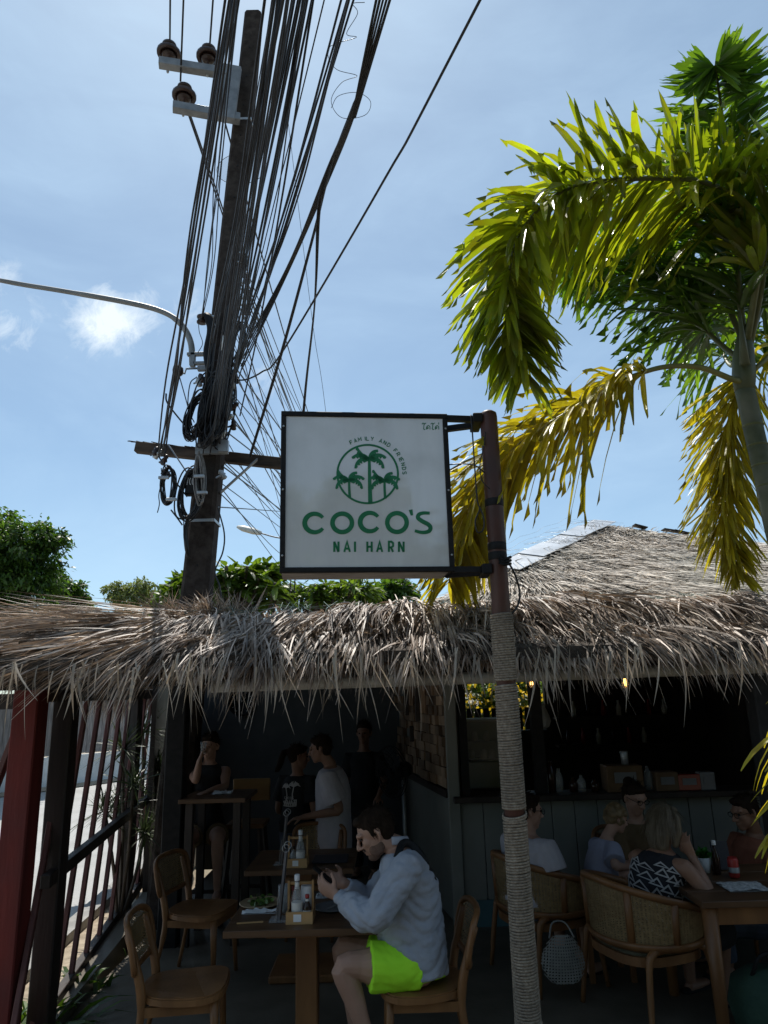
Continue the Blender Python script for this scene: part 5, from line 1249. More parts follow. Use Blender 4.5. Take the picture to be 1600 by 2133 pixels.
def napkins(label, x, y, z):
    t = thing('napkin_roll', label, 'napkins', (x, y, z)); b = MB(); b.lathe([(.032, 0), (.034, .004), (.034, .15), (.03, .156), (.012, .15)], (x, y, z), 16); b.build('roll', M_whitep, t)
napkins('white paper napkin roll in the front condiment box', c1.x+.03, c1.y+.115, .762)
c2 = PZ(618, 1809, .75); caddy('wooden condiment box on the second table', c2.x, c2.y+.085, .751)
bottle('sauce bottle with white cap in the second condiment box', c2.x+.02, c2.y+.06, .762, .23, .032, M_glass, M_whitep); bottle('short jar in the second condiment box', c2.x-.035, c2.y+.07, .762, .12, .026, M_glass, M_soy, False)
def menu_holder(label, x, y, z, h=.36):
    t = thing('menu_stand', label, 'menu stand', (x, y, z), 'clear menu stands')
    b = MB(); b.box((x-.02, y, z+.008), (.10, .09, .014), None, .003); b.build('base', M_acr, t)
    rot = Matrix.Rotation(R(6), 3, 'Y'); b = MB(); b.box((x, y, z+h/2), (.012, .07, h), rot); b.build('menu_pages', mat('menu_cover', (.10, .10, .11), (.14, .14, .15), 8, .35), t)
    b = MB(); b.box((x-.022, y, z+.09), (.004, .12, .17), rot); b.build('clear_front', M_acr, t)
    for s in (-1, 1): b = MB(); b.tube([(x+.02+.02*math.cos(a), y+s*.04, z+h+.012+.02*math.sin(a)) for a in np.linspace(0, 6.283, 18)], .0022, 5, caps=False); b.build('ring', M_steel, t)
c = PZ(585, 1927, .75); menu_holder('clear menu stand with ring binder beside the front condiment box', c.x, c.y+.07, .751)
c = PZ(589, 1806, .75); menu_holder('clear menu stand on the second table', c.x, c.y+.07, .751, .34)
def disc(name, label, cat, x, y, z, r, mt, group=None, rim=.012):
    t = thing(name, label, cat, (x, y, z), group); b = MB(); b.lathe([(r*.62, 0), (r*.95, .007), (r, rim), (r*.97, rim+.003), (r*.9, .009), (r*.6, .005), (0, .005)], (x, y, z), 30); b.build('dish', mt, t); return t
c = PZ(543, 1884, .75); pl = disc('plate', 'round wooden plate with leftover salad on the front table', 'plate', c.x, c.y, .751, .125, M_wplate)
g_ = random.Random(3); b = MB()
for i in range(46):
    a = g_.uniform(0, 6.28); r_ = .075*math.sqrt(g_.random()); vs, fs = leaflet_geo(Vector((c.x+r_*math.cos(a)+.01, c.y+r_*math.sin(a), .762+g_.random()*.025)), Vector((g_.gauss(0, 1), g_.gauss(0, 1), .35)), g_.uniform(.03, .06), .024, .7, g_.gauss(0, .6), g_, False); b.add(vs, fs)
tag(stuff(b.build('salad', M_salad)), 'green salad leaves left on the wooden plate', 'salad')
c = PZ(692, 1893, .75); disc('plate', 'grey plate in front of the man in green shorts', 'plate', c.x, c.y, .751, .105, M_grey)
b = MB(); b.bar((c.x-.02, c.y-.06, .768), (c.x+.05, c.y+.05, .768), .014, .003); tag(b.build('fork', M_steel), 'dark fork lying across the grey plate', 'fork')
def crumple(name, label, cx, cy, z, sx, sy, h, mt, seed):
    n = 9; vs = [(cx+sx*(i/(n-1)-.5), cy+sy*(j/(n-1)-.5), z+.002+h*abs(mnoise.noise((i*.7+seed, j*.7, seed)))) for i in range(n) for j in range(n)]
    b = MB(); b.add(vs, [(i*n+j, i*n+j+1, i*n+n+j+1, i*n+n+j) for i in range(n-1) for j in range(n-1)], True); b.poly([(cx-sx/2, cy-sy/2, z), (cx+sx/2, cy-sy/2, z), (cx+sx/2, cy+sy/2, z), (cx-sx/2, cy+sy/2, z)]); tag(b.build(name, mt), label, 'napkin' if 'napkin' in name else name.replace('_', ' '))
c = PZ(540, 1902, .75); crumple('napkin', 'crumpled white napkin in front of the salad plate', c.x, c.y, .752, .19, .05, .03, M_whitep, 1)
c = PZ(672, 1876, .75); crumple('napkin', 'small crumpled tissue by the man\'s hands', c.x-.01, c.y+.07, .752, .07, .06, .05, M_whitep, 4)
c = PZ(520, 1925, .75); b = MB(); b.bar((c.x-.07, c.y, .755), (c.x+.07, c.y+.02, .755), .012, .006); tag(b.build('knife', M_pine), 'thin wooden handled knife on the left of the front table', 'knife')
def glass(name, label, x, y, z, h, r, fill=None):
    t = thing(name, label, 'glass', (x, y, z)); b = MB(); b.lathe([(r*.8, 0), (r, h), (r*.93, h), (r*.74, .008), (0, .008)], (x, y, z), 18); b.build('wall', M_glass, t)
    if fill: b = MB(); b.lathe([(r*.72, .01), (r*.8, h*.6), (0, h*.6)], (x, y, z), 16); b.build('drink', fill, t)
c = PZ(583, 1918, .75); glass('drinking_glass', 'tall empty tumbler behind the menu stand on the front table', c.x-.0, c.y+.16, .751, .14, .035)
c = PZ(690, 1790, .75); b = MB(); b.box((c.x, c.y-.03, .76), (.26, .22, .016), None, .004); tag(b.build('laptop', mat('dark_cover', (.035, .032, .04), None, 6, .5)), 'closed dark laptop on the right of the second table', 'laptop')
# right hand table
def potted(label, x, y, z):
    t = thing('potted_plant', label, 'plant', (x, y, z)); b = MB(); b.lathe([(.034, 0), (.044, .09), (.04, .09), (.036, .07), (0, .07)], (x, y, z), 16); b.build('pot', M_whitep, t)
    g = random.Random(2); b = MB()
    for i in range(46):
        vs, fs = leaflet_geo(Vector((x+g.gauss(0, .018), y+g.gauss(0, .018), z+.07+g.random()*.05)), Vector((g.gauss(0, .7), g.gauss(0, .7), 1)), g.uniform(.04, .09), .03, .4, g.gauss(0, .5), g, False); b.add(vs, fs)
    stuff(b.build('foliage', mat('pot_leaf', (.03, .16, .02), (.06, .24, .04), 6, .4, island=.3, transl=.3), t))
c = PZ(1468, 1846, .75); potted('small green plant in a white pot on the right table', P(1468, 1805, 5.1).x, 5.1, .752)
bottle('brown sauce bottle beside the potted plant', P(1492, 1800, 5.05).x, 5.05, .752, .2, .026, M_soy, M_whitep, False)
tc_ = thing('drink_can', 'red drink can near the newspaper on the right table', 'can', (P(1527, 1800, 4.95).x, 4.95, .752)); b = MB(); b.lathe([(.026, 0), (.033, .008), (.033, .105), (.027, .118), (.024, .116), (0, .114)], tc_.location, 16); b.build('body', M_redcap, tc_)
b = MB(); b.lathe([(.0335, .03), (.0337, .032), (.0337, .06), (.0335, .062)], tc_.location, 16); b.build('band', M_steel, tc_)
c = P(1540, 1825, 4.75); crumple('newspaper', 'folded newspaper lying on the right table', c.x, 4.72, .753, .24, .2, .03, mat('newsprint', (.30, .30, .30), (.62, .62, .61), 45, .8), 7)
q = P(1500, 1770, 5.15); b = MB(); b.box((q.x, 5.15, .84), (.11, .012, .17), Matrix.Rotation(R(-12), 3, 'X')); tag(b.build('menu_card', mat('dark_cover', (.035, .032, .04))), 'dark menu card standing behind the potted plant', 'menu card')
# bags
def crochet():
    t = thing('crochet_bag', 'pale crocheted bag hanging under the roped post armchair', 'bag', P(1170, 2040, 5.1)); c = P(1172, 1995, 5.1); b = MB()
    def surf(u, v): return Vector((c.x+.135*u*(1-.18*v), 5.1-.05*math.cos(u*1.5)*(1-.4*v*v), c.z+.14*v))
    ribbons(b, surf, 16, 16, .004, lambda u, v: u*u+v*v*.9 < 1.05, True); b.build('mesh_front', mat('pale_yarn', (.22, .22, .205), (.30, .30, .28), 20, .9), t)
    b = MB(); b.ell((c.x, 5.1, c.z-.01), (.085, .03, .08)); b.build('contents', mat('pale_lining', (.10, .10, .10), None, 8, .9), t)
    b = MB(); b.tube(catmull([(c.x-.08, 5.08, c.z+.12), (c.x-.04, 5.14, c.z+.19), (c.x+.04, 5.14, c.z+.19), (c.x+.08, 5.08, c.z+.12)], 5), .006, 5); b.build('handle', MATS['pale_yarn'], t)
crochet()
def duffel():
    c = PZ(1600, 2075, .2); t = thing('green_bag', 'round dark green bag on the floor in the right corner', 'bag', (c.x, c.y, 0)); b = MB()
    b.lathe([(.1, 0), (.19, .04), (.22, .16), (.19, .28), (.1, .34), (.03, .35)], (c.x, c.y, 0), 22); b.build('sack', mat('dark_green_cloth', (.02, .05, .035), (.035, .075, .05), 9, .85, .5, 30), t)
    b = MB(); b.tube(catmull([(c.x-.1, c.y-.05, .32), (c.x-.05, c.y-.08, .43), (c.x+.06, c.y-.06, .43), (c.x+.1, c.y-.04, .32)], 5), .012, 6); b.build('handle', M_blackm, t)
duffel()
c = PZ(1575, 2118, 0.0); crumple('paper_sheet', 'white sheet of paper lying on the floor at lower right', c.x, c.y, .004, .16, .2, .02, M_whitep, 3)
# ---- walls and kitchen things
def clock():
    c = P(503, 1462, 8.95); t = thing('wall_clock', 'round dark wall clock high on the blue grey back wall', 'clock', (c.x, 8.97, c.z))
    b = MB(); b.lathe([(.16, 0), (.17, .01), (.17, .035), (.15, .04), (.145, .02), (0, .02)], (c.x, 8.995, c.z), 28, (0, -1, 0)); b.build('case', M_blackm, t)
    for k in range(12): a = k*math.pi/6; b = MB(); b.bar((c.x+.115*math.cos(a), 8.97, c.z+.115*math.sin(a)), (c.x+.135*math.cos(a), 8.97, c.z+.135*math.sin(a)), .004, .01, up=(0, 1, 0)); b.build('hour_mark', M_label, t)
    b = MB(); b.bar((c.x, 8.968, c.z), (c.x+.05, 8.968, c.z+.05), .004, .01, up=(0, 1, 0)); b.build('clock_hand', M_label, t); b = MB(); b.bar((c.x, 8.966, c.z), (c.x-.03, 8.966, c.z+.1), .004, .008, up=(0, 1, 0)); b.build('clock_hand', M_label, t)
clock()
def fan():
    c = P(813, 1608, 7.3); t = thing('pedestal_fan', 'black pedestal fan facing left by the wooden block wall', 'fan', (c.x+.12, 7.3, 0)); ax = Vector((-.75, -.55, -.05)).normalized(); e1 = ax.cross(Vector((0, 0, 1))).normalized(); e2 = e1.cross(ax)
    rad = .24
    b = MB()
    for rr_, of in ((rad, 0), (rad*.72, .05), (rad*.45, .068), (rad*.2, .075), (rad, -.03), (rad*.7, -.07), (rad*.4, -.09)):
        b.tube([c+ax*of+(e1*math.cos(a)+e2*math.sin(a))*rr_ for a in np.linspace(0, 6.283, 30)], .004, 5, caps=False)
    for k in range(28):
        a = k*2*math.pi/28; v = e1*math.cos(a)+e2*math.sin(a); b.tube([c+ax*.075+v*.03, c+ax*.055+v*rad*.7, c+v*rad, c-ax*.07+v*rad*.7, c-ax*.09+v*.05], .002, 4)
    stuff(b.build('cage', M_blackm, t))
    for k in range(3):
        a = k*2.094+.4; v = e1*math.cos(a)+e2*math.sin(a); s_ = (e1*-math.sin(a)+e2*math.cos(a)+ax*.4).normalized(); b = MB(); b.strip([c+v*.03, c+v*.1, c+v*.17, c+v*.21], [.05, .11, .13, .08], tuple(s_)); b.build('fan_blade', M_blackm, t)
    b = MB(); b.tube([c-ax*.02, c+ax*.03], .04, 14); b.tube([c-ax*.24, c-ax*.2, c-ax*.09], [.05, .075, .07], 14); b.build('motor', M_blackm, t)
    ft = c-ax*.16; b = MB(); b.tube([(ft.x, ft.y, ft.z-.05), (ft.x, ft.y, .03)], .016, 8); b.build('pole', M_steel, t); b = MB(); b.lathe([(.2, 0), (.2, .02), (.05, .05)], (ft.x, ft.y, 0), 20); b.build('base', M_blackm, t)
fan()
def fridge():
    Y = 7.3; a, c = P(962, 1640, Y), P(1052, 1497, Y); x0, x1, z0, z1 = a.x, c.x, 1.02, c.z; t = thing('display_fridge', 'small white display fridge behind the counter left of the roped post', 'fridge', ((x0+x1)/2, Y+.2, 1.0)); w_ = x1-x0; h = z1-z0; xm = (x0+x1)/2
    b = MB(); b.box((xm, Y+.22, z0+h*.19), (w_, .42, h*.38), None, .01); b.box((xm, Y+.22, z1-.02), (w_, .42, .04)); b.box((xm, Y+.42, z0+h*.68), (w_, .02, h*.58)); stuff(b.build('cabinet', mat('fridge_white', (.42, .42, .40), (.48, .48, .46), 4, .4), t))
    for s in (-1, 1): b = MB(); b.box((xm+s*(w_/2-.012), Y+.015, z0+h*.68), (.022, .028, h*.58)); b.build('door_frame', MATS['fridge_white'], t)
    b = MB(); b.box((xm, Y+.2, z0+h*.66), (w_-.05, .34, .01)); b.build('shelf', M_steel, t)
    b = MB(); b.box((xm, Y+.005, z0+h*.68), (w_-.046, .006, h*.57)); b.build('glass_door', M_acr, t)
    for k, (dx, dz, mt) in enumerate(((-.1, .4, M_whitep), (.02, .4, M_label), (.1, .4, M_label), (-.06, .67, M_label), (.06, .67, M_whitep))): b = MB(); b.lathe([(.03, 0), (.035, .02), (.03, .07), (.015, .09)], (xm+dx, Y+.16, z0+h*dz), 10); tag(b.build('food_jar', mt), 'small pale jar inside the display fridge', 'jar', 'jars inside the display fridge')
fridge()
M_bulb = mat('bulb_filament', (1, .6, .2), None, 5, .5, emit=(1.0, .52, .14), estr=7.0)
for lab, px, py in (('glowing bare bulb just right of the roped post', 1107, 1418), ('glowing tall filament bulb under the thatch further right', 1302, 1421)):
    c = P(px, py, 6.3); t = thing('pendant_bulb', lab, 'light bulb', (c.x, 6.3, c.z), 'bare bulbs hanging in the cafe'); b = MB(); b.tube([(c.x, 6.3, c.z+.06), (c.x, 6.3, 2.64)], .004, 5); b.build('cord', M_cable, t)
    b = MB(); b.lathe([(.02, .04), (.02, .085), (.012, .1)], c, 10); b.build('socket', M_blackm, t)
    b = MB(); b.lathe([(.0, -.06), (.02, -.05), (.03, -.02), (.026, .02), (.017, .042)], c, 14); b.build('glass', M_glass, t)
    for dx in (-.009, .009): b = MB(); b.tube([(c.x+dx, 6.3, c.z-.035), (c.x+dx*.6, 6.3, c.z+.03)], .0045, 6); b.build('filament', M_bulb, t)
bag_c = P(1130, 1500, 7.4); b = MB(); b.lathe([(.012, .16), (.03, .12), (.07, .05), (.09, 0), (.07, -.06), (.02, -.085)], bag_c, 9, (.1, 0, 1), False); tag(b.build('plastic_bag', mat('plastic_bag_white', (.5, .5, .5), (.6, .6, .6), 8, .4, transl=.3)), 'white plastic bag hanging in the kitchen opening', 'bag')
def cbox(name, label, px0, px1, py0, py1, Y, mt, dp=.2, cat=None):
    a, c = P(px0, py1, Y), P(px1, py0, Y); z0 = 1.046; z1 = c.z; t = thing(name, label, cat or name.replace('_', ' '), ((a.x+c.x)/2, Y+dp/2, z0)); b = MB(); b.box(((a.x+c.x)/2, Y+dp/2, (z0+z1)/2), (c.x-a.x, dp, z1-z0), None, .006); b.build('body', mt, t)
    b = MB(); b.box(((a.x+c.x)/2, Y-.004, z0+(z1-z0)*.55), ((c.x-a.x)*.6, .006, (z1-z0)*.4)); b.build('front_label', M_grey, t)
M_cbrown = mat('cardboard', (.12, .07, .035), (.17, .105, .055), 8, .8)
cbox('wooden_crate', 'large brown wooden crate on the kitchen counter', 1268, 1338, 1594, 1652, 6.62, mat('crate_wood', (.10, .055, .022), (.16, .09, .04), 6, .6), .2)
cbox('cardboard_box', 'cardboard box with pale label right of the wooden crate', 1370, 1412, 1608, 1652, 6.62, M_cbrown, .16); cbox('snack_box', 'low box with red print on the counter', 1415, 1458, 1612, 1650, 6.62, M_ketch, .14); cbox('card_reader', 'white payment terminal at the right of the counter', 1460, 1488, 1608, 1632, 6.62, M_grey, .1)
for k, (px, py, h) in enumerate(((1135, 1640, .22), (1150, 1640, .26), (1165, 1640, .2), (1195, 1640, .12), (1212, 1640, .14), (1240, 1642, .1), (1352, 1640, .2))):
    q = P(px, py, 6.72); b = MB(); b.lathe([(.035, 0), (.04, h*.5), (.03, h*.75), (.015, h*.85), (.015, h)], (q.x, 6.72, 1.047), 12); tag(b.build('counter_bottle', M_soy if k % 2 else M_glass), 'dim bottle or jar standing along the kitchen counter', 'bottle', 'bottles along the kitchen counter')
q = P(1302, 1575, 6.7); b = MB(); b.lathe([(.03, 0), (.035, .12), (.03, .125), (0, .12)], (q.x, 6.72, 1.255), 14); tag(b.build('steel_cup', M_steel), 'shiny steel cup standing on the wooden crate', 'cup')
sh = thing('kitchen_shelf', 'dark shelf of bottles on the kitchen back wall', 'shelf', (3.0, 9.8, 1.2))
for zz in (1.2, 1.55, 1.9): b = MB(); b.box((3.0, 9.85, zz), (1.6, .25, .03)); b.build('shelf_board', M_darkwood, sh)
for k in range(14): b = MB(); zz = (1.215, 1.565)[k % 2]; b.lathe([(.03, 0), (.035, .1), (.015, .16), (.015, .2)], (2.35+.1*k, 9.82, zz), 10); tag(b.build('shelf_bottle', (M_soy, M_label, M_redcap)[k % 3]), 'small bottle on the dark kitchen shelf', 'bottle', 'bottles on the kitchen shelf')
# ============================================================ PEOPLE
M_skin = mat('skin', (.36, .205, .145), (.42, .245, .175), 6, .5, .05, 200)
M_skint = mat('tanned_skin', (.24, .125, .08), (.29, .155, .10), 6, .5, .05, 200)
M_hairb = mat('dark_hair', (.016, .010, .007), (.032, .021, .014), 30, .85, .5, 120, spec=.12, stretch=(1, 1, .2))
M_hairg = mat('ash_blonde_hair', (.10, .075, .045), (.19, .148, .095), 20, .5, .5, 120, stretch=(1, 1, .15))
M_hairy = mat('curly_blond_hair', (.14, .092, .042), (.24, .165, .08), 14, .55, .6, 60)
M_shirt = mat('pale_blue_linen', (.325, .35, .405), (.375, .40, .455), 12, .9, .2, 160)
M_neon = mat('neon_green_cloth', (.44, .97, .03), (.48, .99, .035), 10, .8, .15, 120)
M_teew = mat('white_tee', (.42, .39, .42), (.48, .45, .48), 10, .9, .15, 150)
M_teel = mat('lilac_tee', (.30, .30, .39), (.36, .36, .45), 10, .9, .15, 150)
M_teeb = mat('black_tee', (.012, .012, .013), (.02, .02, .021), 10, .9, .15, 150)
M_teebr = mat('brown_top', (.10, .065, .03), (.14, .09, .045), 10, .9, .15, 150)
M_teeo = mat('rust_top', (.24, .085, .05), (.30, .11, .065), 10, .9, .15, 150)
M_jean = mat('denim', (.05, .07, .11), (.08, .10, .15), 10, .9, .15, 150)
M_navy = mat('black_patterned_cloth', (.012, .012, .016), (.02, .02, .025), 10, .9, .1, 150)
M_print = mat('white_print', (.42, .41, .41), None, 10, .8)
M_eye = mat('eye', (.02, .015, .012), None, 5, .2)
M_beard = mat('stubble', (.13, .075, .052), (.19, .11, .078), 30, .9, .5, 200)
PEND = []
def soft(mb, name, mats, root, vox=.006, smooth=4, wr=0.0, seed=0, label=None):
    PEND.append((mb, name, mats, root, vox, smooth, wr, seed))
def flush():
    tmp = []
    for (mb, name, mats, root, vox, sm, wr, seed) in PEND:
        o = bpy.data.objects.new('tmp', mb.mesh('tmp')); COL.objects.link(o)
        m1 = o.modifiers.new('r', 'REMESH'); m1.mode = 'VOXEL'; m1.voxel_size = vox; m1.use_smooth_shade = True
        m2 = o.modifiers.new('s', 'SMOOTH'); m2.factor = .5; m2.iterations = sm; tmp.append(o)
    dg = bpy.context.evaluated_depsgraph_get()
    for o, (mb, name, mats, root, vox, sm, wr, seed) in zip(tmp, PEND):
        me = bpy.data.meshes.new_from_object(o.evaluated_get(dg)); me.name = name
        n = len(me.vertices); co = np.zeros(n*3); me.vertices.foreach_get('co', co); co = co.reshape(-1, 3)
        if wr > 0:
            no = np.zeros(n*3); me.vertices.foreach_get('normal', no); no = no.reshape(-1, 3); g = np.random.default_rng(seed); s = np.zeros(n)
            wp = co+.03*np.sin(co[:, [1, 2, 0]]*23+seed)
            for k in range(7):
                v = unit(g.normal(0, 1, 3))*g.uniform(25, 80); s += np.abs(np.sin(wp@v+g.uniform(0, 6)))**.6*g.uniform(.4, 1)*(40/np.linalg.norm(v))
            co = co+no*((s-s.mean())*wr*.35)[:, None]
        co -= np.array(origin(root)); me.vertices.foreach_set('co', co.ravel()); me.update()
        me.materials.clear()
        for q in (mats if isinstance(mats, (list, tuple)) else [mats]): me.materials.append(q)
        me.polygons.foreach_set('use_smooth', np.ones(len(me.polygons), bool)); link(name, me, root)
    for o in tmp: me = o.data; bpy.data.objects.remove(o); bpy.data.meshes.remove(me)
    PEND.clear()
V3 = Vector
def ring_loft(b, rings, n=20):
    """rings: (centre, side axis, front axis, half width, half depth)"""
    vs = []
    for c, sx, fy, a, d in rings:
        for j in range(n):
            t = 2*math.pi*j/n; ct, st = math.cos(t), math.sin(t)
            vs.append(c+sx*(a*abs(ct)**.8*math.copysign(1, ct))+fy*(d*abs(st)**.9*math.copysign(1, st)))
    k = len(rings); fs = [(i*n+j, i*n+(j+1) % n, (i+1)*n+(j+1) % n, (i+1)*n+j) for i in range(k-1) for j in range(n)]
    fs += [tuple(range(n))[::-1], tuple((k-1)*n+j for j in range(n))]
    b.add(vs, fs, True)
def hand(b, wr, d, pn, s=1.0, curl=.5, thumb=1):
    """wr wrist, d finger direction, pn palm normal; thumb=+1 puts the thumb towards d x pn"""
    d = d.normalized(); pn = (pn-d*pn.dot(d)).normalized(); sd = d.cross(pn)*thumb
    kn = wr+d*.088*s
    b.tube([wr-d*.02*s, wr+d*.02*s, wr+d*.055*s, kn], [.027*s, .034*s, .041*s, .040*s], 12, r2=[.02*s, .018*s, .016*s, .013*s], ref=sd, round_=True)
    for k, (o, L) in enumerate(((.031, .072), (.0105, .081), (-.0105, .075), (-.031, .06))):
        p = kn+sd*o*s-d*(.004 if k in (1, 2) else .010)*s; pts = [p-d*.015*s, p]; a = curl*.55; dd = d
        for f_, r_ in ((.45, 1.0), (.3, 1.2), (.25, .9)):
            a2 = a; dd = (dd*math.cos(a2)+pn*math.sin(a2)).normalized(); pn2 = pn
            p = p+(dd+sd*o*1.1)*(L*f_*s); pts.append(p); a = curl*.75*r_; 
        b.tube(pts, [.0088*s, .0088*s, .0082*s, .0076*s, .0066*s], 8, round_=True)
    tb = wr+d*.022*s+sd*.028*s
    b.tube([tb-sd*.012*s, tb+(d*.5+sd*.62+pn*.35).normalized()*.042*s, tb+(d*.72+sd*.5+pn*.5).normalized()*.075*s], [.014*s, .0115*s, .0085*s], 8, round_=True)
def head(b, c, F, U, s=1.0, nose=1.0):
    F = F.normalized(); U = (U-F*U.dot(F)).normalized(); Sx = U.cross(F); M_ = Matrix((F, Sx, U)).transposed(); q = lambda f, sd, u: c+(F*f+Sx*sd+U*u)*s
    E = lambda p, r: b.ell(p, tuple(x*s for x in r), M_, 18, 12)
    E(q(-.012, 0, .035), (.098, .076, .088)); E(q(.022, 0, -.03), (.068, .061, .075)); E(q(.06, 0, -.088), (.027, .030, .022)); E(q(.055, .033, -.01), (.028, .026, .03)); E(q(.055, -.033, -.01), (.028, .026, .03))
    b.tube([q(.073, -.045, .036), q(.091, -.015, .034), q(.091, .015, .034), q(.073, .045, .036)], .011*s, 8, round_=True)
    b.tube([q(.088, 0, .028), q(.104*nose, 0, .002), q(.116*nose, 0, -.022)], [.008*s, .010*s, .0125*s], 8, round_=True); E(q(.098, .012, -.026), (.012, .009, .008)); E(q(.098, -.012, -.026), (.012, .009, .008))
    E(q(.085, 0, -.052), (.014, .024, .0065)); E(q(.083, 0, -.066), (.013, .021, .007))
    for sg in (-1, 1): b.tube([q(-.012, sg*.077, .024), q(-.02, sg*.086, .012), q(-.014, sg*.083, -.015), q(-.006, sg*.078, -.026)], [.009*s, .011*s, .009*s, .007*s], 7, round_=True)
    return M_, q
def person(label, J, face, U=(0, 0, 1), top=None, sleeve='short', loose=.022, bottom=None, blen='shorts', hair='short', hmat=None, skin=None, vox=.008, s=1.0, hands=None, glasses=False, beard=False, fat=1.0, hem=None, female=False, shoes=True, wr=.004, seed=1, collar=False, group=None, baggy=.012):
    skin = skin or M_skin; hmat = hmat or M_hairb
    J = {k: V3(v) for k, v in J.items()}; root = thing('person', label, 'person', J['base']); root['group'] = 'people in the cafe'
    S_ = (J['shL']-J['shR']).normalized(); up = (J['neck']-J['pelvis']).normalized(); Fd = S_.cross(up).normalized()   # left x up = front
    if Fd.dot(V3(face)) < -.5: Fd = Fd
    hS = (J['hipL']-J['hipR']).normalized()
    b = MB(); shw = (J['shL']-J['shR']).length/2; hw = (J['hipL']-J['hipR']).length/2
    p0, p3 = J['pelvis'], J['neck']; ch_ = J.get('chest', p0.lerp(p3, .62)); wa_ = p0.lerp(ch_, .5)+(J['belly'] if 'belly' in J else V3((0, 0, 0)))
    fF = hS.cross(up).normalized()
    def torso(k, hemdrop=0.0, neckk=.0):
        r = [(p0-up*(.09*s+hemdrop), hS, fF, (hw+.075*s)*1.0+k, .105*s*fat+k), (p0, hS, fF, hw+.078*s+k, .118*s*fat+k), (wa_, (hS+S_).normalized(), Fd, (.128 if not female else .108)*s*fat+k, .102*s*fat+k), (ch_, S_, Fd, shw*.82+k, .112*s*fat+k*1.1),
             (ch_.lerp(p3, .55), S_, Fd, shw*.93+k*.8, .098*s*fat+k), (ch_.lerp(p3, .86), S_, Fd, shw*.62+k*.6, .07*s*fat+k*.8), (p3, S_, Fd, .064*s+k*.5+neckk, .06*s+k*.5+neckk)]
        return r
    ring_loft(b, torso(0))
    hc = J['head']; F = V3(face).normalized(); U = V3(U); M_, q = head(b, hc, F, U, s)
    b.tube([p3-up*.03*s, p3+up*.02*s, hc+(q(-.02, 0, -.05)-hc)], [.062*s, .056*s, .054*s], 14, round_=True)
    sg_ = {'L': 1, 'R': -1}
    for k in 'LR':
        sh, el, wr_ = J['sh'+k], J['el'+k], J['wr'+k]
        b.tube(catmull([ch_.lerp(p3, .5).lerp(sh, .6), sh, sh.lerp(el, .5), el, el.lerp(wr_, .3), wr_], 3), [.05*s]*3+[.052*s, .05*s, .047*s]+[.045*s, .042*s, .040*s]+[.037*s]*3+[.039*s, .036*s, .031*s]+[.026*s], 12, round_=True)
        hd_ = (hands or {}).get(k)
        d = hd_[0] if hd_ else (wr_-el).normalized(); pn = hd_[1] if hd_ else V3((0, 0, -1)); cu = hd_[2] if hd_ else .5
        hand(b, wr_, V3(d), V3(pn), s*1.0, cu, hd_[3] if hd_ and len(hd_) > 3 else 1)
        hp, kn, an = J['hip'+k], J['kn'+k], J['an'+k]
        b.tube(catmull([hp, hp.lerp(kn, .5), kn, kn.lerp(an, .33), an], 4), [.088*s*fat]*3+[.08*s*fat]*3+[.066*s, .061*s]+[.056*s, .055*s, .056*s]+[.058*s, .056*s, .05*s]+[.042*s, .038*s, .035*s], 14, round_=True)
        toe = J.get('toe'+k, V3((fF.x, fF.y, 0)).normalized()); ft = V3((an.x, an.y, an.z-.05*s))
        b.tube([an, ft-toe*.03*s, ft+toe*.06*s, ft+toe*.15*s], [.036*s, .038*s, .036*s, .022*s], 10, r2=[.036*s, .036*s, .042*s, .036*s], ref=(0, 0, 1), round_=True)
        if shoes:
            sb = MB(); g0 = ft-V3((0, 0, .022*s)); sb.tube([g0-toe*.06*s, g0+toe*.0*s, g0+toe*.09*s, g0+toe*.19*s], [.022*s]*3+[.016*s], 12, r2=[.034*s, .04*s, .048*s, .03*s], ref=(0, 0, 1), round_=True); sb.build('shoe', M_blackm, root)
    soft(b, 'body', skin, root, vox, 3)
    for sg in (-1, 1): e = MB(); e.ell(q(.082, sg*.031, .016), (.010*s, .012*s, .006*s), M_, 8, 6); e.build('eye', M_eye, root)
    # clothes
    if top:
        b = MB(); tr = torso(loose, hem or .0); w2 = tr[2]; tr[2] = (w2[0], w2[1], w2[2], w2[3]+baggy*.6, w2[4]+baggy); tr[-1] = (p3-up*.012*s, S_, Fd, .074*s, .07*s); ring_loft(b, tr, 24)
        for k in 'LR':
            sh, el, wr_ = J['sh'+k], J['el'+k], J['wr'+k]; L = loose
            if sleeve == 'long': b.tube(catmull([ch_.lerp(p3, .5).lerp(sh, .5), sh, sh.lerp(el, .5), el, el.lerp(wr_, .55), wr_.lerp(el, .06)], 3), [.06*s+L*.6]*3+[.056*s+L*.9]*6+[.047*s+L]*3+[.04*s+L*.9, .039*s+L*.7, .036*s+L*.4]+[.034*s+L*.3], 14)
            elif sleeve == 'short': b.tube([ch_.lerp(p3, .5).lerp(sh, .5), sh, sh.lerp(el, .35), sh.lerp(el, .72)], [.06*s+L*.6, .06*s+L*.7, .058*s+L, .056*s+L*1.25], 14)
        soft(b, 'top', top, root, max(vox, .008), 3, wr, seed)
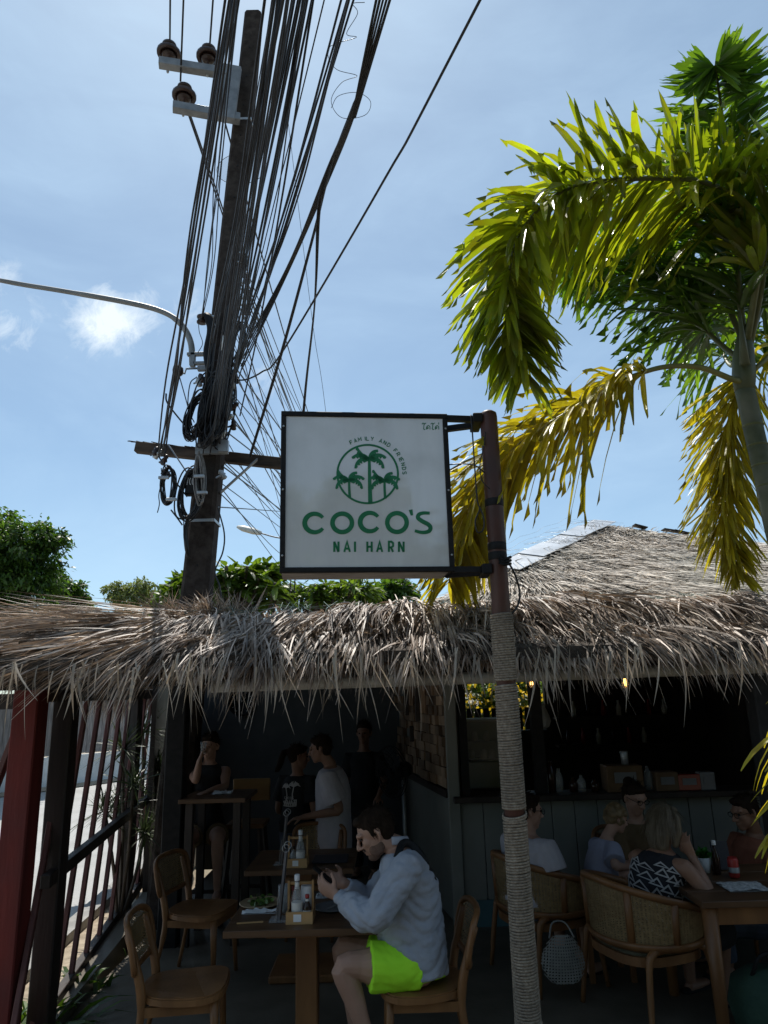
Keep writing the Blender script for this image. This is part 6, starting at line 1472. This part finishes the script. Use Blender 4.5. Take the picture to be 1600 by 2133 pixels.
    if bottom:
        b = MB(); r = [(p0-up*(.1*s), hS, fF, hw+.084*s, .12*s*fat), (p0, hS, fF, hw+.088*s, .128*s*fat), (p0+up*.07*s, hS, fF, hw+.066*s, .118*s*fat)]; ring_loft(b, r, 22)
        for k in 'LR':
            hp, kn, an = J['hip'+k], J['kn'+k], J['an'+k]
            if blen == 'shorts': b.tube([hp, hp.lerp(kn, .3), hp.lerp(kn, .66)], [.1*s*fat, .103*s*fat, .108*s*fat], 16)
            elif blen == 'skirt': b.tube([hp, hp.lerp(kn, .5), hp.lerp(kn, 1.02)], [.11*s*fat, .115*s*fat, .115*s*fat], 16)
            else: b.tube(catmull([hp, hp.lerp(kn, .5), kn, kn.lerp(an, .5), an.lerp(kn, .04)], 3), [.1*s]*3+[.092*s]*3+[.075*s]*3+[.066*s]*3+[.056*s], 14)
        soft(b, 'bottoms', bottom, root, max(vox, .008), 2, wr*.7, seed+3)
    # hair
    b = MB(); E = lambda p, r: b.ell(p, tuple(x*s for x in r), M_, 16, 10)
    E(q(-.022, 0, .062), (.097, .083, .075)); E(q(-.052, 0, .02), (.062, .08, .075)); E(q(.048, 0, .098), (.04, .058, .026))
    if hair == 'short': E(q(-.05, 0, -.02), (.045, .065, .05)); [b.ell(q(.012, sg*.076, .03), (.014*s, .007*s, .03*s), M_) for sg in (-1, 1)]
    if hair == 'bun': E(q(-.09, 0, .10), (.045, .045, .045)); E(q(-.06, 0, -.02), (.04, .07, .05))
    if hair == 'long':
        for sg in (-1, 1): b.tube([q(.01, sg*.072, .05), q(.0, sg*.085, -.03), q(-.01, sg*.078, -.10)], [.03*s, .032*s, .022*s], 9, round_=True)
        b.tube([q(-.06, 0, .04), q(-.085, 0, -.05), q(-.078, 0, -.115)], [.048*s, .05*s, .034*s], 12, r2=[.075*s, .085*s, .075*s], ref=tuple(F), round_=True)
    if hair == 'pony':
        E(q(-.06, 0, -.01), (.04, .065, .05)); pd = J.get('pony', q(-.2, .1, -.1)); b.tube(catmull([q(-.09, 0, .05), q(-.15, .04, .04), pd.lerp(q(-.12, 0, 0), .3), pd], 3), [.025*s]*3+[.035*s]*3+[.03*s]*3+[.012*s], 9, round_=True)
    if hair == 'curly':
        g = random.Random(4)
        for i in range(60):
            v = V3((g.gauss(0, 1), g.gauss(0, 1), g.gauss(.3, 1))).normalized()
            p = V3((-.02, 0, .04))+V3((v.x*.098, v.y*.09, v.z*.095))
            if p.x > .06 and p.z < .07: continue
            if p.z < -.09: continue
            b.ell(q(*p), (.026*s,)*3, None, 8, 6)
    soft(b, 'hair', hmat, root, .007, 2, .0025, 5)
    # strand clumps lying on the hair so that its outline is not a smooth cap
    g = np.random.default_rng(seed+50); n = 420 if hair in ('short', 'bun', 'pony') else 700; Rm = np.array(M_)
    v = unit(g.normal(0, 1, (n, 3))+[-.35, 0, .5]); keep = ~((v[:, 0] > .45) & (v[:, 2] < .55)) & (v[:, 2] > -.45); v = v[keep]; n = len(v)
    loc = np.stack([-.02+v[:, 0]*.098, v[:, 1]*.083, .052+v[:, 2]*.086], 1)
    flow = np.stack([-.55-0*v[:, 0], v[:, 1]*.6, -.75+0*v[:, 2]], 1) if hair == 'long' else np.stack([np.where(v[:, 2] > .6, .5, -.5), v[:, 1]*.3, np.where(v[:, 2] > .6, 0.1, -.8)], 1)
    dl = unit(flow-v*(flow*v).sum(1, keepdims=True)+v*(.02 if hair == 'long' else .12)+g.normal(0, .09 if hair == 'long' else .25, (n, 3)))
    RTw = np.array(hc)+(loc@Rm.T)*s; Dw = dl@Rm.T; Sd = unit(np.cross(Dw, v@Rm.T)); ln = (.125 if hair == 'long' else .045)*s*g.uniform(.6, 1.1, n)
    stuff(blades('hair_strands', RTw, Dw, Sd, ln, np.full(n, .006*s), hmat, root, droop=.6 if hair == 'long' else .05, seg=3, taper=(.6, 1, .7, .1)))
    if beard:
        b = MB(); b.ell(q(.054, 0, -.089), (.038*s, .038*s, .027*s), M_, 16, 10); [b.ell(q(.026, sg*.049, -.058), (.046*s, .0135*s, .036*s), M_) for sg in (-1, 1)]; b.tube([q(.092, -.026, -.044), q(.098, 0, -.04), q(.092, .026, -.044)], .006*s, 7, round_=True); soft(b, 'beard', M_beard, root, .0055, 2, .001, 2)
    e = MB(); [e.tube([q(.082, sg*.018, .037), q(.083, sg*.033, .041), q(.072, sg*.05, .036)], .0045*s, 6, round_=True) for sg in (-1, 1)]; stuff(e.build('eyebrows', hmat if hmat is not M_hairg else M_hairb, root))
    if glasses:
        e = MB()
        for sg in (-1, 1): e.tube([q(.103, sg*.033+.024*math.cos(a), .014+.018*math.sin(a)) for a in np.linspace(0, 6.283, 18)], .0024*s, 5, caps=False); e.tube([q(.1, sg*.057, .018), q(.04, sg*.08, .022), q(-.01, sg*.084, .02)], .0022*s, 5)
        e.tube([q(.104, -.01, .018), q(.104, .01, .018)], .002*s, 5); stuff(e.build('glasses', M_blackm, root))
    return root, q, torso, up, S_, Fd

# --- 1. the man in green shorts
Jm = dict(base=P(880, 2100, 4.28), pelvis=P(872, 1998, 4.28), chest=P(856, 1850, 4.28), neck=P(827, 1768, 4.28), head=P(783, 1737, 4.28),
          shL=P(850, 1806, 4.07), shR=P(842, 1800, 4.49), elL=P(777, 1913, 3.98), elR=P(765, 1882, 4.55), wrL=P(703, 1866, 4.17), wrR=P(716, 1840, 4.38),
          hipL=P(872, 2012, 4.18), hipR=P(870, 2008, 4.38), knL=P(716, 2013, 4.11), knR=P(716, 1970, 4.46), anL=P(770, 2178, 4.13), anR=P(740, 2140, 4.47), belly=V3((-.03, 0, 0)))
Jm['base'].z = 0
rt_, qh, tors, up_, S1, F1 = person('bearded man in pale blue shirt and neon green shorts looking at his phone', Jm, face=(-1, -.06, -.52), U=(-.45, 0, .9), top=M_shirt, sleeve='long', loose=.026, bottom=M_neon, hair='short', vox=.005, s=1.04, fat=1.06, hem=.005,
   hands={'L': (V3((-.86, .26, .42)), V3((.1, .85, .35)), .75, -1), 'R': (V3((-.9, -.25, .38)), V3((.1, -.9, .3)), .8, 1)}, beard=True, wr=.022, seed=4, baggy=.05)
b = MB(); sp = [P(*a) for a in ((786, 1885, 4.14), (800, 1850, 4.1), (826, 1790, 4.14), (838, 1758, 4.2), (858, 1760, 4.22), (882, 1790, 4.2), (905, 1840, 4.22))]
sd_ = [(.1, -.6, .2)]*3+[(.2, -.9, -.1)]*2+[(.2, -.8, -.3)]*2; cs = catmull(sp, 4); b.tube(cs, .008, 8, r2=.02, ref=(0, -1, .2)); b.build('bag_strap', M_blackm, rt_)
b = MB(); c = P(826, 1760, 4.28); b.tube([c+(S1*.07*math.cos(a)+F1*.068*math.sin(a))+up_*(.022+.012*math.sin(a)) for a in np.linspace(R(-200), R(20), 18)], .022, 8, r2=.006, ref=tuple(up_)); b.build('collar', M_shirt, rt_)
ph = P(676, 1824, 4.27); b = MB(); b.box(ph+V3((0, 0, .0)), (.008, .078, .155), Matrix.Rotation(R(-52), 3, 'Y'), .003); tag(b.build('phone', M_blackm), 'dark phone held in both hands above the front table', 'phone')

def seat_pose(cx, Y, fdir, pel, ch, nk, hd, sw_=.19, s=1.0):
    f = V3((fdir[0], fdir[1], 0)).normalized(); l = V3((0, 0, 1)).cross(f)       # left = up x front
    p, c, n, h = P(*pel), P(*ch), P(*nk), P(*hd)
    sh0 = c.lerp(n, .62)
    J = dict(base=V3((p.x, p.y, 0)), pelvis=p, chest=c, neck=n, head=h, shL=sh0+l*sw_*s, shR=sh0-l*sw_*s, hipL=p+l*.1*s-V3((0, 0, .03)), hipR=p-l*.1*s-V3((0, 0, .03)))
    for k, sg in (('L', 1), ('R', -1)):
        J['kn'+k] = J['hip'+k]+f*.42*s+l*sg*.03+V3((0, 0, .03)); J['an'+k] = V3((J['kn'+k].x, J['kn'+k].y, .075))-f*.02
        J['el'+k] = J['sh'+k]-V3((0, 0, .27*s))+f*.1*s+l*sg*.05; J['wr'+k] = J['el'+k]+f*.22*s-l*sg*.08*s+V3((0, 0, .05))
    return J, f, l
def stand_pose(hd, nk, ch, pel, fdir, sw_=.19, s=1.0):
    J, f, l = seat_pose(0, 0, fdir, pel, ch, nk, hd, sw_, s); p = J['pelvis']; zc = p.z
    for k, sg in (('L', 1), ('R', -1)):
        J['hip'+k] = p+l*sg*.09*s-V3((0, 0, .04)); J['kn'+k] = V3((p.x, p.y, zc*.53))+l*sg*.1*s+f*.03*sg; J['an'+k] = V3((p.x, p.y, .08))+l*sg*.11*s+f*.05*sg
        J['el'+k] = J['sh'+k]-V3((0, 0, .28*s))+l*sg*.05-f*.02; J['wr'+k] = J['el'+k]+f*.2*s-V3((0, 0, .13*s))-l*sg*.03
    return J, f, l
# 2. man behind the roped post
J, f, l = seat_pose(0, 0, (.85, .55), (1100, 1872, 5.5), (1104, 1800, 5.48), (1100, 1738, 5.5), (1100, 1692, 5.5))
J['elR'] = P(1158, 1830, 5.3); J['wrR'] = P(1205, 1832, 5.45)
person('man in pale pink tee half hidden behind the roped post', J, face=(.9, .25, -.1), top=M_teew, bottom=M_jean, hair='short', glasses=True, loose=.03, seed=6, hem=-.07)
# 3. woman in patterned top
J, f, l = seat_pose(0, 0, (.85, .5), (1372, 1945, 4.98), (1366, 1842, 4.93), (1378, 1768, 4.95), (1386, 1720, 4.97), .185)
J['elR'] = P(1482, 1870, 4.72); J['wrR'] = P(1442, 1785, 4.85); J['elL'] = J['shL']-V3((0, 0, .26))+f*.12; J['wrL'] = J['elL']+f*.22
r3, q3, t3, up3, S3, F3 = person('woman with ash blonde hair in black and white patterned sleeveless top', J, face=(.8, .55, -.12), top=M_navy, sleeve='none', loose=.014, bottom=M_navy, blen='skirt', hair='long', hmat=M_hairg, skin=M_skint, female=True, hands={'R': (V3((-.35, .1, .9)), V3((.6, .4, -.2)), .9)}, seed=7, fat=1.08)
# white triangle print on her top
def surf_print(root, rings, rows, cols, th0, th1, mt, sc=.03):
    b = MB(); g = random.Random(3)
    def pt(th, k):
        i = min(int(k), len(rings)-2); f_ = k-i; out = []
        for (c, sx, fy, a, d) in (rings[i], rings[i+1]):
            ct, st = math.cos(th), math.sin(th); out.append(c+sx*(a*1.0*abs(ct)**.8*math.copysign(1, ct))+fy*(d*abs(st)**.9*math.copysign(1, st)))
        return out[0].lerp(out[1], f_)
    for r_ in range(rows):
        for c_ in range(cols):
            th = lerp(th0, th1, (c_+.5)/cols)+(.11 if r_ % 2 else 0); k = .35+3.9*(r_+.5)/rows+.28*(c_ % 2)
            dth, dk = (th1-th0)/cols*.52, 3.9/rows*.6; A_ = [(th-dth, k-dk*.6), (th+dth*.2, k+dk*.7), (th+dth, k-dk*.2), (th-dth, k-dk*.6)]
            pts = [pt(*a) for a in A_]; c0 = rings[3][0]; nrm_ = (pts[1]-pts[0]).cross(pts[2]-pts[0]).normalized(); nrm_ = nrm_ if nrm_.dot(pts[0]-pt(0, 3).lerp(pt(math.pi, 3), .5)) > 0 else -nrm_
            ax_ = pt(0, k).lerp(pt(math.pi, k), .5)
            pts = [p+(p-ax_).normalized()*.006 for p in pts]; dd = [pts[0].lerp(pts[1], 0), pts[1], pts[2], pts[0]]
            stroke3(b, dd, .0095, nrm_, .003)
    stuff(b.build('triangle_print', mt, root))
surf_print(r3, t3(.014), 8, 9, R(130), R(395), M_print)
# 4. child
J, f, l = seat_pose(0, 0, (.9, .35), (1250, 1858, 5.6), (1253, 1796, 5.6), (1264, 1746, 5.6), (1284, 1708, 5.6), .13, .72)
J['wrR'] = P(1318, 1805, 5.5); J['elR'] = P(1282, 1805, 5.4)
for k in 'LR': J['kn'+k] = J['hip'+k]+f*.3; J['an'+k] = J['kn'+k]-V3((0, 0, .3))
person('small child with curly blond hair in lilac tee', J, face=(.95, .2, -.25), top=M_teel, bottom=M_teebr, hair='curly', hmat=M_hairy, s=.76, loose=.026, seed=8)
st_ = thing('child_seat', 'small wooden seat under the blond child', 'seat', (J['base'].x, J['base'].y, 0)); zs = J['pelvis'].z-.11
b = MB(); b.box((J['base'].x, J['base'].y, zs-.02), (.34, .34, .04), None, .006); b.build('seat', M_teak, st_)
for sx in (-1, 1):
    for sy in (-1, 1): b = MB(); b.box((J['base'].x+sx*.14, J['base'].y+sy*.14, (zs-.04)/2), (.035, .035, zs-.04)); b.build('leg', M_teak, st_)
# 5. woman with glasses facing us
J, f, l = seat_pose(0, 0, (.15, -1), (1330, 1860, 6.15), (1328, 1775, 6.1), (1326, 1708, 6.05), (1322, 1664, 6.0), .17, .95)
J['wrL'] = P(1300, 1822, 5.75); J['elL'] = P(1355, 1820, 5.9)
for k in 'LR': J['kn'+k] = J['hip'+k]+f*.25; J['an'+k] = V3((J['kn'+k].x, J['kn'+k].y, .08))
person('dark haired woman with glasses and brown top facing the viewer beside the child', J, face=(.35, -.85, -.3), top=M_teebr, bottom=M_jean, blen='long', hair='bun', glasses=True, female=True, s=.97, seed=9)
# 6. man at the right edge
J, f, l = seat_pose(0, 0, (-.95, -.2), (1585, 1905, 5.75), (1580, 1800, 5.75), (1572, 1738, 5.75), (1552, 1694, 5.7), .2)
J['wrR'] = J['wrR']; person('man with glasses and rust coloured top at the right edge', J, face=(-.95, -.25, -.2), top=M_teeo, bottom=M_jean, blen='long', hair='short', glasses=True, skin=M_skint, seed=10)
for i_, (label, x, y, rz_) in enumerate((('dark wooden seat under the man in rust top', 2.72, 5.78, 180), ('dark wooden seat under the woman with glasses', P(1330, 1860, 6.15).x, 6.15, -85))): dup(ch, (x, y, 0), R(rz_), label)
# 7. woman drinking at the bar table
J, f, l = seat_pose(0, 0, (.15, -1), (432, 1728, 7.05), (434, 1640, 7.02), (436, 1588, 7.0), (437, 1557, 6.95), .165, .93)
J['elR'] = P(408, 1625, 6.8); J['wrR'] = P(416, 1584, 6.72); J['elL'] = P(468, 1638, 6.85); J['wrL'] = P(432, 1650, 6.68)
for k in 'LR': J['an'+k] = V3((J['kn'+k].x, J['kn'+k].y+.05, J['kn'+k].z-.42))
r7 = person('woman in black top drinking from a glass at the high table', J, face=(-.2, -1, -.1), top=M_teeb, sleeve='none', loose=.012, bottom=M_teebr, hair='bun', female=True, s=.95, hands={'R': (V3((.25, .1, .9)), V3((.7, .2, -.2)), .9)}, seed=11)
c = P(424, 1560, 6.72); glass('drinking_glass', 'small glass raised to the lips of the woman at the high table', c.x, 6.72, c.z-.04, .1, .028)
c = P(463, 1652, 6.6); crumple('napkin', 'white napkin on the high bar table', c.x, 6.62, 1.122, .16, .1, .05, M_whitep, 9)
# 8. waitress with the printed black tee
J, f, l = stand_pose((622, 1578, 7.2), (620, 1612, 7.22), (618, 1650, 7.25), (618, 1716, 7.25), (.35, .95), .155, .9)
J['pony'] = P(574, 1606, 7.05); J['pelvis'].z = max(J['pelvis'].z, .78)
r8, q8, t8, up8, S8, F8_ = person('waitress in black tee with white palm print on its back', J, face=(.95, .3, -.1), top=M_teeb, bottom=M_jean, blen='long', hair='pony', female=True, s=.92, seed=12, skin=M_skint)
# print on the back: two palms over a white block with script
def back_print():
    b = MB(); rg = t8(.022); bc = J['chest']-F8_*(.112*.92+.026*1.1+.012); ex = -S8 if (-S8).x > 0 else S8; k = .0045
    def q2(u, v): p = bc+ex*(u*k)+up8*(v*k); return p+F8_*(.35*(u*k)**2*8)
    for cx, cz, s_ in ((-9, 14, .9), (9, 17, 1.1)):
        stroke3(b, [q2(cx, cz), q2(cx*.7, cz-14), q2(cx*.75, cz-26)], [.009, .010, .013], -F8_, .002)
        for a in range(7):
            an = R(10+a*27); tip = (cx+12*s_*math.cos(an), cz+9*s_*math.sin(an)-2); md = (cx+7*s_*math.cos(an), cz+7*s_*math.sin(an)+2); stroke3(b, [q2(cx, cz), q2(*md), q2(*tip)], [.01, .011, .004], -F8_, .002)
    # the cafe's name in small capitals between the trunks
    for i, ch_ in enumerate("COCOS"):
        x0 = -11+4.6*i
        if ch_ in 'CO': stroke3(b, [q2(x0+1.7*math.cos(a), -5.5+2.2*math.sin(a)) for a in np.linspace(R(40 if ch_ == 'C' else 0), R(320 if ch_ == 'C' else 360), 12)], .0036, -F8_, .002)
        else: stroke3(b, [q2(x0+1.6, -3.6), q2(x0, -3.3), q2(x0-1.4, -4.3), q2(x0+.2, -5.5), q2(x0+1.6, -6.6), q2(x0+.2, -7.7), q2(x0-1.6, -7.3)], .0036, -F8_, .002)
    # script-like band in white brush strokes
    pts = [(-14, -12), (-11, -19), (-9, -11), (-7, -20), (-4, -13), (-2, -20), (1, -12), (3, -20), (5, -11), (8, -20), (11, -14), (14, -20)]
    stroke3(b, [q2(u, v) for u, v in pts], .016, -F8_, .002)
    stroke3(b, [q2(-15, -21), q2(0, -22), q2(15, -21)], .012, -F8_, .002); stroke3(b, [q2(9, -10), q2(14.5, -10), q2(14.5, -20)], .012, -F8_, .002)
    b.build('back_print', M_print, r8)
back_print()
# 9. man in white tee
J, f, l = stand_pose((668, 1562, 7.0), (688, 1596, 7.02), (694, 1650, 7.05), (696, 1745, 7.05), (-1, .1), .19, 1.0)
J['elL'] = P(708, 1688, 6.85); J['wrL'] = P(632, 1702, 6.85)
person('man in loose white tee leaning towards the waitress', J, face=(-1, .1, -.15), U=(-.2, 0, 1), top=M_teew, bottom=M_jean, blen='shorts', hair='short', skin=M_skint, loose=.045, hem=.07, seed=13, wr=.006)
# 10. dim figure at the back
J, f, l = stand_pose((758, 1528, 8.4), (758, 1562, 8.45), (760, 1605, 8.5), (760, 1675, 8.5), (-.2, -1), .18, .95)
person('dim figure in black standing at the back of the cafe', J, face=(-.2, -1, -.1), top=M_teeb, bottom=M_teeb, blen='long', hair='short', skin=M_skint, seed=14)
flush()
